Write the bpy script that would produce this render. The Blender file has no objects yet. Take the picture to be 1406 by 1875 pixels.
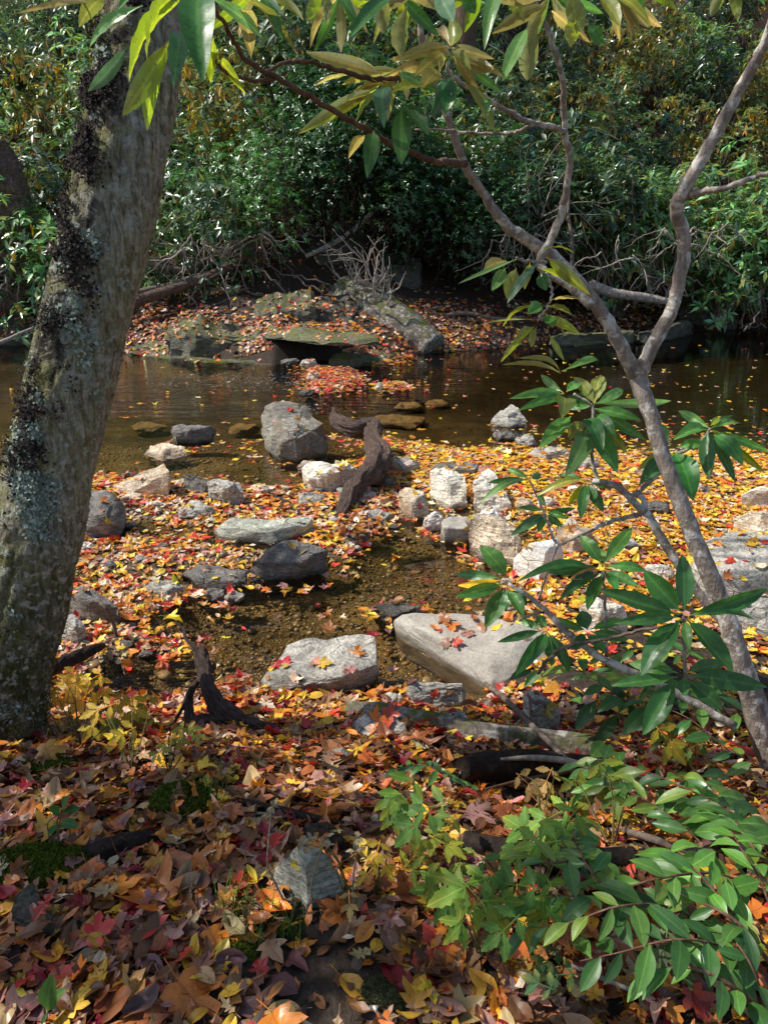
import bpy, bmesh, math, random
import numpy as np
from mathutils import Vector, Matrix, noise
from mathutils.bvhtree import BVHTree

random.seed(7)
RNG = np.random.default_rng(11)
SC = bpy.context.scene
COL = SC.collection
R = math.radians

# ------------------------------------------------------------------ camera
CAMH, PITCH, F = 1.9, R(20.0), 1359.0
CX, CY = 703.0, 937.5
FW = np.array([0, math.cos(PITCH), -math.sin(PITCH)])
UP = np.array([0, math.sin(PITCH), math.cos(PITCH)])
EYE = np.array([0, 0, CAMH])


def ray(px, py):
    return FW + np.array([1.0, 0, 0]) * (px - CX) / F - UP * (py - CY) / F


def at_z(px, py, z=0.0):
    d = ray(px, py)
    return EYE + d * ((z - CAMH) / d[2])


def at_y(px, py, Y):
    d = ray(px, py)
    return EYE + d * (Y / d[1])


cam_d = bpy.data.cameras.new('camera')
cam_d.sensor_fit = 'VERTICAL'
cam_d.angle = 2 * math.atan(CY / F)
cam_d.clip_start, cam_d.clip_end = 0.02, 500
cam = bpy.data.objects.new('camera', cam_d)
COL.objects.link(cam)
cam.location = EYE
cam.rotation_euler = (math.pi / 2 - PITCH, 0, 0)
SC.camera = cam
SC.view_settings.view_transform = 'Standard'
SC.view_settings.look = 'None'
SC.view_settings.exposure = 0
SC.render.engine = 'CYCLES'
SC.cycles.max_bounces = 7
SC.cycles.diffuse_bounces = 3
SC.cycles.glossy_bounces = 3
SC.cycles.transmission_bounces = 4
SC.cycles.transparent_max_bounces = 6
SC.cycles.caustics_reflective = False
SC.cycles.caustics_refractive = False
SC.cycles.sample_clamp_indirect = 6
SC.cycles.use_denoising = True

# ------------------------------------------------------------------ light
SUN_EL, SUN_AZ = R(51), math.atan2(-0.99, 0.06)       # azimuth from +Y towards +X
SUN = np.array([math.sin(SUN_AZ) * math.cos(SUN_EL), math.cos(SUN_AZ) * math.cos(SUN_EL), math.sin(SUN_EL)])
W = bpy.data.worlds.new('World')
SC.world = W
W.use_nodes = True
nt = W.node_tree
nt.nodes.clear()
sky = nt.nodes.new('ShaderNodeTexSky')
sky.sky_type = 'NISHITA'
sky.sun_disc = False
sky.sun_elevation = SUN_EL
sky.sun_rotation = SUN_AZ % (2 * math.pi)
bg = nt.nodes.new('ShaderNodeBackground')
bg.inputs[1].default_value = 0.14
wo = nt.nodes.new('ShaderNodeOutputWorld')
nt.links.new(sky.outputs[0], bg.inputs[0])
nt.links.new(bg.outputs[0], wo.inputs[0])
sd = bpy.data.lights.new('sun', 'SUN')
sd.energy = 5.0
sd.angle = R(0.5)
sd.color = (1.0, 0.95, 0.86)
so = bpy.data.objects.new('sun', sd)
COL.objects.link(so)
so.rotation_euler = Vector(-SUN).to_track_quat('-Z', 'Y').to_euler()
so.location = (-20, 0, 25)


# ------------------------------------------------------------------ scene helpers
def tag(o, label=None, cat=None, group=None, kind=None):
    if label: o['label'] = label
    if cat: o['category'] = cat
    if group: o['group'] = group
    if kind: o['kind'] = kind
    return o


def empty(name, loc, label=None, cat=None, group=None):
    o = bpy.data.objects.new(name, None)
    o.empty_display_size = 0.1
    COL.objects.link(o)
    o.location = loc
    return tag(o, label, cat, group)


def mesh_np(name, V, F_, mat=None, attrs=None, smooth=True):
    """V (n,3), F_ list of (m,k) int arrays"""
    me = bpy.data.meshes.new(name)
    V = np.asarray(V, dtype=np.float32)
    me.vertices.add(len(V))
    me.vertices.foreach_set('co', V.ravel())
    F_ = [np.asarray(f, dtype=np.int32) for f in F_ if len(f)]
    nl = sum(f.size for f in F_)
    npoly = sum(len(f) for f in F_)
    me.loops.add(nl)
    me.polygons.add(npoly)
    me.loops.foreach_set('vertex_index', np.concatenate([f.ravel() for f in F_]))
    starts, s = [], 0
    for f in F_:
        starts.append(s + np.arange(len(f)) * f.shape[1])
        s += f.size
    me.polygons.foreach_set('loop_start', np.concatenate(starts).astype(np.int32))
    if smooth:
        me.polygons.foreach_set('use_smooth', np.ones(npoly, dtype=bool))
    me.update(calc_edges=True)
    for an, (tp, arr) in (attrs or {}).items():
        a = me.attributes.new(an, tp, 'POINT')
        arr = np.asarray(arr, dtype=np.float32)
        if tp == 'FLOAT_COLOR':
            if arr.shape[1] == 3:
                arr = np.concatenate([arr, np.ones((len(arr), 1), np.float32)], 1)
            a.data.foreach_set('color', arr.ravel())
        elif tp == 'FLOAT':
            a.data.foreach_set('value', arr.ravel())
        else:
            a.data.foreach_set('vector', arr.ravel())
    me.validate()
    if mat: me.materials.append(mat)
    return me


def link(name, me, parent=None, loc=None):
    o = bpy.data.objects.new(name, me)
    COL.objects.link(o)
    if parent is not None:
        o.parent = parent
    if loc is not None: o.location = loc
    return o


class MB:
    """collects pieces of one mesh (numpy)"""
    def __init__(s): s.V, s.F, s.n, s.A = [], {}, 0, {}
    def add(s, V, Fs, **attrs):
        V = np.asarray(V, float)
        for f in Fs:
            f = np.asarray(f)
            if len(f): s.F.setdefault(f.shape[1], []).append(f + s.n)
        s.V.append(V)
        for k, a in attrs.items():
            a = np.asarray(a, float)
            if a.ndim == 1: a = np.tile(a, (len(V), 1))
            s.A.setdefault(k, []).append(a)
        s.n += len(V)
    def build(s, name, mat, parent=None, origin=None, smooth=True):
        V = np.concatenate(s.V)
        o0 = np.zeros(3) if origin is None else np.asarray(origin, float)
        at = {}
        for k, a in s.A.items():
            at[k] = ('FLOAT_COLOR' if k == 'Col' else 'FLOAT_VECTOR', np.concatenate(a))
        me = mesh_np(name, V - o0, [np.concatenate(f) for f in s.F.values()], mat, at, smooth)
        return link(name, me, parent, None if parent is not None else o0)


def vn(x, y, sc=1.0, seed=0):
    x = np.asarray(x, float) * sc + seed * 17.31
    y = np.asarray(y, float) * sc + seed * 9.77
    xi, yi = np.floor(x), np.floor(y)
    xf, yf = x - xi, y - yi
    xf, yf = xf * xf * (3 - 2 * xf), yf * yf * (3 - 2 * yf)
    def h(a, b):
        v = np.sin(a * 127.1 + b * 311.7) * 43758.5453
        return v - np.floor(v)
    return (h(xi, yi) * (1 - xf) + h(xi + 1, yi) * xf) * (1 - yf) + (h(xi, yi + 1) * (1 - xf) + h(xi + 1, yi + 1) * xf) * yf


def fbm(x, y, sc=1.0, seed=0, oc=4):
    r, a, t = 0, 0.5, 0
    for k in range(oc):
        r = r + a * vn(x, y, sc * 2 ** k, seed + k); t += a; a *= 0.5
    return r / t - 0.5


def sst(e0, e1, x):
    t = np.clip((np.asarray(x, float) - e0) / (e1 - e0), 0, 1)
    return t * t * (3 - 2 * t)


def sdf(poly, x, y):
    """signed distance, positive inside"""
    P = np.asarray(poly, float)
    x = np.asarray(x, float); y = np.asarray(y, float)
    d = np.full(x.shape, 1e9); ins = np.zeros(x.shape, bool)
    for i in range(len(P)):
        a, b = P[i - 1], P[i]
        e = b - a
        t = np.clip(((x - a[0]) * e[0] + (y - a[1]) * e[1]) / (e @ e + 1e-12), 0, 1)
        d = np.minimum(d, np.hypot(x - a[0] - t * e[0], y - a[1] - t * e[1]))
        c = (a[1] > y) != (b[1] > y)
        with np.errstate(divide='ignore', invalid='ignore'):
            ins ^= c & (x < (b[0] - a[0]) * (y - a[1]) / (b[1] - a[1] + 1e-15) + a[0])
    return np.where(ins, d, -d)


def catmull(P, n):
    P = np.asarray(P, float)
    if len(P) == 2:
        t = np.linspace(0, 1, n)[:, None]
        return P[0] * (1 - t) + P[1] * t
    Q = np.vstack([2 * P[0] - P[1], P, 2 * P[-1] - P[-2]])
    s = np.linspace(0, len(P) - 1 - 1e-6, n)
    i = s.astype(int); t = (s - i)[:, None]
    a, b, c, d = Q[i], Q[i + 1], Q[i + 2], Q[i + 3]
    return 0.5 * (2 * b + (c - a) * t + (2 * a - 5 * b + 4 * c - d) * t ** 2 + (3 * b - a - 3 * c + d) * t ** 3)


def tube(P, rad, seg=8, n=None, jit=0.0, wob=0.0, seed=0, bump=None):
    """P control points, rad per control point -> V, faces (quads, caps as tris), attrs t"""
    P = np.asarray(P, float)
    n = n or max(4, (len(P) - 1) * 5)
    C = catmull(P, n)
    r = np.interp(np.linspace(0, 1, n), np.linspace(0, 1, len(P)), rad)
    rg = np.random.default_rng(seed)
    if wob:
        w = rg.normal(0, wob, (n, 3)); w[0] = 0
        C = C + w
    T = np.gradient(C, axis=0); T /= np.linalg.norm(T, axis=1)[:, None] + 1e-9
    up = np.array([0.3, 0.2, 0.93]) if abs(T[0][2]) < 0.8 else np.array([1.0, 0.1, 0])
    Ns = []
    a = up - T[0] * (up @ T[0]); a /= np.linalg.norm(a)
    for k in range(n):
        a = a - T[k] * (a @ T[k]); a /= np.linalg.norm(a) + 1e-9
        Ns.append(a)
    N = np.array(Ns); B = np.cross(T, N)
    th = np.linspace(0, 2 * math.pi, seg, endpoint=False)
    rr = r[:, None] * np.ones((n, seg))
    if jit: rr = rr * (1 + rg.normal(0, jit, (n, seg)))
    if bump is not None: rr = rr + bump(np.linspace(0, 1, n)[:, None] * np.ones((n, seg)), th[None, :] * np.ones((n, seg)), r[:, None])
    V = C[:, None, :] + rr[:, :, None] * (np.cos(th)[None, :, None] * N[:, None, :] + np.sin(th)[None, :, None] * B[:, None, :])
    V = V.reshape(-1, 3)
    i = np.arange(n - 1)[:, None] * seg; j = np.arange(seg)[None, :]; j2 = (j + 1) % seg
    Q = np.stack([i + j, i + j2, i + seg + j2, i + seg + j], -1).reshape(-1, 4)
    V = np.vstack([V, C[0], C[-1]])
    c0, c1 = n * seg, n * seg + 1
    jj = np.arange(seg)
    t0 = np.stack([np.full(seg, c0), (jj + 1) % seg, jj], 1)
    b = (n - 1) * seg
    t1 = np.stack([np.full(seg, c1), b + jj, b + (jj + 1) % seg], 1)
    return V, [Q, np.vstack([t0, t1])]


# ------------------------------------------------------------------ material helpers
class NT:
    def __init__(s, name):
        s.m = bpy.data.materials.new(name); s.m.use_nodes = True
        s.t = s.m.node_tree; s.t.nodes.clear()
        s.out = s.n('ShaderNodeOutputMaterial')
    def n(s, typ, **kw):
        nd = s.t.nodes.new(typ)
        for k, v in kw.items(): setattr(nd, k, v)
        return nd
    def l(s, a, b): s.t.links.new(a, b)
    def put(s, sock, v):
        if isinstance(v, bpy.types.NodeSocket): s.l(v, sock)
        elif v is not None:
            if isinstance(v, tuple) and len(v) == 3 and sock.type == 'RGBA': v = v + (1,)
            sock.default_value = v
    def math(s, op, a, b=0.0, c=None, clamp=False):
        nd = s.n('ShaderNodeMath', operation=op, use_clamp=clamp)
        s.put(nd.inputs[0], a); s.put(nd.inputs[1], b)
        if c is not None: s.put(nd.inputs[2], c)
        return nd.outputs[0]
    def mix(s, f, a, b, blend='MIX'):
        nd = s.n('ShaderNodeMix', data_type='RGBA', blend_type=blend)
        s.put(nd.inputs[0], f); s.put(nd.inputs[6], a); s.put(nd.inputs[7], b)
        return nd.outputs[2]
    def ramp(s, f, stops, interp='LINEAR'):
        nd = s.n('ShaderNodeValToRGB')
        nd.color_ramp.interpolation = interp
        e = nd.color_ramp.elements
        while len(e) < len(stops): e.new(0.5)
        for k, (p, c) in enumerate(stops):
            e[k].position = p
            if not isinstance(c, tuple): c = (c, c, c)
            e[k].color = c + (1,)
        s.put(nd.inputs[0], f)
        return nd.outputs[0]
    def noise(s, vec, scale, detail=4, rough=0.55, dist=0.0, w=None):
        nd = s.n('ShaderNodeTexNoise')
        s.put(nd.inputs['Vector'], vec)
        nd.inputs['Scale'].default_value = scale; nd.inputs['Detail'].default_value = detail
        nd.inputs['Roughness'].default_value = rough; nd.inputs['Distortion'].default_value = dist
        return nd.outputs[0]
    def noisec(s, vec, scale, detail=2):
        nd = s.n('ShaderNodeTexNoise'); s.put(nd.inputs['Vector'], vec)
        nd.inputs['Scale'].default_value = scale; nd.inputs['Detail'].default_value = detail
        return nd.outputs[1]
    def voro(s, vec, scale, feature='F1', out=0):
        nd = s.n('ShaderNodeTexVoronoi', feature=feature); s.put(nd.inputs['Vector'], vec)
        nd.inputs['Scale'].default_value = scale
        return nd.outputs[out]
    def pos(s): return s.n('ShaderNodeNewGeometry').outputs['Position']
    def obj(s): return s.n('ShaderNodeTexCoord').outputs['Object']
    def attr(s, name, o='Color'):
        return s.n('ShaderNodeAttribute', attribute_name=name).outputs[o]
    def xyz(s, v):
        nd = s.n('ShaderNodeSeparateXYZ'); s.put(nd.inputs[0], v); return nd.outputs
    def mapping(s, v, scale=(1, 1, 1), rot=(0, 0, 0)):
        nd = s.n('ShaderNodeMapping'); s.put(nd.inputs[0], v)
        nd.inputs['Scale'].default_value = scale; nd.inputs['Rotation'].default_value = rot
        return nd.outputs[0]
    def bump(s, h, strength=0.5, dist=0.01, normal=None):
        nd = s.n('ShaderNodeBump'); nd.inputs['Strength'].default_value = strength
        nd.inputs['Distance'].default_value = dist; s.put(nd.inputs['Height'], h)
        if normal is not None: s.l(normal, nd.inputs['Normal'])
        return nd.outputs[0]
    def pbr(s, col, rough=0.7, normal=None, spec=0.4, coat=0.0):
        nd = s.n('ShaderNodeBsdfPrincipled')
        s.put(nd.inputs['Base Color'], col); s.put(nd.inputs['Roughness'], rough)
        s.put(nd.inputs['Specular IOR Level'], spec)
        if normal is not None: s.l(normal, nd.inputs['Normal'])
        return nd.outputs[0]
    def done(s, sh):
        s.l(sh, s.out.inputs[0]); return s.m


def mat_leaf(name, back=None, rough=0.45, trans=0.3, veins=True, spots=0.0, tcol=1.3, spec=0.4, backmix=0.75, vein_dark=False, vfreq=14.0, blotch=0.28):
    t = NT(name)
    c = t.attr('Col')
    lp = t.attr('lp', 'Vector')
    x, y, z = t.xyz(lp)
    n1 = t.noise(t.pos(), 45, 3)
    c = t.mix(t.math('MULTIPLY', t.ramp(n1, [(0.35, 0.0), (0.75, 1.0)]), blotch), c, t.mix(1.0, c, (0.42, 0.36, 0.32), 'MULTIPLY'))
    if isinstance(rough, float): rough = t.ramp(t.noise(t.pos(), 28, 3), [(0.3, max(.12, rough - .12)), (0.7, min(1.0, rough + .16))])
    nrm = None
    if veins:
        ax = t.math('ABSOLUTE', x)
        mid = t.ramp(ax, [(0.006, 1.0), (0.022, 0.0)])
        sv = t.math('SUBTRACT', t.math('MULTIPLY', y, vfreq), t.math('MULTIPLY', ax, vfreq * 0.8))
        fr = t.math('PINGPONG', sv, 0.5)
        vv = t.ramp(fr, [(0.0, 1.0), (0.13, 0.0)])
        vm = t.math('MAXIMUM', mid, t.math('MULTIPLY', vv, 0.4))
        if vein_dark: c = t.mix(t.math('MULTIPLY', vm, 0.38), c, t.mix(1.0, c, (0.35, 0.2, 0.15), 'MULTIPLY'))
        else:
            c = t.mix(t.math('MULTIPLY', mid, 0.5), c, t.mix(1.0, c, (2.6, 1.9, 2.0), 'MULTIPLY'))
            c = t.mix(t.math('MULTIPLY', vv, 0.16), c, t.mix(1.0, c, (1.7, 1.5, 1.4), 'MULTIPLY'))
        nrm = t.bump(vm, 0.12, 0.0015)
    if spots:
        sp = t.noise(t.pos(), 130, 2)
        c = t.mix(t.math('MULTIPLY', t.ramp(sp, [(0.62, 0.0), (0.68, 1.0)]), spots), c, (0.05, 0.025, 0.012))
    fcol = c
    if back:
        bf = t.n('ShaderNodeNewGeometry').outputs['Backfacing']
        fcol = t.mix(t.math('MULTIPLY', bf, backmix), c, back)
    p = t.pbr(fcol, rough, nrm, spec)
    tr = t.n('ShaderNodeBsdfTranslucent')
    tc = t.mix(1.0, c, (tcol, tcol, tcol * 0.8), 'MULTIPLY')
    t.l(tc, tr.inputs[0])
    mx = t.n('ShaderNodeMixShader'); mx.inputs[0].default_value = trans
    t.l(p, mx.inputs[1]); t.l(tr.outputs[0], mx.inputs[2])
    return t.done(mx.outputs[0])


M = {}
M['fallen'] = mat_leaf('fallen leaf', rough=0.4, trans=0.1, vein_dark=True, spots=0.4, tcol=1.8, vfreq=9, spec=0.5)
M['fallen_far'] = mat_leaf('fallen leaf far', rough=0.42, trans=0.1, veins=False, tcol=1.6, spec=0.5)
M['rhodo'] = mat_leaf('rhododendron leaf', back=(0.22, 0.22, 0.09), rough=0.38, trans=0.30, tcol=2.6, spec=0.55, backmix=0.7, spots=0.45, blotch=0.45)
M['thicket'] = mat_leaf('thicket leaf', back=(0.15, 0.17, 0.07), rough=0.32, trans=0.22, veins=False, tcol=2.6, spec=0.9, backmix=0.5)
M['hobble'] = mat_leaf('doghobble leaf', back=(0.12, 0.18, 0.06), rough=0.42, trans=0.25, tcol=2.2, spec=0.6, backmix=0.5, spots=0.3)
M['soft'] = mat_leaf('soft herb leaf', back=(0.15, 0.2, 0.06), rough=0.55, trans=0.38, tcol=2.0, spec=0.3, backmix=0.3, spots=0.2, vfreq=10)


def mat_bark(name, c1, c2, c3, patch=None, pscale=9, rough=0.85, stretch=(14, 14, 3), moss=None, moss_amt=0.5, bstr=0.7):
    t = NT(name)
    p = t.pos()
    n1 = t.noise(t.mapping(p, stretch), 3.0, 6, 0.65)
    c = t.ramp(n1, [(0.3, c1), (0.55, c2), (0.75, c3)])
    n2 = t.noise(p, 60, 4)
    c = t.mix(0.35, c, t.ramp(n2, [(0.3, 0.35), (0.7, 1.0)]), 'MULTIPLY')
    if patch:
        m = t.ramp(t.noise(p, pscale, 5, 0.6, 0.4), [(0.52, 0.0), (0.6, 1.0)])
        c = t.mix(t.math('MULTIPLY', m, 0.85), c, patch)
    if moss:
        m = t.ramp(t.noise(p, 6, 5, 0.65), [(1 - moss_amt - 0.05, 0.0), (1 - moss_amt + 0.08, 1.0)])
        nz = t.xyz(t.n('ShaderNodeNewGeometry').outputs['Normal'])[2]
        m = t.math('MULTIPLY', m, t.ramp(nz, [(0.4, 0.15), (0.75, 1.0)]))
        c = t.mix(m, c, t.ramp(n2, [(0.3, tuple(0.5 * v for v in moss)), (0.7, moss)]))
    h = t.math('ADD', n1, t.math('MULTIPLY', n2, 0.5))
    return t.done(t.pbr(c, rough, t.bump(h, bstr, 0.012), 0.25))


M['twig'] = mat_bark('grey twig', (0.09, 0.065, 0.05), (0.2, 0.15, 0.12), (0.38, 0.32, 0.27))
M['pale_twig'] = mat_bark('pale dead twig', (0.22, 0.18, 0.14), (0.45, 0.39, 0.32), (0.66, 0.6, 0.52))
M['stem'] = mat_bark('mottled rhododendron bark', (0.16, 0.125, 0.1), (0.38, 0.31, 0.26), (0.55, 0.47, 0.41), patch=(0.68, 0.64, 0.58), pscale=22)
M['redstem'] = mat_bark('reddish young bark', (0.09, 0.045, 0.03), (0.19, 0.10, 0.065), (0.30, 0.19, 0.14))
def mat_grain(name, c1, c2, c3):
    t = NT(name)
    g = t.attr('tu', 'Vector'); p = t.pos()
    f1 = t.noise(t.mapping(g, (5, 5, 2.2)), 1.6, 6, 0.7, 0.6); f2 = t.noise(t.mapping(g, (16, 16, 4)), 1.5, 4, 0.7, 0.3)
    n = t.noise(p, 22, 4, 0.6)
    f = t.math('ADD', t.math('MULTIPLY', f1, 0.55), t.math('MULTIPLY', f2, 0.45))
    c = t.ramp(f, [(0.36, c1), (0.5, c2), (0.64, c3)])
    c = t.mix(0.5, c, t.ramp(n, [(0.3, 0.35), (0.65, 1.3)]), 'MULTIPLY')
    ck = t.ramp(f2, [(0.30, 1.0), (0.38, 0.0)])
    c = t.mix(t.math('MULTIPLY', ck, 0.8), c, (0.012, 0.008, 0.006))
    return t.done(t.pbr(c, 0.85, t.bump(t.math('ADD', f, t.math('MULTIPLY', f2, 0.8)), 1.0, 0.03), 0.2))


M['drift'] = mat_grain('weathered driftwood grain', (0.05, 0.03, 0.024), (0.2, 0.135, 0.105), (0.42, 0.32, 0.265))
M['log'] = mat_bark('mossy grey log bark', (0.06, 0.05, 0.04), (0.18, 0.15, 0.12), (0.42, 0.38, 0.33), patch=(0.42, 0.4, 0.36), pscale=14, moss=(0.12, 0.14, 0.02), moss_amt=0.5)
M['farbark'] = mat_bark('dark distant bark', (0.06, 0.04, 0.028), (0.15, 0.1, 0.07), (0.28, 0.2, 0.14))
M['darklog'] = mat_bark('dark wet rotten wood', (0.012, 0.008, 0.006), (0.035, 0.022, 0.016), (0.08, 0.05, 0.035))
M['greenstem'] = mat_bark('green herb stem', (0.08, 0.07, 0.02), (0.14, 0.13, 0.04), (0.22, 0.2, 0.07))


def mat_rock(name, dark, mid, light, stain=None, moss=None, moss_amt=0.5, wet=True, scale=1.0, gloss=0.62, stri=0.55, speck=0.75, bmp=0.026):
    t = NT(name)
    p = t.pos()
    oi = t.n('ShaderNodeObjectInfo').outputs['Random']
    off = t.n('ShaderNodeVectorMath', operation='SCALE'); off.inputs[0].default_value = (31, 17, 23); t.l(oi, off.inputs['Scale'])
    ad = t.n('ShaderNodeVectorMath', operation='ADD'); t.l(p, ad.inputs[0]); t.l(off.outputs[0], ad.inputs[1])
    q = ad.outputs[0]
    n1 = t.noise(q, 3.2 * scale, 6, 0.62, 0.5)
    band = t.noise(t.mapping(q, (5, 5, 30), (0.4, 0.25, 0)), 1.3 * scale, 5, 0.6, 0.6)
    n2 = t.noise(q, 70, 5, 0.7)
    n3 = t.noise(q, 16, 5, 0.65)
    f = t.math('ADD', t.math('MULTIPLY', n1, 0.45), t.math('ADD', t.math('MULTIPLY', band, 0.3), t.math('MULTIPLY', n3, 0.25)))
    c = t.ramp(f, [(0.34, dark), (0.5, mid), (0.64, light)])
    c = t.mix(speck, c, t.ramp(n2, [(0.34, 0.5), (0.58, 1.45)]), 'MULTIPLY')
    st = t.noise(t.mapping(q, (9, 9, 70), (0.5, 0.3, 0.1)), 1.2 * scale, 5, 0.7, 0.8)
    c = t.mix(stri, c, t.ramp(st, [(0.36, 0.45), (0.56, 1.4)]), 'MULTIPLY')
    if stain:
        m = t.ramp(t.noise(q, 4.5, 4, 0.6, 0.8), [(0.5, 0.0), (0.66, 1.0)])
        c = t.mix(t.math('MULTIPLY', m, 0.7), c, stain)
    # pale lichen flecks
    m = t.ramp(t.noise(q, 26, 3, 0.5), [(0.66, 0.0), (0.70, 1.0)])
    c = t.mix(t.math('MULTIPLY', m, 0.35), c, light)
    c = t.mix(1.0, c, (1.12, 1.08, 1.0), 'MULTIPLY')
    crack = t.voro(t.mapping(q, (1, 1, 2.2), (0.5, 0.3, 0.2)), 4.5, 'DISTANCE_TO_EDGE')
    ck = t.math('MULTIPLY', t.ramp(crack, [(0.0, 1.0), (0.025, 0.0)]), t.ramp(n1, [(0.45, 0.0), (0.6, 1.0)]))
    c = t.mix(t.math('MULTIPLY', ck, 0.55), c, tuple(0.3 * v for v in dark))
    rgh = gloss
    if wet:
        z = t.xyz(p)[2]
        wn = t.math('ADD', z, t.math('MULTIPLY', n1, -0.06))
        wm = t.ramp(t.math('ADD', wn, 0.5), [(0.485, 1.0), (0.515, 0.0)])
        c = t.mix(t.math('MULTIPLY', wm, 0.72), c, t.mix(1.0, c, (0.24, 0.2, 0.15), 'MULTIPLY'))
        rgh = t.mix(wm, (gloss,) * 3, (0.16,) * 3)
    if moss:
        m = t.ramp(t.noise(q, 5, 5, 0.65), [(1 - moss_amt - 0.05, 0.0), (1 - moss_amt + 0.08, 1.0)])
        nz = t.xyz(t.n('ShaderNodeNewGeometry').outputs['Normal'])[2]
        m = t.math('MULTIPLY', m, t.ramp(nz, [(0.1, 0.2), (0.6, 1.0)]))
        m = t.math('MULTIPLY', m, t.ramp(t.noise(q, 17, 5, 0.7), [(0.38, 0.15), (0.55, 1.0)]))
        c = t.mix(m, c, t.ramp(t.noise(p, 40, 5, 0.75), [(0.3, tuple(0.22 * v for v in moss)), (0.68, moss)]))
    h = t.math('ADD', t.math('MULTIPLY', n3, 1.0), t.math('ADD', t.math('MULTIPLY', n2, 0.35), t.math('MULTIPLY', band, 0.8)))
    h = t.math('SUBTRACT', h, t.math('MULTIPLY', ck, 0.5))
    return t.done(t.pbr(c, rgh, t.bump(t.math('ADD', h, t.math('MULTIPLY', st, stri * 1.8)), 0.85, bmp), 0.45))


M['rk_grey'] = mat_rock('grey gneiss', (0.17, 0.165, 0.15), (0.38, 0.365, 0.335), (0.6, 0.58, 0.535))
M['rk_mid'] = mat_rock('brownish grey gneiss', (0.1, 0.092, 0.08), (0.22, 0.205, 0.18), (0.42, 0.395, 0.35), stain=(0.2, 0.16, 0.1))
M['rk_dark'] = mat_rock('dark grey schist', (0.075, 0.07, 0.065), (0.16, 0.15, 0.14), (0.28, 0.265, 0.245), gloss=0.5)
M['rk_pale'] = mat_rock('pale quartzite', (0.46, 0.42, 0.35), (0.74, 0.69, 0.6), (0.86, 0.83, 0.76))
M['rk_white'] = mat_rock('white quartz', (0.7, 0.68, 0.63), (0.82, 0.8, 0.76), (0.88, 0.86, 0.83), stri=0.15, speck=0.25)
M['rk_tan'] = mat_rock('tan stained rock', (0.36, 0.28, 0.2), (0.62, 0.52, 0.4), (0.8, 0.72, 0.6), stain=(0.34, 0.19, 0.09))
M['rk_green'] = mat_rock('greenish grey slab', (0.2, 0.21, 0.18), (0.4, 0.42, 0.36), (0.6, 0.61, 0.55))
M['rk_moss'] = mat_rock('mossy rock', (0.05, 0.05, 0.04), (0.12, 0.115, 0.095), (0.24, 0.23, 0.19), moss=(0.2, 0.22, 0.03), moss_amt=0.58)
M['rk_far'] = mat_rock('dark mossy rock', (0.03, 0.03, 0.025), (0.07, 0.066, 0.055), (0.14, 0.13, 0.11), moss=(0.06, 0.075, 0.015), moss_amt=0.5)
M['rk_smooth'] = mat_rock('smooth brownish grey boulder', (0.24, 0.22, 0.2), (0.35, 0.325, 0.295), (0.46, 0.435, 0.395), scale=0.5, stri=0.12, speck=0.4, bmp=0.008)
M['rk_sunk'] = mat_rock('drowned stone', (0.14, 0.1, 0.05), (0.24, 0.18, 0.1), (0.34, 0.27, 0.17), wet=False)


def mat_ground():
    t = NT('soil and stream gravel')
    p = t.pos()
    x, y, z = t.xyz(p)
    n1 = t.noise(p, 2.0, 5, 0.6); n2 = t.noise(p, 35, 5, 0.7); n3 = t.noise(p, 9, 4, 0.6)
    soil = t.ramp(n2, [(0.3, (0.022, 0.015, 0.01)), (0.55, (0.06, 0.042, 0.03)), (0.75, (0.12, 0.09, 0.065))])
    v = t.voro(p, 75, 'F1', 1); vd = t.voro(p, 75, 'F1', 0)
    vs = t.xyz(v)[0]
    grav = t.ramp(vs, [(0.0, (0.16, 0.10, 0.035)), (0.35, (0.31, 0.21, 0.085)), (0.6, (0.46, 0.35, 0.17)), (0.85, (0.25, 0.19, 0.10)), (1.0, (0.55, 0.46, 0.31))])
    grav = t.mix(0.8, grav, t.ramp(vd, [(0.0, 1.0), (0.75, 0.25)]), 'MULTIPLY')
    grav = t.mix(0.75, grav, t.ramp(n1, [(0.38, 0.3), (0.62, 1.25)]), 'MULTIPLY')
    # bed painted darker with depth and distance, for water absorption and dark reflections
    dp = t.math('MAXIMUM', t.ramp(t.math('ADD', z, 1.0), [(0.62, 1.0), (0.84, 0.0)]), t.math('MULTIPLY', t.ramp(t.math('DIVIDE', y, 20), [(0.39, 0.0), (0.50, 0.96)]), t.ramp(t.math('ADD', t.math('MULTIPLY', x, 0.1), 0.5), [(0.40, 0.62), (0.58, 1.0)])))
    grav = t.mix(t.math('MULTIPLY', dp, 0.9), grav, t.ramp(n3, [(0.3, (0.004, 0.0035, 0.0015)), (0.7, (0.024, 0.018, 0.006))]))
    m = t.ramp(t.math('ADD', t.math('ADD', z, 0.5), t.math('MULTIPLY', t.math('SUBTRACT', n3, 0.5), 0.03)), [(0.495, 0.0), (0.53, 1.0)])
    c = t.mix(m, grav, soil)
    far = t.ramp(t.math('DIVIDE', y, 40), [(0.36, 0.0), (0.42, 1.0)])
    lit = t.ramp(t.voro(p, 9, 'F1', 1), [(0.0, (0.04, 0.02, 0.01)), (0.5, (0.018, 0.01, 0.006)), (1.0, (0.075, 0.034, 0.014))])  # far litter colour darkened, the hillside's shade put into it
    c = t.mix(t.math('MULTIPLY', far, m), c, lit)
    rgh = t.mix(m, (0.25,) * 3, (0.9,) * 3)
    h = t.math('ADD', n2, t.math('MULTIPLY', vd, t.math('SUBTRACT', 0.6, t.math('MULTIPLY', m, 0.6))))
    return t.done(t.pbr(c, rgh, t.bump(h, 0.8, 0.02), 0.3))


M['ground'] = mat_ground()


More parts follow.
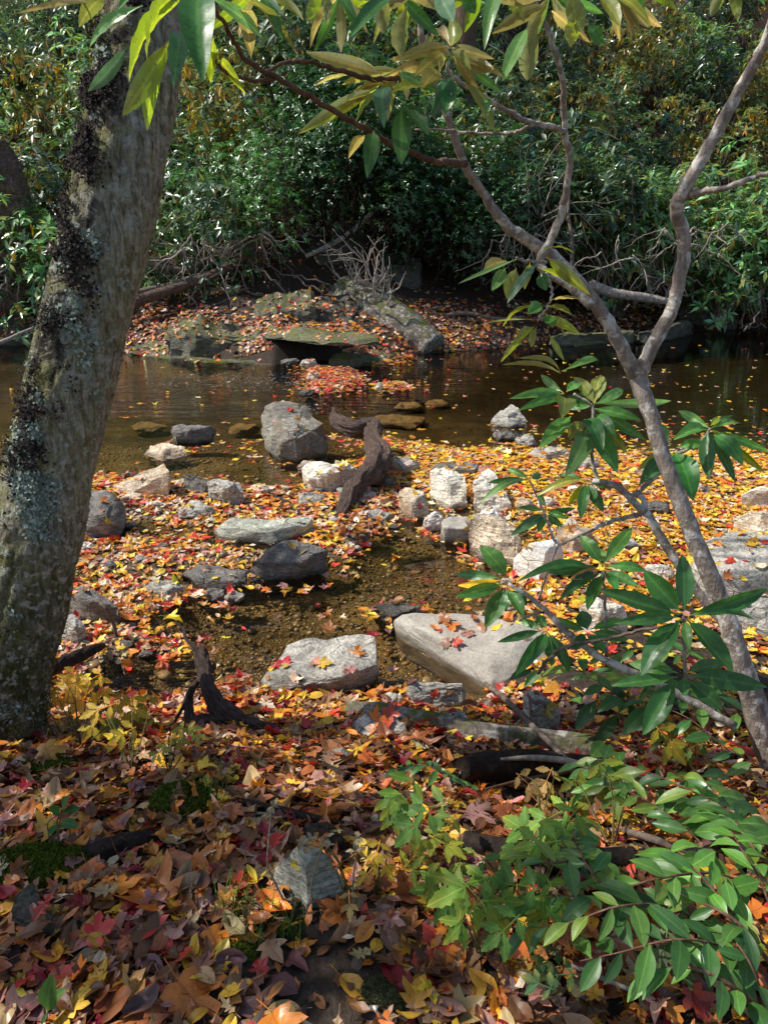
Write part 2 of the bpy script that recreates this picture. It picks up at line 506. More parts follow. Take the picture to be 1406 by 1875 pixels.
def mat_water():
    t = NT('clear amber stream water')
    p = t.pos()
    x, y, z = t.xyz(p)
    a = t.noise(t.mapping(p, (0.5, 2.4, 1)), 2.4, 3, 0.5, 0.5)
    b = t.noise(t.mapping(p, (0.6, 2.6, 1)), 6, 2, 0.5, 0.8)
    c = t.noise(t.mapping(p, (1.0, 2.2, 1)), 30, 2, 0.5, 0.3)
    # riffle mask around the upper left channel and small spills by the bank
    def blob(cx, cy, rx, ry):
        u = t.math('DIVIDE', t.math('SUBTRACT', x, cx), rx); v = t.math('DIVIDE', t.math('SUBTRACT', y, cy), ry)
        d = t.math('ADD', t.math('MULTIPLY', u, u), t.math('MULTIPLY', v, v))
        return t.ramp(d, [(0.0, 1.0), (1.0, 0.0)])
    g1 = at_z(430, 700); g2 = at_z(250, 1240); g3 = at_z(850, 1090)
    rm = t.math('MAXIMUM', blob(g1[0], g1[1], 3.6, 2.6), t.math('MAXIMUM', blob(g2[0], g2[1], 0.5, 0.35), t.math('MULTIPLY', blob(g3[0], g3[1], 0.6, 0.5), 0.4)))
    amp = t.math('ADD', t.ramp(t.math('ADD', t.math('MULTIPLY', x, 0.1), 0.5), [(0.42, 0.05), (0.56, 0.022)]), rm)
    h = t.math('ADD', t.math('MULTIPLY', a, 0.9), t.math('ADD', t.math('MULTIPLY', b, 0.35), t.math('MULTIPLY', c, 0.03)))
    h = t.math('MULTIPLY', h, amp)
    nrm = t.bump(h, 1.0, 0.16)
    fr = t.n('ShaderNodeFresnel'); fr.inputs[0].default_value = 1.33; t.l(nrm, fr.inputs[1])
    tp = t.n('ShaderNodeBsdfTransparent'); tp.inputs[0].default_value = (0.90, 0.80, 0.60, 1)
    gl = t.n('ShaderNodeBsdfGlossy'); gl.inputs['Roughness'].default_value = 0.03; t.l(nrm, gl.inputs['Normal'])
    mx = t.n('ShaderNodeMixShader')
    t.l(fr.outputs[0], mx.inputs[0]); t.l(tp.outputs[0], mx.inputs[1]); t.l(gl.outputs[0], mx.inputs[2])
    fo = t.noise(t.mapping(p, (1.0, 1.6, 1)), 26, 3, 0.6, 0.4)  # white specks painted into the water colour as riffle sun glints
    glint_m = t.math('MULTIPLY', t.ramp(fo, [(0.63, 0.0), (0.66, 1.0)]), t.ramp(b, [(0.44, 0.0), (0.52, 1.0)]))
    glint_m = t.math('MULTIPLY', glint_m, t.math('MAXIMUM', blob(g1[0] + .2, g1[1] + .1, 1.9, 1.0), t.math('MAXIMUM', 0.0, blob(at_z(570, 745)[0], at_z(570, 745)[1], .35, .3))))
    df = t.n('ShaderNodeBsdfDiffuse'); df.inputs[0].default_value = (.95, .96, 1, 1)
    m2 = t.n('ShaderNodeMixShader'); t.l(glint_m, m2.inputs[0]); t.l(mx.outputs[0], m2.inputs[1]); t.l(df.outputs[0], m2.inputs[2])
    return t.done(m2.outputs[0])


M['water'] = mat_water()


def mat_moss(name, c1, c2):
    t = NT(name)
    n = t.noise(t.pos(), 120, 3)
    c = t.ramp(n, [(0.3, c1), (0.7, c2)])
    return t.done(t.pbr(c, 0.9, t.bump(n, 0.9, 0.01), 0.15))


M['moss'] = mat_moss('green moss', (0.045, 0.06, 0.008), (0.19, 0.24, 0.025))
M['drymoss'] = mat_moss('dry grey moss', (0.05, 0.055, 0.02), (0.2, 0.2, 0.09))
M['grass'] = mat_moss('grass blades', (0.05, 0.09, 0.01), (0.12, 0.2, 0.03))
M['dry'] = mat_moss('dry straw', (0.25, 0.19, 0.1), (0.5, 0.42, 0.27))


def mat_trunk():
    t = NT('mossy lichened bark')
    p = t.pos(); o = t.attr('tp', 'Vector')       # tp = (angle/pi facing left..right, height, r)
    u, v, w = t.xyz(o)
    fi = t.noise(t.mapping(p, (26, 26, 5)), 2.2, 6, 0.7, 0.4)
    n2 = t.noise(p, 75, 4, 0.7)
    n3 = t.noise(p, 9, 5, 0.65)
    c = t.ramp(fi, [(0.3, (0.035, 0.024, 0.016)), (0.46, (0.27, 0.24, 0.17)), (0.64, (0.58, 0.55, 0.44))])
    c = t.mix(0.5, c, t.ramp(n2, [(0.3, 0.5), (0.65, 1.7)]), 'MULTIPLY')
    # yellow-green moss film, strongest on the left
    mm = t.math('MULTIPLY', t.ramp(t.noise(p, 5.5, 6, 0.7, 0.5), [(0.4, 0.0), (0.56, 1.0)]), t.ramp(u, [(0.45, 1.0), (0.85, 0.5)]))
    c = t.mix(t.math('MULTIPLY', mm, 0.7), c, t.ramp(n2, [(0.3, (0.10, 0.105, 0.016)), (0.7, (0.36, 0.34, 0.07))]))
    # dark green moss near the base
    lowm = t.math('MULTIPLY', t.ramp(v, [(0.12, 1.0), (0.36, 0.0)]), t.ramp(n3, [(0.35, 0.3), (0.55, 1.0)]))
    c = t.mix(t.math('MULTIPLY', lowm, 0.85), c, t.ramp(n2, [(0.3, (0.015, 0.018, 0.004)), (0.7, (0.07, 0.078, 0.014))]))
    # dark crusty liverwort band on the left centre
    dk = t.math('MULTIPLY', t.ramp(t.noise(p, 7, 6, 0.75, 0.8), [(0.47, 0.0), (0.53, 1.0)]), t.ramp(u, [(0.1, 0.3), (0.25, 1.0), (0.5, 0.9), (0.62, 0.0)]))
    dk = t.math('MULTIPLY', dk, t.ramp(v, [(0.42, 0.15), (0.5, 1.0)]))
    c = t.mix(dk, c, t.ramp(n2, [(0.35, (0.008, 0.006, 0.006)), (0.65, (0.04, 0.03, 0.03))]))
    # pale grey-green lichen crusts
    vq = t.n('ShaderNodeVectorMath', operation='ADD'); t.l(p, vq.inputs[0])
    dn = t.n('ShaderNodeVectorMath', operation='SCALE'); t.l(t.noisec(p, 22, 4), dn.inputs[0]); dn.inputs['Scale'].default_value = 0.085
    t.l(dn.outputs[0], vq.inputs[1])
    ld = t.voro(vq.outputs[0], 20, 'F1', 0); lc = t.xyz(t.voro(vq.outputs[0], 20, 'F1', 1))[0]
    lr = t.math('MULTIPLY', lc, 0.62)
    lm = t.ramp(t.math('SUBTRACT', lr, ld), [(0.12, 0.0), (0.17, 1.0)])
    lm = t.math('MULTIPLY', lm, t.ramp(n3, [(0.4, 0.35), (0.55, 1.0)]))
    c = t.mix(t.math('MULTIPLY', lm, t.ramp(n2, [(0.3, 0.3), (0.55, 0.9)])), c, t.mix(lc, (0.4, 0.42, 0.34), t.ramp(n2, [(0.3, (0.36, 0.42, 0.35)), (0.7, (0.62, 0.63, 0.55))])))
    # small white flecks on the right
    wf = t.math('MULTIPLY', t.ramp(t.noise(p, 34, 4, 0.6), [(0.56, 0.0), (0.61, 1.0)]), t.ramp(u, [(0.45, 0.1), (0.7, 0.8)]))
    c = t.mix(wf, c, (0.58, 0.54, 0.46))
    h = t.math('ADD', t.math('MULTIPLY', fi, 1.2), t.math('ADD', t.math('MULTIPLY', n2, 0.5), t.math('MULTIPLY', t.math('ADD', lm, dk), 0.5)))
    return t.done(t.pbr(c, 0.88, t.bump(h, 1.0, 0.026), 0.2))


M['trunk'] = mat_trunk()
# ------------------------------------------------------------------ terrain
def zpoly(pts, z=0.0):
    return np.array([at_z(px, py, z)[:2] for px, py in pts])


BARS = [(zpoly(p), h) for p, h in (
    ([(690, 800), (760, 812), (860, 826), (1000, 826), (1200, 832), (1600, 818), (1700, 1010), (1300, 1020), (1100, 1005), (1030, 990), (950, 960), (870, 935), (770, 905), (690, 885), (660, 850)], .04),
    ([(950, 1000), (1250, 1000), (1700, 1010), (1750, 1330), (1000, 1330), (905, 1275), (930, 1150)], .07),
    ([(120, 866), (330, 885), (470, 895), (560, 895), (640, 880), (715, 895), (740, 940), (690, 975), (660, 1000), (640, 1020), (600, 1012), (520, 985), (380, 965), (240, 955), (130, 920)], .035),
    ([(120, 985), (360, 982), (400, 1000), (470, 1005), (450, 1042), (300, 1048), (120, 1060)], .022),
    ([(90, 1060), (260, 1066), (360, 1085), (310, 1112), (262, 1150), (340, 1180), (335, 1205), (240, 1208), (180, 1222), (120, 1290), (60, 1330), (60, 1100)], .02),
    ([(560, 672), (600, 668), (650, 670), (668, 706), (640, 716), (560, 722)], .03),
    ([(690, 702), (740, 700), (752, 712), (690, 718)], .02),
    ([(600, 650), (700, 645), (770, 655), (700, 672), (610, 668)], .03),
)]
BANK = np.vstack([zpoly([(-500, 1236), (0, 1238), (100, 1250), (240, 1262), (310, 1262), (380, 1246), (440, 1225), (490, 1255), (600, 1268), (700, 1250), (740, 1242), (850, 1275), (950, 1290), (1060, 1315), (1500, 1300), (2100, 1290)]), [[12, -8], [-12, -8]]])
FARX = np.array([at_z(px, py) for px, py in ((-900, 610), (-300, 618), (0, 628), (240, 648), (420, 664), (500, 668), (560, 658), (640, 660), (730, 655), (800, 645), (900, 640), (1000, 628), (1150, 614), (1300, 606), (1500, 600), (2200, 590))])


def H(x, y):
    x = np.asarray(x, float); y = np.asarray(y, float)
    deep = -0.10 - 0.16 * sst(6.5, 8.5, y) - 0.14 * sst(0.5, 4.0, x) * sst(7.5, 9.5, y)
    pool = at_z(430, 1170); deep = deep - 0.09 * np.exp(-(((x - pool[0]) / 0.8) ** 2 + ((y - pool[1]) / 0.5) ** 2))
    z = deep + 0.05 * fbm(x, y, 1.1, 3) + 0.03 * fbm(x, y, 4.0, 5)
    for P, h in BARS:
        s = sdf(P, x, y) + 0.14 * fbm(x, y, 3.0, 9)
        m = sst(-0.22, 0.12, s)
        z = z * (1 - m) + np.maximum(z, h + 0.035 * fbm(x, y, 2.5, 21)) * m
    s = sdf(BANK, x, y) + 0.12 * fbm(x, y, 2.5, 31)
    zb = 0.44 * sst(-0.05, 1.5, s) + 0.035 * np.clip(s, 0, 9) + 0.07 * fbm(x, y, 2.6, 33) * sst(0, .5, s)
    zb = zb - 0.13 * np.exp(-(((x - 0.52) / 0.42) ** 2 + ((y - 1.93) / 0.22) ** 2))
    m = sst(-0.12, 0.1, s)
    z = z * (1 - m) + np.maximum(zb, -0.02) * m
    yb = np.interp(x, FARX[:, 0], FARX[:, 1])
    s = y - yb + 0.5 * fbm(x, y, 0.9, 41)
    lowr = sst(2.0, 5.0, x)
    zf = 0.10 * sst(-0.02, 0.5, s) * (1 - 0.6 * lowr) + np.clip(s, 0, 2.6) * (0.36 - 0.10 * lowr) + np.clip(s - 2.6, 0, 60) * 0.80
    zf = zf + (0.35 * fbm(x, y, 0.8, 43) + 0.12 * fbm(x, y, 3, 44)) * sst(0.2, 1.5, s) + 1.5 * fbm(x, y, 0.16, 45) * sst(3, 9, s)
    m = sst(-0.25, 0.05, s)
    return z * (1 - m) + zf * m


def gaxis(segs):
    a = [segs[0][0]]
    for e, st in segs[1:]:
        n = max(1, int(round((e - a[-1]) / st)))
        a += list(np.linspace(a[-1], e, n + 1)[1:])
    return np.array(a)


gx = gaxis([(-70, 0), (-20, 5), (-9, 0.6), (-3.4, .12), (3.4, .038), (9, .11), (20, .6), (70, 5)])
gy = gaxis([(-9, 0), (0.2, .5), (4, .03), (9, .05), (17.5, .085), (28, .4), (90, 3)])
XX, YY = np.meshgrid(gx, gy)
ZZ = H(XX, YY)
nx, ny = len(gx), len(gy)
ii = (np.arange(ny - 1)[:, None] * nx + np.arange(nx - 1)[None, :])
TQ = np.stack([ii, ii + 1, ii + nx + 1, ii + nx], -1).reshape(-1, 4)
TV = np.stack([XX, YY, ZZ], -1).reshape(-1, 3)
ground = link('ground', mesh_np('ground', TV, [TQ], M['ground']))
tag(ground, kind='structure')
GB = BVHTree.FromPolygons(TV.tolist(), TQ.tolist())


def G(px, py):
    d = ray(px, py)
    h = GB.ray_cast(Vector(EYE), Vector(d).normalized())
    return np.array(h[0]) if h[0] is not None else at_y(px, py, 16)


def abv(px, py, f):
    """the point a fraction f of the way back from the ground seen at the pixel towards the eye"""
    return EYE + (G(px, py) - EYE) * (1 - f)


def gz(x, y):
    return float(H(np.array([x]), np.array([y]))[0])


# water sheet
wv = [(-40, 2.2, 0), (40, 2.2, 0), (40, 17.5, 0), (-40, 17.5, 0)]
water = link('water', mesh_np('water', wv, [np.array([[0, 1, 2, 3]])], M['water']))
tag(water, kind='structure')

# ------------------------------------------------------------------ rocks
COLV, COLF, coln = [], [], [0]


def collide(o):
    me = o.data; n = len(me.vertices)
    v = np.empty(n * 3, np.float32); me.vertices.foreach_get('co', v); v = v.reshape(-1, 3)
    mw = np.array(o.matrix_world) if o.parent else None
    loc = np.array(o.location)
    COLV.append(v + loc)
    COLF.extend([[i + coln[0] for i in p.vertices] for p in me.polygons])
    coln[0] += n


def rough_hull(P, sz, rough, bev=0.05, seed=0, smooth_it=1):
    bm = bmesh.new()
    for p in P: bm.verts.new(p)
    r = bmesh.ops.convex_hull(bm, input=bm.verts)
    junk = [g for g in r['geom_interior'] + r['geom_unused'] if isinstance(g, bmesh.types.BMVert)]
    if junk: bmesh.ops.delete(bm, geom=list(set(junk)), context='VERTS')
    bmesh.ops.dissolve_limit(bm, angle_limit=R(9), verts=bm.verts, edges=bm.edges)
    if bev > 0:
        bmesh.ops.bevel(bm, geom=list(bm.edges), offset=sz * bev, offset_type='OFFSET', segments=2, profile=0.55, affect='EDGES', clamp_overlap=True)
    bmesh.ops.triangulate(bm, faces=bm.faces)
    tgt = sz / 17
    for _ in range(7):
        ed = [e for e in bm.edges if e.calc_length() > tgt * 1.5]
        if not ed or len(bm.verts) > 6000: break
        bmesh.ops.subdivide_edges(bm, edges=ed, cuts=1)
        bmesh.ops.triangulate(bm, faces=[f for f in bm.faces if len(f.verts) > 3])
    if smooth_it:
        for _ in range(smooth_it): bmesh.ops.smooth_vert(bm, verts=bm.verts, factor=0.4, use_axis_x=True, use_axis_y=True, use_axis_z=True)
    bm.normal_update()
    off = Vector((seed * 3.17, seed * 1.31, seed * 7.7))
    disp = []
    for v in bm.verts:
        q = v.co / sz + off
        d = noise.fractal(q * 1.8, 1.0, 2.0, 2) * 0.7 + noise.fractal(q * 5.0, 0.8, 2.1, 3) * 0.45
        rd = abs(noise.noise(Vector((q.x * 2, q.y * 2, q.z * 7)) * 1.1))
        d -= max(0, 0.16 - rd) * 2.0
        fc = noise.noise(Vector((q.x * 3.1, q.y * 3.1, q.z * 3.1 + 9))); d += (round(fc * 2.5) / 2.5) * .5
        disp.append(d * rough * sz * 1.7)
    for v, d in zip(bm.verts, disp): v.co += v.normal * d
    return bm


NROCK = [0]


def rock(label, mat, pts, h, zg=None, rough=0.042, bev=0.016, smooth_it=0, name='rock', group=None, extra=0.10, cat='rock', sink=0.10, yd=None):
    """pts: (px, py, f) silhouette and ridge points at height fraction f of h above the ground level zg"""
    NROCK[0] += 1
    base = max(pts, key=lambda p: p[1] - 1000 * (p[2] > 0.25))
    if zg is None:
        zg = max(0.0, float(G(base[0], base[1])[2])) if base[2] < 0.3 else 0.0
    P = []
    if yd is not None:
        g = G(base[0], base[1]); zg = float(g[2]) - 0.1
    for px, py, f in pts:
        P.append(at_z(px, py, zg + h * f) if yd is None else at_y(px, py, g[1] + yd * f))
    P = np.array(P)
    c = P.mean(0)
    low = P.copy(); low[:, :2] = c[:2] + (low[:, :2] - c[:2]) * (0.8 if zg < 0.02 else 1 + extra * 0.5); low[:, 2] = zg - sink
    allp = np.vstack([P, low])
    sz = float(np.max(allp.max(0)[:2] - allp.min(0)[:2]))
    org = np.array([c[0], c[1], zg])
    bm = rough_hull([Vector(p - org) for p in allp], sz, rough, bev, NROCK[0], smooth_it)
    me = bpy.data.meshes.new(name)
    bm.to_mesh(me); bm.free()
    me.polygons.foreach_set('use_smooth', np.ones(len(me.polygons), dtype=bool))
    try: me.set_sharp_from_angle(angle=R(27))
    except Exception: pass
    me.materials.append(M[mat])
    o = link(name, me, None, org)
    tag(o, label, cat, group)
    collide(o)
    return o


def blob_rock(label, mat, px, py, w, hpx, zg=None, depth=1.0, seed=None, rough=0.06, name='rock', group=None, smooth_it=2, sink=0.06):
    """rounded stone: base centre pixel, width and height in pixels"""
    NROCK[0] += 1
    sd_ = NROCK[0] if seed is None else seed
    rg = np.random.default_rng(sd_)
    g = G(px, py) if zg is None else at_z(px, py, zg)
    g[2] = max(g[2], 0.0) if zg is None else zg
    D = np.linalg.norm(g - EYE) * (ray(px, py) @ FW) / np.linalg.norm(ray(px, py))
    wm = w * D / F; hm = hpx * D / F
    P = []
    for k in range(26):
        v = rg.normal(size=3); v /= np.linalg.norm(v)
        v = np.sign(v) * np.abs(v) ** 0.8
        P.append(Vector((v[0] * wm * 0.5, v[1] * wm * 0.5 * depth + wm * 0.4 * depth, v[2] * hm * 0.62 + hm * 0.22)))
    sz = wm
    bm = rough_hull(P, sz, rough, 0.06, sd_, smooth_it)
    me = bpy.data.meshes.new(name); bm.to_mesh(me); bm.free()
    me.polygons.foreach_set('use_smooth', np.ones(len(me.polygons), dtype=bool))
    try: me.set_sharp_from_angle(angle=R(50))
    except Exception: pass
    me.materials.append(M[mat])
    o = link(name, me, None, g)
    tag(o, label, 'rock', group); collide(o)
    return o


# --- left half of the stream
rock('tall blocky grey rock with a bright left face standing in the channel', 'rk_mid', [(480, 830, 0), (592, 832, 0), (482, 742, 1), (522, 735, 1), (556, 741, 1), (592, 775, .72), (540, 800, .72), (536, 832, .05), (606, 815, .1)], .36, 0, rough=.05, bev=.02)
blob_rock('dark grey boulder in the channel left of the tall block', 'rk_dark', 350, 812, 92, 36, 0, .6)
rock('flat pale stone barely above the water left of the channel', 'rk_tan', [(264, 832, 0), (300, 844, 0), (345, 836, 0), (275, 815, 1), (310, 810, 1), (338, 818, 1), (300, 826, 1)], .06, 0)
rock('tan slanted slab propped up beside the tree trunk', 'rk_tan', [(195, 897, 0), (228, 908, .1), (310, 886, 0), (300, 848, 1), (312, 864, .9), (306, 872, .7), (222, 880, .42), (205, 888, .3), (225, 906, .05)], .27, 0.0, bev=.02, rough=.03)
rock('big dark rounded boulder touching the right edge of the trunk in the picture', 'rk_dark', [(140, 985, 0), (200, 988, 0), (232, 960, .15), (150, 895, .9), (180, 893, 1), (222, 905, .85), (233, 935, .5), (145, 935, .7), (190, 945, .72), (225, 970, .2)], .26, 0, bev=.10, rough=.03, smooth_it=3)
rock('dark angular stone at the left of a pair in front of the pool', 'rk_dark', [(336, 905, 0), (380, 910, 0), (338, 866, 1), (362, 870, 1), (385, 880, .8), (372, 905, .2)], .17, .01)
rock('pale grey chunky stone with a red leaf behind its top', 'rk_grey', [(381, 912, 0), (420, 928, 0), (447, 922, 0), (384, 880, 1), (400, 878, 1), (436, 880, 1), (447, 902, .6), (418, 893, .95), (385, 905, .4)], .18, .01, rough=.05)
rock('small pale wedge stone right of the grey pair', 'rk_tan', [(455, 900, 0), (475, 912, 0), (508, 905, 0), (460, 887, 1), (480, 886, 1), (502, 894, .7), (478, 898, .8)], .08, .01)
rock('bright angular rock facing the sun beside the driftwood', 'rk_pale', [(553, 890, 0), (575, 902, 0), (630, 900, 0), (653, 872, .2), (556, 856, .9), (575, 850, 1), (625, 843, 1), (650, 856, .85), (600, 868, .85), (566, 880, .55)], .22, .01, rough=.05, bev=.025)
blob_rock('small tan stone tucked behind the bright angular rock', 'rk_tan', 562, 868, 40, 26, .01, .6)
blob_rock('rounded grey stone with a pink leaf on its left side', 'rk_grey', 356, 955, 84, 34, .005, .55)
blob_rock('small rounded pale stone beside the rounded grey stone', 'rk_pale', 272, 938, 24, 20, .01, .8, group='small rounded stones by the leaf mat')
blob_rock('small rounded dark stone right of a pale one by the leaf mat', 'rk_dark', 291, 938, 24, 20, .01, .8, group='small rounded stones by the leaf mat')
blob_rock('low brown stone under the slanted slab', 'rk_tan', 240, 925, 46, 22, .0, .7)
rock('broad flat greenish grey slab in the middle of the stream', 'rk_green', [(385, 972, 0), (400, 989, 0), (500, 999, 0), (530, 982, .1), (570, 967, .2), (422, 946, 1), (480, 946, 1), (573, 950, 1), (560, 962, .8), (524, 962, .92), (480, 968, .95), (405, 958, .9)], .12, .0, bev=.03, rough=.02)
rock('dark slab tilted up with a leaf-strewn top above the clear pool', 'rk_dark', [(457, 1048, 0), (480, 1062, 0), (550, 1058, 0), (602, 1034, .1), (505, 998, 1), (530, 987, 1), (604, 1004, .85), (602, 1020, .5), (458, 1026, .55), (475, 1030, .62), (552, 1030, .6)], .19, .0, bev=.02, rough=.035)
rock('low flat dark stone left of the tilted dark slab', 'rk_dark', [(333, 1054, 0), (375, 1076, 0), (455, 1075, 0), (370, 1037, 1), (455, 1042, 1), (340, 1048, .8), (455, 1062, .8), (385, 1063, .8)], .05, .0, bev=.03)
rock('low grey stone among leaves left of the pool', 'rk_grey', [(262, 1090, 0), (300, 1098, 0), (342, 1088, 0), (275, 1066, 1), (320, 1062, 1), (340, 1072, .7), (305, 1080, .9)], .07, .0)
rock('dark slate slab leaning beside the foot of the big tree', 'rk_dark', [(110, 1120, 0), (150, 1142, 0), (220, 1142, 0), (122, 1082, .9), (150, 1066, 1), (218, 1108, .7), (222, 1122, .5), (160, 1100, .85)], .18, .0, bev=.02, rough=.03)
rock('round grey stone at the foot of the tree below the slate slab', 'rk_grey', [(105, 1178, 0), (162, 1178, 0), (110, 1128, .9), (135, 1122, 1), (158, 1150, .6), (140, 1150, .75)], .15, .0, bev=.1, smooth_it=2)
blob_rock('small dark stone between leaves above the pool', 'rk_dark', 392, 1102, 42, 26, 0, .7)
blob_rock('small grey stone right of the small dark stone above the pool', 'rk_grey', 430, 1105, 40, 20, 0, .7)
blob_rock('rounded pale grey stone half buried in leaves left of the driftwood', 'rk_grey', 568, 928, 62, 26, .01, .6)
rock('greenish stone under the lower end of the driftwood', 'rk_green', [(612, 915, 0), (650, 928, 0), (690, 920, 0), (620, 896, 1), (660, 894, 1), (690, 900, .8), (655, 908, .8)], .09, .01)
rock('bluish grey pointed stone right of the driftwood tip', 'rk_grey', [(650, 950, 0), (690, 962, 0), (722, 950, 0), (662, 934, 1), (690, 930, 1), (715, 940, .6)], .08, .0)
# island and far stones
blob_rock('small pale rounded stone at the left tip of the red leaf island', 'rk_tan', 572, 700, 26, 24, 0, .8)
blob_rock('wet dark stone in front of the red leaf island', 'rk_dark', 562, 724, 32, 12, 0, .7)
blob_rock('grey rounded stone between the far bank and the leaf island', 'rk_grey', 566, 676, 34, 22, 0, .8)
blob_rock('low brown stone at the water edge of the far bank', 'rk_dark', 530, 668, 40, 12, 0, .8)
blob_rock('small pointed pale stone beside the small leaf patch in midstream', 'rk_pale', 694, 716, 16, 18, 0, .8)
rock('flat mossy stone lying at the foot of the leaning slab', 'rk_moss', [(602, 672, 0), (700, 668, 0), (735, 655, .2), (605, 650, 1), (660, 643, 1), (725, 645, .8), (640, 658, .9)], .16, .0)
# --- dam of stones
rock('tall cream stone with a sunlit left face in the stone dam', 'rk_pale', [(818, 932, 0), (855, 930, 0), (792, 905, .25), (785, 862, .95), (810, 857, 1), (852, 870, .92), (856, 900, .5), (822, 870, .97), (827, 930, .05)], .24, .0, bev=.02, rough=.04)
rock('white pointed slab leaning right of the tall cream stone', 'rk_pale', [(870, 920, .05), (915, 946, 0), (940, 940, 0), (863, 882, .85), (893, 854, 1.05), (910, 868, .95), (936, 925, .3), (900, 900, .6)], .27, .0, bev=.02, rough=.04)
rock('thin dark flat slab lying behind the tall cream stone', 'rk_dark', [(786, 866, 0), (877, 868, 0), (795, 846, 1), (840, 842, 1), (876, 850, 1), (870, 860, .8), (795, 858, .8)], .07, .03)
rock('grey block half buried in yellow leaves right of the driftwood', 'rk_grey', [(713, 860, 0), (738, 870, 0), (772, 862, .1), (712, 838, 1), (745, 836, 1), (768, 846, .8), (740, 856, .6)], .12, .02)
rock('tan rounded stone at the left end of the stone dam', 'rk_tan', [(738, 940, 0), (758, 954, 0), (785, 945, .1), (728, 898, .9), (745, 891, 1), (780, 900, .9), (788, 920, .5), (752, 920, .75)], .18, .0, bev=.06, rough=.04, smooth_it=2)
blob_rock('small bright white stone low in the stone dam', 'rk_white', 795, 972, 42, 40, 0, .8, rough=.05)
rock('grey brown drum shaped stone in the stone dam', 'rk_smooth', [(805, 985, 0), (850, 992, 0), (865, 985, 0), (808, 950, .9), (825, 943, 1), (862, 945, 1), (812, 965, .8), (858, 968, .75)], .14, .0, bev=.07, smooth_it=2, rough=.02)
rock('large tan fractured stone facing the camera in the stone dam', 'rk_tan', [(868, 1010, 0), (905, 1032, 0), (945, 1036, 0), (853, 950, .8), (873, 940, .95), (942, 954, 1), (955, 985, .6), (950, 1010, .3), (900, 950, .98), (860, 985, .35)], .26, .0, bev=.025, rough=.05)
blob_rock('round white stone resting on top of the large tan stone', 'rk_white', 898, 960, 44, 32, .17, .8, sink=.02)
rock('brilliant white block with a twig shadow across its face', 'rk_white', [(936, 1052, 0), (988, 1084, 0), (1026, 1066, 0), (940, 1022, .5), (968, 992, 1), (1022, 986, 1), (1034, 1012, .7), (1000, 1010, .9), (985, 1060, .3)], .27, .0, bev=.02, rough=.025)
rock('tan angular stone behind the white block', 'rk_tan', [(1012, 1002, 0), (1060, 1010, 0), (1098, 1002, 0), (1016, 968, .8), (1046, 945, 1), (1082, 968, .7), (1050, 985, .7)], .2, .04, bev=.02, rough=.05)
rock('pale pinkish rock behind the drooping rhododendron leaves', 'rk_pale', [(1060, 1160, 0), (1150, 1165, 0), (1060, 1108, .8), (1090, 1092, 1), (1146, 1105, .8), (1150, 1130, .5), (1100, 1120, .8)], .2, .05, bev=.03, rough=.04)
# --- right side
rock('large smooth grey boulder at the right edge with a few leaves on top', 'rk_grey', [(1268, 1082, 0), (1320, 1090, 0), (1420, 1090, 0), (1258, 1022, .7), (1290, 975, .9), (1345, 962, 1), (1420, 975, 1), (1480, 1000, .9), (1330, 1055, .72), (1420, 1052, .72), (1275, 1050, .5)], .3, .04, bev=.08, rough=.018, smooth_it=3)
rock('rough shaded rock below the large smooth boulder', 'rk_grey', [(1330, 1165, 0), (1440, 1180, 0), (1322, 1115, .7), (1400, 1082, 1), (1460, 1085, 1), (1350, 1130, .6)], .16, .05, rough=.05)
rock('low tan stone at the right edge above the large boulder', 'rk_tan', [(1350, 965, 0), (1400, 982, 0), (1460, 980, 0), (1345, 948, .7), (1400, 934, 1), (1460, 938, 1)], .1, .04)
rock('white rounded stone at the right edge among yellow leaves', 'rk_pale', [(1360, 925, 0), (1400, 933, 0), (1450, 925, 0), (1358, 900, .8), (1385, 892, 1), (1450, 897, 1)], .16, .03, bev=.08)
rock('pointed dark speckled rock rising from the calm channel', 'rk_grey', [(896, 778, 0), (930, 784, 0), (966, 782, 0), (905, 760, .5), (935, 740, 1), (950, 748, .9), (964, 768, .4), (928, 760, .6)], .21, .0, bev=.02, rough=.05)
blob_rock('low black stone in front of the pointed speckled rock', 'rk_dark', 924, 808, 44, 20, 0, .7)
blob_rock('grey stone left of a flat grey one at the edge of the leaf bar', 'rk_grey', 965, 818, 44, 22, 0.01, .8)
rock('flat grey stone with orange leaves on top at the edge of the leaf bar', 'rk_grey', [(965, 836, 0), (1000, 846, 0), (1042, 842, 0), (975, 820, 1), (1020, 814, 1), (1040, 826, .8), (1000, 832, .9)], .08, .03)
blob_rock('small grey stone on the leaf bar behind the hanging leaves', 'rk_grey', 1080, 860, 36, 26, .04, .8)
blob_rock('dark lumpy stone on the leaf bar behind the forked branch', 'rk_dark', 1205, 945, 60, 24, .04, .8)
rock('long smooth grey boulder sloping into the pool in the centre', 'rk_smooth', [(718, 1150, .15), (728, 1172, 0), (790, 1205, 0), (900, 1272, 0), (960, 1268, 0), (716, 1135, .5), (735, 1122, .7), (800, 1124, .8), (868, 1120, .9), (945, 1140, 1), (1005, 1155, .9), (1000, 1230, .3), (790, 1160, .7), (900, 1200, .7)], .18, -.01, bev=.07, rough=.015, smooth_it=3)
rock('thin pointed slab just left of the long smooth boulder', 'rk_dark', [(678, 1112, 0), (715, 1130, 0), (770, 1122, 0), (690, 1104, .7), (730, 1102, 1), (768, 1110, .8)], .05, 0)
rock('large flat pale grey slab at the lower edge of the pool', 'rk_grey', [(474, 1252, 0), (490, 1272, 0), (640, 1262, 0), (696, 1238, 0), (530, 1180, .8), (560, 1166, .95), (650, 1157, 1), (688, 1160, 1), (692, 1215, .8), (640, 1235, .8), (498, 1235, .5)], .13, .0, bev=.025, rough=.022)
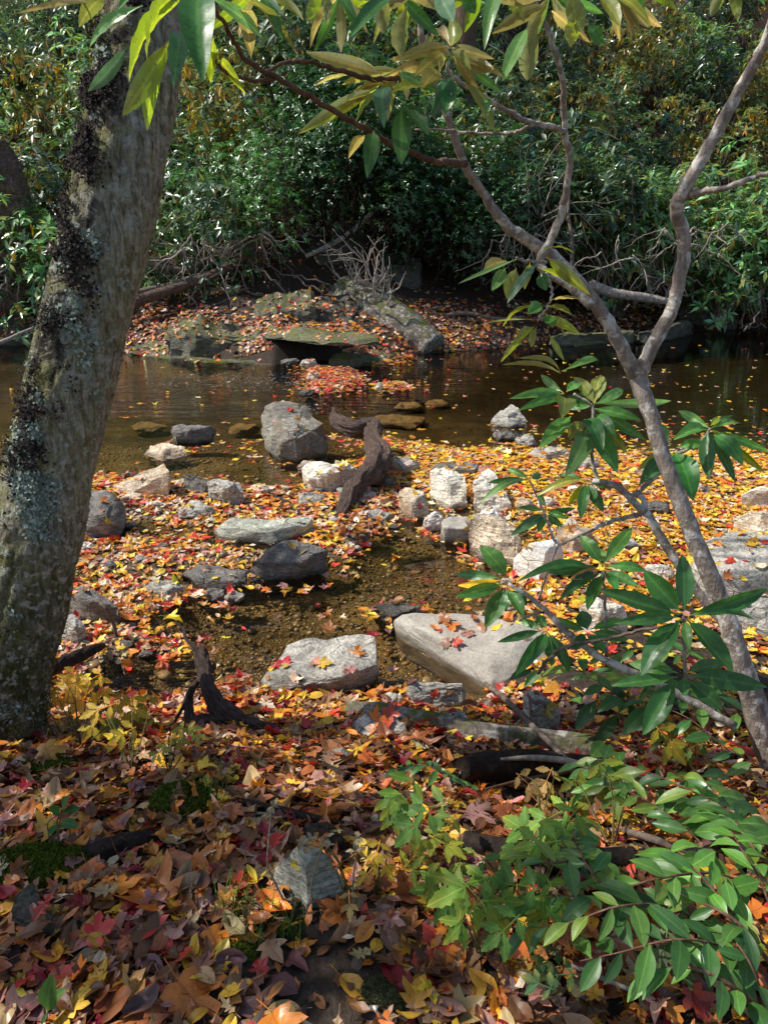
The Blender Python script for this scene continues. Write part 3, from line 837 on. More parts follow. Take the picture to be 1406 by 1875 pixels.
rock('grey heart shaped stone in front of the long smooth boulder', 'rk_grey', [(748, 1297, 0), (815, 1295, 0), (853, 1272, 0), (745, 1256, 1), (754, 1246, 1), (800, 1262, .75), (846, 1249, 1), (850, 1262, .8), (755, 1285, .5)], .11, .03, bev=.03)
rock('tall oblong grey stone leaning above the mossy log', 'rk_grey', [(968, 1332, 0), (1003, 1342, 0), (1024, 1320, 0), (958, 1272, .9), (982, 1260, 1), (1008, 1278, .9), (1024, 1308, .4), (975, 1300, .8)], .16, .06, bev=.05)
rock('grey stone under an orange leaf at the left end of the mossy log', 'rk_grey', [(665, 1390, 0), (745, 1395, 0), (642, 1318, .8), (690, 1300, 1), (742, 1325, .9), (745, 1360, .5), (690, 1345, .85), (650, 1350, .5)], .15, .1, bev=.05)
blob_rock('small black wet stone in the leaves left of the mossy log', 'rk_dark', 622, 1402, 46, 26, None, .8)
rock('pointed grey stone standing in the near leaf litter', 'rk_green', [(498, 1610, 0), (530, 1645, 0), (600, 1650, 0), (632, 1622, 0), (506, 1585, .4), (551, 1539, 1), (590, 1553, .92), (622, 1600, .45), (560, 1585, .75), (566, 1612, .5)], .17, None, bev=.025, rough=.03)
rock('dark mossy stone just behind the pointed grey stone', 'rk_far', [(545, 1540, 0), (625, 1548, 0), (560, 1510, .8), (600, 1503, 1), (628, 1525, .6)], .1, None)
rock('grey stone half buried at the lower left edge', 'rk_far', [(20, 1700, 0), (95, 1735, 0), (25, 1640, .8), (60, 1615, 1), (95, 1680, .6)], .09, None)
rock('low grey brown stone hidden in leaves above the flat slab', 'rk_grey', [(785, 1330, 0), (850, 1330, 0), (795, 1306, 1), (850, 1300, 1), (855, 1318, .6)], .06, None)
# drowned stones
for lb, px, py, w, h, z in (
        ('pale rounded stone lying under the clear water of the pool', 362, 1170, 120, 40, -.2),
        ('smooth brown stone under water between the tilted slab and the flat slab', 575, 1135, 105, 40, -.2),
        ('olive drowned stone nearest the leaf island', 750, 752, 60, 14, -.22), ('long olive drowned stone in the deep channel', 660, 738, 100, 16, -.3),
        ('drowned brown stone left of the pointed speckled rock', 800, 752, 48, 20, -.28), ('flat drowned stone before the yellow leaf bar', 730, 786, 130, 18, -.24),
        ('drowned flat stone above the dark grey boulder', 268, 790, 70, 14, -.2), ('drowned stone left of the tall blocky rock', 445, 795, 60, 16, -.2)):
    blob_rock(lb, 'rk_sunk', px, py, w, h, z, .8, rough=.03)
# --- far bank
rock('long mossy flat ledge with leaves on top overhanging a dark hollow', 'rk_moss', [(495, 616, 0), (590, 630, 0), (692, 630, 0), (490, 596, .9), (560, 590, 1), (660, 602, 1), (694, 616, .7), (600, 610, .95)], .15, .40, bev=.03, rough=.03, sink=.02)
rock('mossy left ledge carpeted with leaves above the waterline', 'rk_moss', [(236, 650, 0), (330, 660, 0), (430, 668, 0), (512, 668, 0), (245, 628, .9), (330, 624, 1), (420, 632, .9), (500, 646, .8), (516, 655, .5)], .17, .0, bev=.05, rough=.05)
rock('upper mossy shelf on the left far bank', 'rk_moss', [(300, 612, 0), (400, 618, 0), (480, 622, 0), (310, 585, .9), (400, 578, 1), (480, 592, .9)], .16, .42, bev=.06, rough=.05, sink=.3, yd=0.5)
rock('leaf covered mossy boulder behind the overhanging ledge', 'rk_moss', [(470, 575, 0), (530, 580, 0), (580, 560, 0), (465, 545, .8), (510, 530, 1), (575, 535, .7)], .42, .9, bev=.06, rough=.05, sink=.4, yd=0.5)
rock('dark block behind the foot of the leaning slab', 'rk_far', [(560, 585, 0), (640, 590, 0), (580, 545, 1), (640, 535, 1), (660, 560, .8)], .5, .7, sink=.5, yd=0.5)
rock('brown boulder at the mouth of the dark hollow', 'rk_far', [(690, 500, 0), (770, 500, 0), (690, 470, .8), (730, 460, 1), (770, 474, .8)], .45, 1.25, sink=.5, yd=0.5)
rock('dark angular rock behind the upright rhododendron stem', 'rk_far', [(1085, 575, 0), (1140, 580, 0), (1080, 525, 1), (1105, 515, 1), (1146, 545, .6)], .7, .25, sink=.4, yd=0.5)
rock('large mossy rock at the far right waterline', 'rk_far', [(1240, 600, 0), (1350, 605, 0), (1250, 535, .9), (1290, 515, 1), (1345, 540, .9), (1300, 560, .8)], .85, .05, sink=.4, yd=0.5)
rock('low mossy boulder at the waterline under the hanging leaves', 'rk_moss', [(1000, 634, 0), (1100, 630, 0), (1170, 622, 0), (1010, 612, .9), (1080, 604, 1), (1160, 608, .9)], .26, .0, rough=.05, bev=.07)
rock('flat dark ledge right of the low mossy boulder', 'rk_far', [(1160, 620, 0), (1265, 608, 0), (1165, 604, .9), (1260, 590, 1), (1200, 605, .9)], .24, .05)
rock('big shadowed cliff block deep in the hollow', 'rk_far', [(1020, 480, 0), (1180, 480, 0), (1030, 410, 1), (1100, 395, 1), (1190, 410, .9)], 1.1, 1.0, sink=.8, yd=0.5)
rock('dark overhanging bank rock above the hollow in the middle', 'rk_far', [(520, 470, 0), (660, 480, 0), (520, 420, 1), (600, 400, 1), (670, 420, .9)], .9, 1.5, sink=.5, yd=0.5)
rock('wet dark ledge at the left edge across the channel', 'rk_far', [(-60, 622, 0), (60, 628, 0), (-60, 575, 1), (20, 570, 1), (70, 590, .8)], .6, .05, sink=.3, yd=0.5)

# small stones wedged between the larger ones
for k, (px, py, w, h, mt) in enumerate(((520, 900, 22, 12, 'rk_tan'), (470, 935, 30, 14, 'rk_grey'), (610, 960, 26, 12, 'rk_grey'), (585, 905, 24, 14, 'rk_dark'), (705, 890, 34, 18, 'rk_dark'), (700, 925, 30, 14, 'rk_tan'), (760, 965, 28, 14, 'rk_grey'), (720, 985, 30, 10, 'rk_dark'), (836, 1000, 26, 10, 'rk_tan'), (890, 1050, 40, 16, 'rk_grey'), (930, 1075, 30, 14, 'rk_pale'), (1045, 1050, 44, 30, 'rk_grey'), (1000, 930, 36, 20, 'rk_pale'), (960, 935, 34, 26, 'rk_tan'), (842, 900, 20, 24, 'rk_grey'),
        (240, 985, 26, 10, 'rk_grey'), (300, 1005, 34, 10, 'rk_dark'), (255, 1030, 30, 12, 'rk_grey'), (360, 1010, 26, 8, 'rk_tan'), (650, 1010, 26, 10, 'rk_grey'), (150, 1010, 40, 16, 'rk_pale'), (200, 1040, 30, 12, 'rk_dark'), (470, 1100, 22, 8, 'rk_dark'), (240, 880, 34, 14, 'rk_dark'), (330, 890, 26, 14, 'rk_tan'), (1150, 1010, 50, 22, 'rk_grey'), (1210, 1060, 60, 26, 'rk_pale'), (1170, 870, 40, 12, 'rk_tan'), (1290, 900, 44, 14, 'rk_grey'), (1060, 905, 40, 16, 'rk_pale'), (225, 1235, 30, 14, 'rk_dark'), (270, 1215, 26, 12, 'rk_dark'), (230, 1190, 30, 16, 'rk_dark'), (720, 1290, 40, 16, 'rk_grey'), (900, 1300, 44, 14, 'rk_grey'), (590, 1390, 30, 14, 'rk_dark'))):
    blob_rock('small loose stone wedged among leaves and larger rocks in the stream', mt, px, py, w, h, None, .7, rough=.05, smooth_it=1, group='small loose stones between the larger rocks')

# gravel: countless pebbles on the shallow bed
def pebbles(n, seed):
    rg = np.random.default_rng(seed)
    bm = bmesh.new(); bmesh.ops.create_icosphere(bm, subdivisions=1, radius=1.0)
    bv = np.array([v.co[:] for v in bm.verts]); bf = np.array([[v.index for v in f.verts] for f in bm.faces]); bm.free()
    px = rg.uniform(-150, 1300, n * 2); py = rg.uniform(760, 1270, n * 2)
    P = np.array([at_z(a, b, -.08)[:2] for a, b in zip(px, py)])
    z = H(P[:, 0], P[:, 1])
    ok = (z < 0.03) & (z > -.24); P = P[ok][:n]; z = z[ok][:n]; n = len(P)
    s = np.exp(rg.normal(math.log(.0065), .55, n)) * (0.75 + 0.09 * P[:, 1]); s = np.clip(s, .004, .04)
    V = bv[None] * (1 + rg.normal(0, .13, (n, len(bv), 1))) * s[:, None, None] * np.array([1, 1, .55]) * rg.uniform(.7, 1.3, (n, 1, 3))
    a = rg.uniform(0, 6.28, n); c, s_ = np.cos(a)[:, None], np.sin(a)[:, None]
    X = V[:, :, 0] * c - V[:, :, 1] * s_; Y = V[:, :, 0] * s_ + V[:, :, 1] * c
    V = np.stack([X + P[:, None, 0], Y + P[:, None, 1], V[:, :, 2] + z[:, None] + s[:, None] * .2], -1).reshape(-1, 3)
    Fc = (bf[None] + (np.arange(n) * len(bv))[:, None, None]).reshape(-1, 3)
    pal = np.array([(.30, .19, .08), (.42, .30, .14), (.22, .17, .11), (.16, .13, .10), (.5, .44, .33), (.35, .22, .10), (.25, .22, .18)])
    cl = pal[rg.integers(0, len(pal), n)] * rg.uniform(.55, 1.15, (n, 1))
    return mesh_np('gravel', V, [Fc], None, {'Col': ('FLOAT_COLOR', np.repeat(cl, len(bv), 0))})


t = NT('stream pebbles')
cc = t.mix(0.4, t.attr('Col'), t.ramp(t.noise(t.pos(), 90, 3), [(0.3, 0.4), (0.7, 1.2)]), 'MULTIPLY')
M['pebble'] = t.done(t.pbr(cc, 0.3, None, 0.5))
gm = pebbles(17000, 5); gm.materials.append(M['pebble'])
tag(link('gravel', gm), 'golden brown pebbles and gravel on the shallow stream bed', 'gravel', kind='stuff')
# ------------------------------------------------------------------ leaf geometry
def leaf_np(base, tip, wratio=0.3, up=None, bend=0.12, fold=0.25, rows=9, roll=0.0, shape=0.85, wavy=0.0, rg=random):
    """one blade from base to tip; returns V, faces, lp"""
    base = np.asarray(base, float); tip = np.asarray(tip, float)
    d = tip - base; L = np.linalg.norm(d); d = d / L
    up = np.array([0, 0, 1.0]) if up is None else np.asarray(up, float)
    s = np.cross(d, up)
    if np.linalg.norm(s) < 0.05: s = np.cross(d, [0.3, -1, 0.2])
    s /= np.linalg.norm(s); n = np.cross(s, d)
    if roll:
        s, n = s * math.cos(roll) + n * math.sin(roll), n * math.cos(roll) - s * math.sin(roll)
    t = np.linspace(0, 1, rows)
    pet = 0.07
    w = np.sin(np.pi * np.clip((t - pet) / (1 - pet), 0, 1) ** shape) ** 0.8 * wratio * 0.5
    w = np.maximum(w, 0.008 * (1 - t) + 0.001)
    zc = bend * np.sin(np.pi * t)
    V, lp = [], []
    for k in range(rows):
        for j in (-1, -0.5, 0, 0.5, 1):
            ww = w[k] * j
            zz = zc[k] + abs(j) ** 1.3 * w[k] * fold + wavy * math.sin(k * 1.9 + j * 2.2) * w[k]
            V.append(base + L * (d * t[k] + s * ww + n * zz)); lp.append((ww * 1.0, t[k], 0))
    i = np.arange(rows - 1)[:, None] * 5 + np.arange(4)[None, :]
    Q = np.stack([i, i + 1, i + 6, i + 5], -1).reshape(-1, 4)
    return np.array(V), [Q], np.array(lp)


# ------------------------------------------------------------------ the big leaning tree on the left
TREE_Y = 2.25
cl = [(-12, 1330), (0, 1250), (38, 1100), (74, 950), (106, 800), (154, 600), (201, 400), (241, 200), (258, 100), (290, -100), (330, -330)]
wd = [178, 172, 165, 158, 152, 150, 154, 154, 154, 152, 150]
P, rr = [], []
for (cx, cy), w in zip(cl, wd):
    q = at_y(cx, cy, TREE_Y + 0.0004 * (1330 - cy))
    P.append(q); rr.append(0.5 * w * (q - EYE) @ FW / F)
P = np.array(P)
P0 = P[0] + (P[0] - P[1]) * 1.0; P0[2] = min(P0[2], gz(P0[0], P0[1]) - .15)
top = P[-1]; tdir = (P[-1] - P[-3]); tdir /= np.linalg.norm(tdir)
P = np.vstack([P0, P, top + tdir * 1.6, top + tdir * 3.4 + [0.1, .1, .1], top + tdir * 5.4 + [0.1, .4, .3]])
rr = [rr[0] * 1.12] + rr + [rr[-1] * .9, rr[-1] * .72, rr[-1] * .4]
TREE = empty('leaning_tree', (P[0][0], P[0][1], P[0][2] + .15), 'big leaning tree at the left edge, its bark crusted with moss, lichen and black liverwort', 'tree')
TORG = np.array(TREE.location)


def trunk_bump(u, th, r):
    x = np.cos(th); y = np.sin(th)
    return r * (.30 * np.exp(-u / .035) * (.6 + .4 * np.cos(3 * th + 1)) + 0.10 * fbm(x * 1.2 + 5 + y * .3, u * 9 + y, 1.0, 2) + 0.10 * fbm(x * 3 + y * 2.2, u * 26 + y * 2, 1.6, 5) + 0.07 * fbm(x * 8 + y * 3, u * 60 + y * 7, 2.0, 8) - .09 * np.maximum(0, .16 - np.abs(fbm(x * 5 + 3, u * 20 + y * 5, 2.2, 12))) * 3)


nT, sT = 420, 96
V, Fs = tube(P, rr, sT, nT, bump=trunk_bump)
C = catmull(P, nT); rads = np.interp(np.linspace(0, 1, nT), np.linspace(0, 1, len(P)), rr)
ring = np.repeat(np.arange(nT), sT)
uu = np.zeros(len(V)); uu[:nT * sT] = (V[:nT * sT, 0] - C[ring, 0]) / rads[ring] * 0.5 + 0.5
vv = np.clip((V[:, 2] - 0.3) / 2.3, 0, 1)
TRK = None
me = mesh_np('trunk', V - TORG, Fs, M['trunk'], {'tp': ('FLOAT_VECTOR', np.stack([uu, vv, vv * 0], 1))})
TRK = link('trunk', me, TREE)
TRV = V
# black leafy liverwort clumps and grey lichen rosettes: many small flakes standing off the bark
def flakes(name, mat, dens, size, pick, seed, cols, lift=0.012):
    rg = np.random.default_rng(seed)
    cand = np.arange(nT * sT)
    vis = V[cand][:, 1] < C[ring, 1] + 0.09
    w = pick(uu[cand], V[cand]) * vis
    ids = rg.choice(cand, dens, p=w / w.sum())
    p = V[ids]; nn = p - C[ring[ids]]; nn /= np.linalg.norm(nn, axis=1)[:, None]
    p = p + nn * rg.uniform(-.002, lift, (dens, 1)) + rg.normal(0, .006, p.shape)
    a = rg.normal(size=(dens, 3)); a -= nn * (np.sum(a * nn, 1) * 0.5)[:, None]; a /= np.linalg.norm(a, axis=1)[:, None]
    b = np.cross(nn, a); b /= np.linalg.norm(b, axis=1)[:, None]
    s = size * rg.uniform(.5, 1.5, (dens, 1))
    q = np.stack([p - a * s, p - b * s * .6 + nn * s * .3, p + a * s + nn * s * .5, p + b * s * .6], 1).reshape(-1, 3)
    Q = (np.arange(dens)[:, None] * 4 + np.arange(4)[None]).astype(int)
    c = np.array(cols)[rg.integers(0, len(cols), dens)] * rg.uniform(.6, 1.2, (dens, 1))
    me = mesh_np(name, q - TORG, [Q], M[mat], {'Col': ('FLOAT_COLOR', np.repeat(c, 4, 0))}, smooth=False)
    return link(name, me, TRK)


tcol = NT('bark flakes'); M['flake'] = tcol.done(tcol.pbr(tcol.attr('Col'), 0.9, None, 0.15))
def pk(p, sc, sd): return fbm(p[:, 0] * 1.0 + p[:, 2] * .35, p[:, 2] + p[:, 1] * .4, sc, sd, 3)
o = flakes('liverwort', 'flake', 19000, .006, lambda u, p: np.clip(pk(p, 13, 71) * 6 - .1, 0, 1) * np.exp(-((u - .34 - .1 * np.sin(p[:, 2] * 5)) / .19) ** 2) * sst(1.0, 1.35, p[:, 2]) + 1e-6, 3, [(.018, .014, .013), (.04, .03, .028), (.07, .055, .048)], .022)
o['label'] = 'black crusty liverwort clumps'
o = flakes('lichen', 'flake', 6500, .0075, lambda u, p: np.clip(pk(p, 8, 91) * 6 - .9, 0, 1) * np.exp(-((u - .5) / .22) ** 2) + 1e-6, 4, [(.25, .30, .25), (.36, .42, .35), (.2, .25, .2)], .008)
o['label'] = 'pale green lichen rosettes'
o = flakes('moss', 'flake', 7000, .005, lambda u, p: np.clip(pk(p, 5, 81) * 5 + .3, 0, 1) * (np.exp(-((u - .12) / .16) ** 2) + .8 * sst(1.1, .6, p[:, 2])) + 1e-6, 5, [(.10, .11, .015), (.2, .2, .03), (.05, .06, .01)], .006)
o['label'] = 'yellow green moss film'

# limbs and crown of the tree, above the frame
LEAF6V = np.array([(0, 0, 0), (-.33, .38, .05), (0, .45, -.02), (.33, .38, .05), (-.16, .75, .02), (.16, .75, .02), (0, 1, -.05)])
LEAF6F = np.array([(0, 2, 1), (0, 3, 2), (1, 2, 4), (2, 3, 5), (2, 5, 4), (4, 5, 6)])


def rot_frames(n, rg, nrm=None, tilt=1.0):
    """n random rotation matrices; columns = x,y,z axes; z tends to nrm when tilt is small"""
    z = rg.normal(size=(n, 3)) if nrm is None else np.asarray(nrm) + rg.normal(0, tilt, (n, 3))
    z /= np.linalg.norm(z, axis=1)[:, None]
    y = rg.normal(size=(n, 3)); y -= z * np.sum(y * z, 1)[:, None]; y /= np.linalg.norm(y, axis=1)[:, None]
    x = np.cross(y, z)
    return np.stack([x, y, z], -1)


def inst(tv, tf, pos, rot, sc, cols, mbuild):
    n = len(pos)
    rad = np.hypot(tv[:, 0], tv[:, 1] - (0 if tv[:, 1].min() < -.2 else .45)); rad = np.clip(rad / (rad.max() + 1e-6), 0, 1)
    eg = np.random.default_rng(n).uniform(-.35, .5, n)
    V = np.einsum('nij,kj->nki', rot, tv) * np.asarray(sc).reshape(n, 1, 1) + np.asarray(pos)[:, None, :]
    k = len(tv)
    Fc = (tf[None] + (np.arange(n) * k)[:, None, None]).reshape(-1, tf.shape[1])
    mbuild.add(V.reshape(-1, 3), [Fc], Col=(cols[:, None, :] * (1 - eg[:, None] * rad[None] ** 2)[:, :, None] * np.stack([np.ones(k), 1 - .10 * rad, 1 - .2 * rad], 1)[None]).reshape(-1, 3), lp=np.tile(tv * [.7, 1, 1], (n, 1)))


def pick_cols(n, pal, wts, rg, var=.2):
    pal = np.array(pal, float); wts = np.array(wts, float)
    c = pal[rg.choice(len(pal), n, p=wts / wts.sum())]
    return c * np.exp(rg.normal(0, var, (n, 1))) * np.exp(rg.normal(0, var * .35, (n, 3)))


CANOPY = [(.14, .16, .03), (.32, .2, .03), (.35, .12, .02), (.10, .13, .025)]
tt = top + tdir * 2.6
rg = np.random.default_rng(21)


def shade_at(px, py, t):
    return G(px, py) + SUN * t


# clumps: targets on the ground that lie in shade in the photograph, lifted towards the sun into the crown
clump = [(tt + np.array([0.5, .8, 2.2]), 1.1, 500), (tt + np.array([-.7, -.3, 1.7]), .9, 400)]
for px, py, t_, rad, n in ((60, 1420, 5.0, .24, 200), (280, 1490, 5.6, .22, 170), (450, 1540, 5.2, .2, 130), (140, 1580, 5.2, .2, 130), (400, 1410, 5.4, .12, 60), (1000, 1440, 5.8, .2, 130), (620, 1500, 5.5, .16, 80), (1120, 1660, 5.2, .12, 40), (260, 1720, 5.6, .10, 30), (700, 1690, 5.6, .1, 30), (40, 1760, 5.6, .1, 30), (1250, 1400, 5.6, .14, 60), (150, 1690, 5.3, .16, 70), (360, 1800, 5.5, .12, 40), (820, 1790, 5.6, .11, 36), (1150, 1800, 5.6, .14, 50), (600, 1760, 5.3, .1, 30),
                           (20, 1130, 4.4, .26, 200), (100, 1000, 4.2, .16, 70), (190, 940, 5.0, .2, 100), (760, 1030, 6.0, .10, 45), (560, 1085, 6.0, .16, 70), (680, 1000, 6.0, .1, 45), (1300, 1250, 6.0, .2, 90)):
    clump.append((shade_at(px, py, t_), rad, n))
mb = MB(); lb = MB()
for k, (c, r_, n) in enumerate(clump):
    u = rg.normal(size=(n, 3)); u /= np.linalg.norm(u, axis=1)[:, None]
    pp = c + u * r_ * rg.uniform(.2, 1, (n, 1)) ** .6
    inst(LEAF6V, LEAF6F, pp, rot_frames(n, rg, (0, 0, 1), .8), rg.uniform(.07, .13, n), pick_cols(n, CANOPY, [4, 2, 1, 4], rg), mb)
    st = top + tdir * rg.uniform(1.4, 4.2)
    mid = (st + c) / 2 + np.array([0, 0, .25])
    L_ = np.linalg.norm(c - st)
    Vt, Ft = tube([st, mid, c], [.014 + .006 * L_, .012, .004], 6, 12, wob=.02, seed=k)
    lb.add(Vt, Ft)
link_o = lb.build('limb', M['log'], TREE, TORG)
mb.build('crown', M['fallen_far'], TREE, TORG)

# ------------------------------------------------------------------ foreground rhododendron
RG = (.022, .075, .018)
rb = G(1392, 1372)
RH = empty('rhododendron_shrub', rb, 'tall forked rhododendron at the right whose mottled stems cross the whole upper picture', 'shrub')
RORG = np.array(rb)


def ptube(name, mat, pts, Y, wpx, seg=10, parent=None, org=None, wob=.0, seed=1, n=None, bumpy=.0, label=None):
    """tube through pixel points; Y a number, a pair or a list of depths; wpx widths in pixels"""
    n_ = len(pts)
    Ys = np.interp(np.linspace(0, 1, n_), np.linspace(0, 1, np.size(Y)), np.atleast_1d(Y))
    Ws = .8 * np.interp(np.linspace(0, 1, n_), np.linspace(0, 1, np.size(wpx)), np.atleast_1d(wpx))
    Q = np.array([at_y(p[0], p[1], y) for p, y in zip(pts, Ys)])
    rr_ = [.5 * w * ((q - EYE) @ FW) / F for q, w in zip(Q, Ws)]
    bf = None
    if bumpy:
        bf = lambda u, th, r: r * bumpy * (fbm(np.cos(th) * 1.5 + seed, u * 14 + np.sin(th), 1.0, seed) + .6 * fbm(np.cos(th) * 3 + seed, u * 60 + np.sin(th) * 2, 1.0, seed + 2)) * 2
    m = MB(); m.add(*tube(Q, rr_, seg, n or max(8, n_ * 7), wob=wob, seed=seed, bump=bf))
    o = m.build(name, mat, parent, org if org is not None else (None if parent is not None else Q[0]))
    return o, Q


def rh(name, pts, Y, w, mat='stem', seg=12, seed=1, label=None):
    o, Q = ptube(name, M[mat], pts, Y, w, seg, RH, RORG, wob=.0015, seed=seed, bumpy=.1)
    if label: o['label'] = label
    return Q


rh('trunk', [(1420, 1420), (1392, 1330), (1345, 1180), (1318, 1100), (1270, 985), (1225, 870), (1192, 765), (1166, 688)], [2.12, 2.2, 2.3, 2.4], [64, 56, 46, 42, 40, 36, 34, 44], seg=20, label='mottled main trunk up to the fork')
rh('stem', [(1166, 690), (1150, 660), (1112, 590), (1062, 520), (1010, 468), (930, 415), (882, 350), (850, 300), (822, 222), (792, 150), (770, 60), (765, 0), (770, -80)], [2.4, 2.35, 2.2, 2.0], [38, 34, 30, 28, 26, 20, 18, 17, 15, 12, 10], seg=16, seed=2, label='long left stem curving up past the hanging leaves')
rh('stem', [(1168, 690), (1188, 645), (1232, 560), (1252, 450), (1238, 385), (1252, 348), (1312, 240), (1375, 125), (1412, 45), (1440, -60)], [2.4, 2.35, 2.25, 2.1], [36, 30, 30, 30, 32, 26, 22, 18], seg=16, seed=3, label='right stem with a crook below the side branch')
rh('branch', [(1245, 360), (1280, 352), (1325, 344), (1380, 325), (1440, 305)], [2.3, 2.15], [20, 14, 10], seed=4)
rh('branch', [(1082, 560), (1040, 520), (996, 496), (990, 470), (1008, 440), (1030, 375), (1042, 300), (1034, 240), (1030, 150), (1008, 70), (975, 0), (960, -60)], [2.25, 2.3, 2.15, 1.95], [22, 20, 20, 18, 15, 13, 12, 10], seed=5, label='pale slender branch rising beside the left stem')
rh('branch', [(1034, 243), (1012, 232), (968, 224), (915, 195), (870, 165), (825, 135), (818, 90)], [2.1, 1.95], [13, 11, 8], seed=6)
rh('branch', [(975, 228), (940, 242), (890, 245), (820, 238), (760, 236)], [2.05, 2.1], [9, 7, 4], seed=7)
rh('branch', [(852, 300), (820, 297), (785, 292), (700, 255), (610, 202), (530, 155), (455, 112), (420, 60), (385, -5)], [2.1, 1.8, 1.5], [17, 14, 13, 11, 9], mat='redstem', seed=8)
rh('branch', [(788, 150), (750, 142), (690, 146), (620, 128), (560, 112), (520, 118), (480, 135)], [2.0, 1.8, 1.7], [13, 11, 7], mat='redstem', seed=9)
rh('branch', [(500, 148), (440, 142), (400, 118), (385, 60), (350, -10)], [1.7, 1.5, 1.45], [9, 8, 6], mat='redstem', seed=10)
# low branches
rh('branch', [(1330, 1150), (1275, 1080), (1225, 1010), (1190, 950), (1175, 935), (1128, 890), (1085, 880)], [2.3, 2.45, 2.55], [22, 20, 18, 12], seed=11)
rh('branch', [(1180, 938), (1178, 915), (1165, 905), (1150, 915), (1190, 880), (1225, 850), (1240, 830)], [2.5, 2.6, 2.7], [14, 12, 9], seed=12)
rh('branch', [(1178, 940), (1110, 958), (1050, 985), (1020, 1000)], [2.5, 2.55], [11, 9, 6], seed=13)
rh('branch', [(1100, 890), (1085, 850), (1082, 800), (1084, 745), (1050, 722)], [2.55, 2.6], [9, 8, 6], seed=14)
rh('branch', [(1240, 832), (1280, 810), (1300, 785)], [2.7, 2.7], [9, 6], seed=15)
rh('branch', [(1345, 1330), (1220, 1260), (1110, 1210), (1040, 1160), (985, 1105), (930, 1068)], [2.1, 2.25, 2.4], [20, 18, 14, 8], seed=16)
rh('branch', [(985, 1232), (1010, 1200), (1045, 1180), (1110, 1170), (1170, 1155), (1230, 1145)], [2.25, 2.05], [9, 9, 6], mat='twig', seed=17)
rh('branch', [(1255, 1260), (1252, 1190), (1250, 1128)], [1.95, 1.95], [9, 7], seed=18)
rh('branch', [(1110, 1205), (1108, 1120), (1104, 1045)], [2.25, 2.3], [8, 6], seed=19)
rh('branch', [(1020, 1000), (1004, 1040), (985, 1100)], [2.5, 2.42], [5, 5], mat='twig', seed=20)
rh('branch', [(998, 945), (985, 915), (970, 880)], [2.9, 3.0], [5, 4], seed=21)
rh('branch', [(1020, 1000), (1008, 975), (998, 945)], [2.5, 2.9], [6, 5], seed=22)
rh('branch', [(1000, 480), (965, 478), (945, 472)], [2.25, 2.1], [7, 5], seed=23)
rh('branch', [(1000, 500), (1010, 540), (985, 588)], [2.25, 2.1], [6, 5], seed=24)

DK = (.020, .070, .022); MD = (.035, .105, .028); YG = (.12, .17, .012); OL = (.09, .11, .03); TN = (.26, .22, .11); BL = (.03, .075, .05); YE = (.5, .32, .03); PG = (.06, .14, .05)
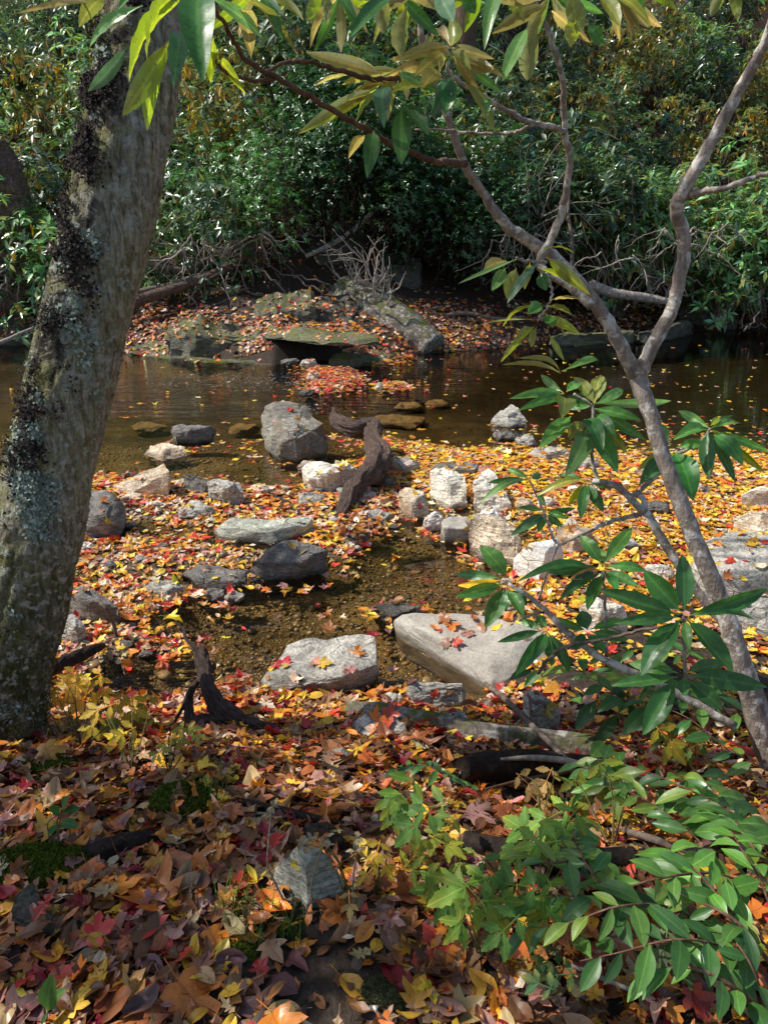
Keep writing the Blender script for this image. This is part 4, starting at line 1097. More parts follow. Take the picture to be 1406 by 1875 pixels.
# whorls: (depth, [(base px, tip px, width px, colour, depth change of the tip, roll)])
WH = [
    (1.45, 'backlit yellow green and dark leaves before the big tree', [
        ((340, -6), (237, 150), 46, YG, -.05, .9), ((312, 72), (225, 212), 40, YG, -.03, 1.0), ((302, 95), (270, 240), 36, YG, 0, .7), ((285, 118), (248, 202), 34, BL, .04, .3), ((366, -14), (373, 150), 74, DK, -.12, 0),
        ((330, 58), (318, 160), 40, BL, -.06, .2), ((237, 82), (162, 167), 24, BL, .03, 1.1), ((262, 10), (165, 86), 24, PG, .03, 1.0), ((190, -4), (145, 50), 36, OL, .05, .4), ((391, 70), (386, 152), 26, YG, .05, .8),
        ((400, 112), (450, 172), 22, YG, .1, .8), ((442, 18), (460, 106), 44, TN, .1, .2), ((420, -8), (545, 102), 28, OL, .1, .8), ((385, -4), (480, 70), 30, PG, .05, .5), ((160, 5), (30, 25), 12, TN, .1, 1.2), ((330, -20), (270, 110), 44, YG, -.08, .5), ((420, -20), (520, 30), 30, BL, -.1, .6), ((300, -30), (215, 20), 30, MD, -.1, .3), ((395, 95), (360, 130), 30, OL, .1, .2)]),
    (1.85, 'tan backed leaves along the middle branch', [
        ((700, 135), (560, 96), 26, TN, .05, 1.1), ((700, 140), (590, 108), 18, TN, .1, 1.2), ((690, 150), (618, 130), 22, TN, 0, .9), ((690, 160), (545, 246), 28, OL, .1, .9), ((700, 170), (590, 232), 26, TN, .1, .9), ((705, 160), (650, 225), 24, OL, -.05, .6), ((690, 150), (575, 158), 22, TN, .1, 1.1),
        ((668, 248), (638, 290), 22, TN, .05, .3), ((684, 240), (672, 326), 36, DK, -.05, .1), ((705, 160), (703, 235), 38, BL, -.1, .1), ((735, 195), (735, 302), 42, DK, -.1, 0), ((735, 190), (785, 248), 38, DK, -.05, .3), ((715, 170), (780, 160), 30, OL, -.05, 1.0), ((720, 150), (640, 180), 22, TN, .1, .8), ((715, 180), (690, 120), 24, TN, .1, .5)]),
    (1.8, 'tan undersides radiating from the upper middle twig', [
        ((822, 85), (718, 112), 24, TN, .08, 1.0), ((822, 88), (728, 125), 20, TN, .1, 1.1), ((820, 92), (758, 140), 28, TN, .05, .7), ((822, 95), (800, 140), 34, TN, -.05, .3), ((828, 95), (862, 128), 36, OL, -.05, .2), ((828, 88), (905, 108), 20, TN, .08, 1.0), ((824, 84), (790, 70), 24, TN, .1, .8), ((830, 92), (882, 175), 22, TN, .1, .8),
        ((850, 150), (905, 242), 40, OL, -.02, .6), ((890, 180), (893, 212), 20, MD, -.05, .1), ((830, 140), (790, 215), 36, BL, -.02, .3), ((828, 150), (815, 210), 34, DK, -.04, .3), ((805, 130), (770, 165), 40, TN, .05, .3)]),
    (1.5, 'hanging leaves at the top centre', [
        ((745, 10), (733, 104), 40, YG, -.05, .1), ((722, -12), (640, 70), 34, DK, -.1, .7), ((705, -15), (702, 62), 34, OL, 0, .4), ((822, 15), (826, 84), 32, YG, -.03, .2), ((800, -20), (830, 40), 40, BL, -.1, .2), ((848, -14), (870, 25), 30, MD, 0, .3), ((925, -22), (886, 92), 32, PG, -.08, .5),
        ((966, 48), (919, 150), 34, PG, -.06, .4), ((985, 48), (965, 148), 42, OL, -.02, .2), ((1060, 25), (1044, 86), 36, YG, 0, .3), ((1000, 8), (900, 62), 30, TN, .06, .6), ((990, 0), (890, -10), 34, TN, 0, .5), ((1010, 20), (1080, 78), 26, TN, .05, .8), ((1085, -8), (1192, 48), 28, OL, .05, .8), ((1075, 45), (1102, 84), 28, MD, 0, .2), ((1090, -14), (1135, 48), 32, YG, -.04, .3), ((1040, -12), (1065, 60), 40, OL, 0, .2), ((760, -20), (690, 20), 28, TN, .05, .7), ((930, -20), (960, 40), 26, OL, .02, .6), ((870, -25), (810, 15), 28, YG, 0, .7), ((878, -15), (850, 60), 26, YG, .05, .6)]),
    (1.6, 'leaf tips at the top edge left of the hanging leaves', [((590, -24), (600, 45), 26, OL, 0, .6), ((592, -25), (655, 40), 28, MD, -.05, .4), ((588, -20), (562, 40), 26, YG, 0, .6), ((585, -25), (510, 25), 24, OL, .05, .8)]),
    (1.6, 'leaf tips at the top edge right of the hanging leaves', [((1160, -24), (1178, 30), 26, MD, 0, .4), ((1164, -25), (1240, 20), 22, YG, 0, .7)]),
    (1.7, 'leaf tips at the top right corner', [((1335, -25), (1350, 40), 24, YG, 0, .5), ((1332, -22), (1300, 30), 22, OL, 0, .7), ((1338, -25), (1400, 10), 22, MD, 0, .6)]),
    (2.1, 'yellow green cluster hanging below the left stem', [
        ((945, 475), (838, 520), 16, PG, -.05, .8), ((928, 478), (884, 500), 26, TN, -.02, .1), ((925, 490), (900, 532), 26, PG, -.05, .2), ((945, 490), (928, 548), 34, YG, -.02, .2), ((985, 480), (928, 556), 22, BL, -.06, .6), ((985, 462), (1052, 464), 12, YG, .03, 1.0), ((990, 500), (1000, 532), 28, DK, -.04, .1), ((1000, 470), (1080, 540), 26, OL, .06, .8), ((970, 480), (960, 530), 20, OL, .05, .6), ((985, 490), (1052, 520), 18, YG, .05, .9)]),
    (2.1, 'small yellow green cluster drooping over the far water', [
        ((988, 586), (880, 594), 14, OL, .05, 1.0), ((985, 560), (920, 598), 16, YG, 0, .8), ((978, 598), (916, 664), 16, YG, -.05, .7), ((978, 598), (945, 628), 18, OL, -.02, .4), ((982, 598), (972, 636), 20, YG, -.04, .2), ((1005, 612), (1032, 660), 12, YG, -.02, .8), ((995, 580), (1062, 612), 20, YG, .04, .8), ((1000, 560), (1045, 575), 24, OL, .03, .5), ((990, 555), (965, 575), 26, MD, -.04, .2), ((1000, 575), (1012, 600), 28, MD, -.05, .1), ((1020, 588), (1030, 612), 30, OL, -.04, .1), ((1005, 550), (1060, 548), 14, TN, .05, 1.0)]),
    (2.62, 'upper whorl over the calm channel', [
        ((1032, 722), (932, 730), 22, MD, -.1, .2), ((1030, 718), (990, 686), 18, PG, .1, .4), ((1035, 728), (948, 752), 24, MD, -.12, .3), ((1030, 730), (1028, 766), 42, OL, -.12, .1), ((1025, 682), (918, 668), 14, OL, .12, .4), ((1025, 680), (948, 656), 16, OL, .15, .5), ((1028, 680), (1094, 660), 16, PG, .12, .4), ((1025, 684), (985, 664), 14, OL, .14, .5), ((1036, 718), (1062, 700), 22, PG, .05, .5), ((1038, 725), (1080, 735), 24, DK, .05, .4)]),
    (2.6, 'large whorl of drooping leaves beside the trunk', [
        ((1088, 738), (1100, 686), 36, OL, .1, .2), ((1090, 740), (1140, 714), 22, PG, .08, .5), ((1090, 738), (1228, 734), 20, PG, .1, .5), ((1088, 748), (1174, 770), 24, MD, -.05, .4), ((1090, 750), (1182, 806), 24, MD, -.04, .5), ((1092, 758), (1148, 830), 22, OL, .0, .7), ((1045, 762), (987, 822), 34, MD, -.14, .2), ((1068, 768), (1104, 824), 36, DK, -.15, .2), ((1085, 780), (1130, 866), 40, DK, -.14, .2), ((1072, 788), (1034, 874), 42, PG, -.15, .2), ((1078, 790), (1050, 868), 36, DK, -.1, .3), ((1068, 770), (1042, 806), 32, OL, -.05, .1), ((1088, 740), (1050, 690), 26, OL, .1, .4), ((1088, 742), (1020, 742), 22, MD, .05, .4), ((1090, 760), (1128, 800), 30, DK, -.1, .3)]),
    (2.55, 'small hanging whorl below the large one', [
        ((1070, 878), (983, 908), 18, OL, -.02, .7), ((1072, 885), (1062, 952), 24, DK, -.08, .2), ((1075, 885), (1104, 938), 26, DK, -.08, .2), ((1078, 880), (1126, 893), 14, MD, -.02, .7), ((1068, 880), (1020, 870), 14, MD, .05, .6), ((1068, 884), (1040, 925), 16, YG, .0, .5)]),
    (2.7, 'whorl reaching to the right of the trunk', [
        ((1298, 784), (1242, 752), 20, PG, .1, .4), ((1300, 780), (1316, 764), 14, YG, .05, .4), ((1296, 788), (1232, 806), 30, MD, -.08, .3), ((1295, 790), (1298, 878), 34, DK, -.1, .1), ((1300, 795), (1346, 884), 22, DK, -.06, .5), ((1304, 795), (1360, 852), 36, DK, -.1, .2), ((1305, 788), (1408, 828), 18, MD, .02, .6), ((1302, 784), (1356, 776), 16, PG, .1, .5), ((1304, 782), (1340, 760), 18, MD, .12, .4),
        ((1232, 828), (1268, 918), 52, DK, -.14, .1), ((1228, 825), (1166, 862), 24, OL, -.05, .4), ((1228, 830), (1170, 888), 34, DK, -.1, .3), ((1225, 815), (1203, 778), 20, MD, .1, .4), ((1238, 820), (1290, 812), 22, MD, .0, .4), ((1306, 790), (1400, 866), 16, YG, .05, .9)]),
    (2.95, 'small pale whorl in front of the stone dam', [
        ((968, 878), (877, 922), 18, PG, -.1, .3), ((965, 878), (892, 884), 16, MD, -.05, .3), ((968, 876), (928, 858), 14, PG, .05, .5), ((972, 876), (990, 868), 16, MD, .05, .4), ((998, 940), (934, 982), 22, BL, -.1, .2), ((995, 935), (944, 930), 14, DK, .0, .4), ((1000, 935), (1054, 930), 12, DK, .0, .6), ((1000, 942), (1030, 965), 16, DK, -.05, .3), ((996, 945), (985, 975), 18, DK, -.05, .2), ((1000, 930), (985, 905), 14, MD, .1, .5), ((1002, 938), (1040, 950), 14, MD, -.05, .4)]),
    (2.32, 'dark whorl in front of the white block', [
        ((1100, 1032), (1062, 980), 30, MD, .06, .1), ((1106, 1030), (1157, 966), 30, MD, .08, .2), ((1095, 1038), (1000, 1048), 22, DK, -.03, .5), ((1095, 1045), (945, 1066), 24, MD, -.06, .4), ((1098, 1048), (1022, 1100), 26, DK, -.08, .3), ((1102, 1050), (1075, 1118), 30, DK, -.12, .1), ((1108, 1045), (1168, 1074), 24, MD, -.06, .4), ((1110, 1036), (1184, 1046), 22, MD, .0, .5), ((1106, 1034), (1096, 1005), 20, PG, .1, .3), ((1110, 1048), (1130, 1085), 24, DK, -.1, .2), ((1098, 1042), (1042, 1060), 20, (.22, .12, .06), -.06, .5)]),
    (2.42, 'left hand whorl with one half orange leaf over the pool', [
        ((928, 1056), (878, 998), 40, MD, .05, .1), ((918, 1070), (834, 1092), 28, MD, -.05, .4), ((915, 1062), (838, 1072), 18, YE, .0, .6), ((922, 1078), (888, 1150), 38, MD, -.08, .1), ((930, 1080), (958, 1132), 30, MD, -.08, .2), ((928, 1078), (925, 1120), 28, DK, -.05, .2), ((915, 1058), (832, 1052), 22, DK, .08, .5), ((938, 1082), (965, 1110), 22, DK, -.05, .3)]),
    (1.95, 'big star shaped whorl in front of the trunk', [
        ((1252, 1118), (1248, 1014), 40, DK, .07, .1), ((1245, 1120), (1177, 1044), 48, DK, .06, .2), ((1242, 1126), (1094, 1080), 38, DK, .02, .4), ((1240, 1130), (1122, 1142), 26, DK, -.02, .5), ((1246, 1134), (1173, 1238), 52, DK, -.08, .1), ((1256, 1134), (1342, 1232), 52, DK, -.08, .2), ((1262, 1124), (1404, 1077), 34, DK, .03, .5), ((1262, 1128), (1382, 1136), 24, MD, .0, .6), ((1254, 1136), (1262, 1190), 22, MD, -.06, .3)]),
    (1.9, 'lower whorl above the doghobble', [
        ((1236, 1245), (1176, 1346), 46, DK, -.06, .1), ((1240, 1240), (1118, 1256), 30, DK, .0, .5), ((1250, 1240), (1254, 1276), 26, DK, -.06, .1), ((1260, 1235), (1404, 1258), 40, DK, -.02, .5), ((1258, 1245), (1322, 1300), 36, DK, -.05, .3), ((1240, 1232), (1150, 1215), 30, MD, .05, .5), ((1256, 1230), (1330, 1215), 30, MD, .05, .5)]),
    (2.3, 'small dark whorl before the smooth boulder', [
        ((995, 1156), (942, 1238), 28, DK, -.06, .2), ((990, 1155), (910, 1176), 18, DK, -.03, .5), ((1000, 1160), (1014, 1216), 22, DK, -.06, .2), ((1002, 1158), (1042, 1232), 26, DK, -.05, .3), ((1000, 1152), (985, 1128), 20, MD, .06, .3), ((990, 1150), (950, 1135), 18, MD, .05, .4), ((1000, 1158), (975, 1210), 24, DK, -.07, .2)]),
    (2.25, 'small dark whorl at the crossing twigs', [
        ((1075, 1154), (1064, 1118), 34, DK, .05, .1), ((1080, 1156), (1150, 1172), 22, DK, -.02, .5), ((1078, 1160), (1108, 1195), 24, DK, -.05, .3), ((1072, 1160), (1045, 1190), 22, DK, -.05, .3), ((1080, 1152), (1140, 1135), 20, MD, .05, .5), ((1072, 1154), (1020, 1130), 18, MD, .04, .5)]),
]
rg = np.random.default_rng(35)
for Y, lab, cx, cy, n_ in ((1.55, 'slender yellow green leaves at the top edge right of the big tree', 470, -18, 7), (1.7, 'slender leaf tips at the top edge over the middle branch', 625, -12, 7), (1.75, 'slender leaves at the top edge beside the left stem', 735, -14, 8), (1.6, 'slender tan backed leaves at the top edge above the slender branch', 1005, -12, 8), (1.7, 'slender leaf tips at the top edge left of the right stem', 1120, -16, 7),
                           (1.9, 'slender tan leaves spread behind the middle branch', 725, 128, 9), (1.9, 'slender tan leaves spread behind the upper middle twig', 830, 108, 9)):
    ls = []
    for k in range(n_):
        a = rg.uniform(.25, 2.9) if cy < 50 else rg.uniform(-.5, 3.6)
        L_ = rg.uniform(60, 125)
        b0 = (cx + rg.normal(0, 4), cy + rg.normal(0, 3))
        ls.append((b0, (b0[0] + math.cos(a) * L_, b0[1] + abs(math.sin(a)) * L_ * .85 + (8 if cy < 50 else 0)), rg.uniform(17, 27), [YG, OL, TN, MD, TN][rg.integers(0, 5)], rg.uniform(-.05, .1), rg.uniform(.2, 1.0)))
    WH.append((Y, lab, ls))
rg = np.random.default_rng(33)
for Y, lab, leaves in WH:
    m = MB()
    for (b, t_, w, c, dy, roll) in leaves:
        B = at_y(b[0], b[1], Y); T = at_y(t_[0], t_[1], Y + dy * 1.3)
        Lp = math.hypot(b[0] - t_[0], b[1] - t_[1]); Lw = np.linalg.norm(T - B)
        D = (B - EYE) @ FW
        wm = 0.86 * w * D / F / math.cos(min(1.2, abs(roll) * .5))
        # blade normal: half towards the camera, half towards the sky, so the undersides show on high leaves
        tocam = EYE - (B + T) / 2; tocam /= np.linalg.norm(tocam)
        nrm = tocam + np.array([0, 0, .35])
        if c in (TN, OL, YG) and b[1] < 700: nrm = -tocam + np.array([0, 0, .9])
        sgn = rg.choice([-1, 1])
        Vv, Ff, lp = leaf_np(B, T, wm / Lw, nrm, bend=rg.uniform(-.02, .18), fold=rg.uniform(.1, .65), rows=13, roll=sgn * roll * .55 + rg.normal(0, .15), wavy=rg.uniform(.03, .16))
        lp[:, 0] *= 1.0
        cc = np.array(c) * np.array([2.7, 2.6, 1.9]) * rg.uniform(.75, 1.25) * np.exp(rg.normal(0, .06, 3))
        if c is TN: cc = cc * np.array([.55, .6, .55])
        m.add(Vv, Ff, Col=cc, lp=lp)
    ctr = np.array([at_y(*l[0], Y) for l in leaves]).mean(0)
    o = m.build('leaf_whorl', M['rhodo'], RH, RORG)
    o['label'] = lab
# ------------------------------------------------------------------ thicket on the far hillside
L5V = np.array([(0, 0, 0), (-.15, .5, .04), (0, .48, 0), (.15, .5, .04), (0, 1, -.1)])
L5F = np.array([(0, 2, 1), (0, 3, 2), (1, 2, 4), (2, 3, 4)])
PAL_R = [(.045, .11, .032), (.085, .19, .05), (.06, .15, .08), (.18, .22, .045), (.13, .26, .08)]


def bush_mesh(seed, rx, rz, cz, nwh, leafL, pal, wts, yellow, stemmat, tag_):
    rg = np.random.default_rng(seed)
    # lumpy shell made of several sub-clumps
    nc = 14
    cc = rg.normal(size=(nc, 3)); cc /= np.linalg.norm(cc, axis=1)[:, None]
    cc = cc * rg.uniform(.3, .95, (nc, 1)) * [rx, rx * .8, rz * 1.15] + [0, 0, cz]
    cr = rg.uniform(.35, .6, nc) * rx
    k = rg.integers(0, nc, nwh)
    d = rg.normal(size=(nwh, 3)); d[:, 2] += .35; d /= np.linalg.norm(d, axis=1)[:, None]
    tip = cc[k] + d * (cr[k] * rg.uniform(.55, 1.05, nwh))[:, None]
    m = MB()
    ax = d * .7 + np.array([0, -.15, .75]); ax /= np.linalg.norm(ax, axis=1)[:, None]
    nl = rg.integers(6, 10, nwh)
    pos = np.repeat(tip, nl, 0); axl = np.repeat(ax, nl, 0); n = len(pos)
    r_ = rg.normal(size=(n, 3)); r_ -= axl * np.sum(r_ * axl, 1)[:, None]; r_ /= np.linalg.norm(r_, axis=1)[:, None]
    dro = np.repeat(rg.uniform(-.5, .35, nwh), nl) + rg.normal(0, .25, n)
    y = r_ * np.cos(dro)[:, None] + axl * np.sin(dro)[:, None]
    yel = rg.random(n) < yellow
    y[yel] = y[yel] * .5 + np.array([0, 0, -.9])
    y /= np.linalg.norm(y, axis=1)[:, None]
    z = axl - y * np.sum(axl * y, 1)[:, None]; z += rg.normal(0, .18, z.shape); z -= y * np.sum(z * y, 1)[:, None]
    z /= np.linalg.norm(z, axis=1)[:, None] + 1e-6
    x = np.cross(y, z)
    c = pick_cols(n, pal, wts, rg, .28)
    c[yel] = np.array([.62, .36, .03]) * rg.uniform(.6, 1.15, (yel.sum(), 1))
    inst(L5V, L5F, pos, np.stack([x, y, z], -1), leafL * rg.uniform(.65, 1.25, n), c, m)
    V = np.concatenate(m.V)
    fol = mesh_np('foliage', V, [np.concatenate(f) for f in m.F.values()], M['thicket'], {'Col': ('FLOAT_COLOR', np.concatenate(m.A['Col']))})
    s = MB()
    for q in range(17):
        b = np.array([rg.normal(0, .5) * rx, rg.normal(0, .35), -.25]); e = tip[rg.integers(0, nwh)]
        mid = b * .45 + e * .55 + np.array([rg.normal(0, .3), rg.normal(0, .25), rg.uniform(-.35, .2)])
        s.add(*tube([b, (b + mid) / 2 + rg.normal(0, .1, 3), mid, e], [.02, .016, .011, .004], 5, 16, wob=.022, seed=seed * 50 + q))
    for q in range(26):     # dead side twigs
        e = tip[rg.integers(0, nwh)]; e2 = e + rg.normal(0, .34, 3) + np.array([0, -.12, -.25])
        s.add(*tube([e * .7 + np.array([0, 0, cz * .25]), (e + e2) / 2 + rg.normal(0, .08, 3), e2], [.009, .006, .002], 4, 9, wob=.014, seed=seed * 91 + q))
    V = np.concatenate(s.V)
    st = mesh_np('stem', V, [np.concatenate(f) for f in s.F.values()], M[stemmat])
    return fol, st


BM = [bush_mesh(101 + k, 1.25, 1.0, 1.15, 290, (.2, .17, .21, .18)[k], [tuple(c * (.75, 1.4, 2.1, 1.0)[k] for c in q) for q in PAL_R], [[5, 3, 3, 1, 1], [4, 4, 2, 2, 2], [3, 4, 3, 2, 3], [4, 2, 5, 1, 1]][k], [.035, .02, .05, .03][k], ['twig', 'stem', 'twig', 'pale_twig'][k], k) for k in range(4)]
BM_YEL = bush_mesh(131, 1.2, 1.0, 1.15, 260, .19, [(.12, .2, .05), (.2, .25, .05), (.5, .4, .05)], [4, 2.2, .4], .26, 'twig', 'y')
BM_SMALL = bush_mesh(141, 1.1, .95, 1.15, 620, .085, [(.08, .24, .05), (.12, .32, .07), (.08, .2, .09)], [3, 3, 2], .015, 'twig', 's')
BM_FERN = bush_mesh(151, 1.15, 1.25, 1.1, 1000, .085, [(.03, .115, .022), (.05, .17, .03), (.025, .08, .022)], [3, 2, 3], .004, 'darklog', 'f')
BM_GOLD = bush_mesh(161, 1.4, 1.3, 1.5, 330, .12, [(.4, .3, .03), (.5, .36, .04), (.18, .2, .03)], [3, 2, 2], .2, 'twig', 'g')
rgb = np.random.default_rng(5)


def bush(kind, x, Y, sc, label, group=None, rz=None, zoff=0.0, sz=1.0, cat='shrub', name='rhododendron_bush'):
    z = gz(x, Y)
    t_ = empty(name, (x, Y, z - .05 + zoff), label, cat, group)
    t_.rotation_euler[2] = rgb.uniform(-.6, .6) if rz is None else rz
    t_.scale = (sc, sc, sc * sz)
    for nm, me_ in zip(('foliage', 'stem'), kind):
        link(nm, me_, t_)
    return t_


def bush_px(kind, px, Y, sc, label, **k):
    return bush(kind, at_y(px, 300, Y)[0], Y, sc, label, **k)


# front rank, left to right
bush_px(BM[0], -90, 15.3, 1.1, 'dark rhododendron at the far left edge across the stream')
bush_px(BM[2], 60, 15.1, 1.05, 'sunlit rhododendron behind the big leaning trunk')
bush_px(BM[1], 215, 15.6, 1.15, 'rhododendron hidden mostly by the big leaning trunk')
bush_px(BM[3], 345, 15.3, 1.0, 'glossy rhododendron just right of the big trunk above the fallen brown branches')
bush_px(BM_SMALL, 470, 15.4, 1.15, 'fine leaved bright green laurel overhanging the leafy far bank', name='laurel_bush')
bush_px(BM_SMALL, 390, 16.3, 1.2, 'fine leaved laurel behind the glossy rhododendron right of the trunk', name='laurel_bush')
bush_px(BM_FERN, 575, 16.8, 1.1, 'deep green feathery hemlock bush above the dark hollow', name='hemlock_bush', zoff=.95)
bush_px(BM_FERN, 740, 16.9, 1.15, 'feathery hemlock bush in shade right of the hollow centre', name='hemlock_bush', zoff=.35)
bush_px(BM_FERN, 600, 15.9, 1.0, 'hemlock bush drooping into the left half of the dark hollow', name='hemlock_bush', zoff=.85)
bush_px(BM_FERN, 745, 16.0, 1.05, 'hemlock bush drooping over the brown boulder of the hollow', name='hemlock_bush', zoff=.75)
bush_px(BM_FERN, 900, 16.1, 1.0, 'hemlock bush drooping over the right half of the dark hollow', name='hemlock_bush', zoff=.7)
bush_px(BM_FERN, 650, 16.4, 1.2, 'hemlock bush hanging over the dark hollow right behind the dead brush', name='hemlock_bush', zoff=.75)
bush_px(BM_FERN, 830, 16.5, 1.1, 'hemlock bush in deep shade left of the left rhododendron stem', name='hemlock_bush', zoff=.6)
bush_px(BM_SMALL, 530, 16.0, 1.0, 'laurel bush at the left side of the dark hollow', name='laurel_bush', zoff=.45)
bush_px(BM_YEL, 870, 17.2, 1.05, 'thin rhododendron with many hanging yellow leaves behind the left stem', zoff=.35)
bush_px(BM[3], 960, 16.8, .95, 'twiggy rhododendron with pale bare stems between the two rhododendron stems', zoff=.9)
bush_px(BM[0], 1110, 17.0, 1.1, 'bright glossy rhododendron in the gap of the forked trunk', zoff=.9)
bush_px(BM[1], 1230, 17.2, 1.15, 'dark rhododendron behind the crooked right stem', zoff=.9)
bush_px(BM[2], 1370, 16.9, 1.1, 'rhododendron at the right edge above bare hanging twigs', zoff=.9)
bush_px(BM[0], 1500, 16.9, 1.1, 'rhododendron just past the right edge across the dark water', zoff=.95)
GRP = 'rhododendrons filling the far hillside'
NTH = 0
for row, (Y, dx) in enumerate(((17.8, 1.75), (19.4, 1.85), (21.2, 1.95), (23.1, 2.1), (25.2, 2.2), (27.5, 2.3), (30.2, 2.3))):
    half = .57 * Y + .4
    n = int(2 * half / dx)
    for k in range(n + 1):
        x = -half + k * dx + (row % 2) * dx * .5 + rgb.uniform(-.3, .3)
        y = Y + rgb.uniform(-.5, .5)
        pxx = CX + x / y * F * .96
        yl = (pxx > 860)
        kind = BM_YEL if rgb.random() < (.45 if yl else .12) else BM[rgb.integers(0, 4)]
        if row >= 4 and pxx > 1150 and rgb.random() < .22: kind = BM_GOLD
        if kind is BM_GOLD: lb_ = 'golden leaved bush among the evergreens at the upper right of the hillside'
        elif kind is BM_YEL: lb_ = 'rhododendron flecked with hanging yellow leaves on the far hillside'
        else: lb_ = 'dark glossy rhododendron merging into the thicket on the far hillside'
        bush(kind, x, y, rgb.uniform(.95, 1.3), lb_, GRP if kind is not BM_GOLD else 'golden bushes on the far hillside', zoff=rgb.uniform(-.1, .2) + (.55 if row == 0 and pxx > 900 else 0), name='rhododendron_bush' if kind is not BM_GOLD else 'golden_bush')
        NTH += 1

# background trees
def back_tree(px, Y, wpx, label, h=13.0, lean=0.0, seed=0, mat='farbark', cw=1.0):
    x = at_y(px, 300, Y)[0]; z = gz(x, Y)
    t_ = empty('background_tree', (x, Y, z), label, 'tree')
    r0 = .5 * wpx * Y / F
    rg = np.random.default_rng(seed)
    P = np.array([(0, 0, -.3), (lean * .2, 0, 2.2), (lean * .5, .1, 5), (lean, .2, 9), (lean * 1.2, .2, h)])
    m = MB(); m.add(*tube(P, [r0 * 1.25, r0, r0 * .85, r0 * .6, r0 * .2], 14, 40, jit=.05, seed=seed)); 
    for q in range(8):
        zz = rg.uniform(7.5, h); a = rg.uniform(0, 6.28); L_ = rg.uniform(1.5, 3)
        b = np.array([lean * zz / 11, .15, zz]); m.add(*tube([b, b + [math.cos(a) * L_ * .5, math.sin(a) * L_ * .5, .5], b + [math.cos(a) * L_, math.sin(a) * L_, .9]], [.06, .04, .01], 6, 8, seed=q))
    m.build('trunk', M[mat], t_)
    c = MB(); n = 300
    u = rg.normal(size=(n, 3)); u /= np.linalg.norm(u, axis=1)[:, None]
    p = u * rg.uniform(.3, 1, (n, 1)) * [2.8 * cw, 2.4 * cw, 2.6] + [lean, .2, h - 1.2]
    inst(LEAF6V, LEAF6F, p, rot_frames(n, rg, (0, 0, 1), .8), rg.uniform(.12, .24, n), pick_cols(n, CANOPY, [3, 3, 2, 3], rg), c)
    c.build('crown', M['fallen_far'], t_)


back_tree(838, 21.0, 40, 'dark slim tree trunk rising behind the branches in the upper middle', 13, .3, 2)
back_tree(560, 25.0, 44, 'dark tree trunk deep in the thicket left of the middle', 14, .4, 4)
back_tree(270, 23.0, 40, 'tree trunk high on the slope behind the big leaning tree', 13, -.3, 6)


# ------------------------------------------------------------------ dead wood
def wood(name, label, mat, pts, zs=None, Y=None, w=10, seg=10, seed=1, bumpy=.12, group=None, cat='branch', wob=.0, extra=(), rel=False):
    """pts pixel polyline; heights zs above z=0 per point, or a depth Y; extra: more (pts, zs/Y, w) limbs merged as parts"""
    def make(pts, zs, Y, w):
        n_ = len(pts)
        if zs is not None:
            Z = np.interp(np.linspace(0, 1, n_), np.linspace(0, 1, np.size(zs)), np.atleast_1d(zs))
            Q = np.array([at_z(p[0], p[1], z + (max(0.0, G(p[0], p[1])[2]) if rel else 0)) for p, z in zip(pts, Z)])
        else:
            Ys = np.interp(np.linspace(0, 1, n_), np.linspace(0, 1, np.size(Y)), np.atleast_1d(Y))
            Q = np.array([at_y(p[0], p[1], y) for p, y in zip(pts, Ys)])
        Ws = np.interp(np.linspace(0, 1, n_), np.linspace(0, 1, np.size(w)), np.atleast_1d(w))
        return Q, [.5 * a * ((q - EYE) @ FW) / F for a, q in zip(Ws, Q)]
    def bf(u, th, r):
        return r * bumpy * 2 * (fbm(np.cos(th) * 1.6 + seed, u * 6 + np.sin(th) * 1.3, 1.0, seed) + .7 * fbm(np.cos(th) * 3.5 + seed, u * 22 + np.sin(th) * 3, 1.0, seed + 4) + .5 * fbm(np.cos(th) * 7 + seed, u * 9 + np.sin(th) * 7, 1.0, seed + 7) + .4 * fbm(np.cos(th) * 16 + seed, u * 20 + np.sin(th) * 16, 1.0, seed + 9))
    def tadd(m, Q, r_, sg, n_, sd):
        V, Fc = tube(Q, r_, sg, n_, wob=wob, seed=sd, bump=bf)
        k = (len(V) - 2) // sg
        th = np.tile(np.linspace(0, 2 * math.pi, sg, endpoint=False), k); ss = np.repeat(np.linspace(0, 1, k), sg) * np.linalg.norm(np.diff(Q, axis=0), axis=1).sum() * 6
        tu = np.stack([np.cos(th), np.sin(th), ss], 1); tu = np.vstack([tu, [0, 0, 0], [0, 0, ss[-1]]])
        m.add(V, Fc, tu=tu)
    Q, rr_ = make(pts, zs, Y, w)
    if not extra:
        m = MB(); tadd(m, Q, rr_, max(seg, 20 if w is not None and np.max(w) > 24 else seg) * (2 if np.max(w) > 24 else 1), max(10, len(pts) * (14 if np.max(w) > 24 else 9)), seed)
        o = m.build(name, M[mat], None, Q[0])
        return tag(o, label, cat, group)
    t_ = empty(name, Q[0], label, cat, group)
    m = MB(); tadd(m, Q, rr_, max(seg, 20 if w is not None and np.max(w) > 24 else seg) * (2 if np.max(w) > 24 else 1), max(10, len(pts) * (14 if np.max(w) > 24 else 9)), seed); m.build('stem', M[mat], t_, Q[0])
    for k, (p2, z2, y2, w2) in enumerate(extra):
        Q2, r2 = make(p2, z2, y2, w2)
        m = MB(); tadd(m, Q2, r2, seg, max(8, len(p2) * 8), seed + k + 1); m.build('side_branch', M[mat], t_, Q[0])
    return t_


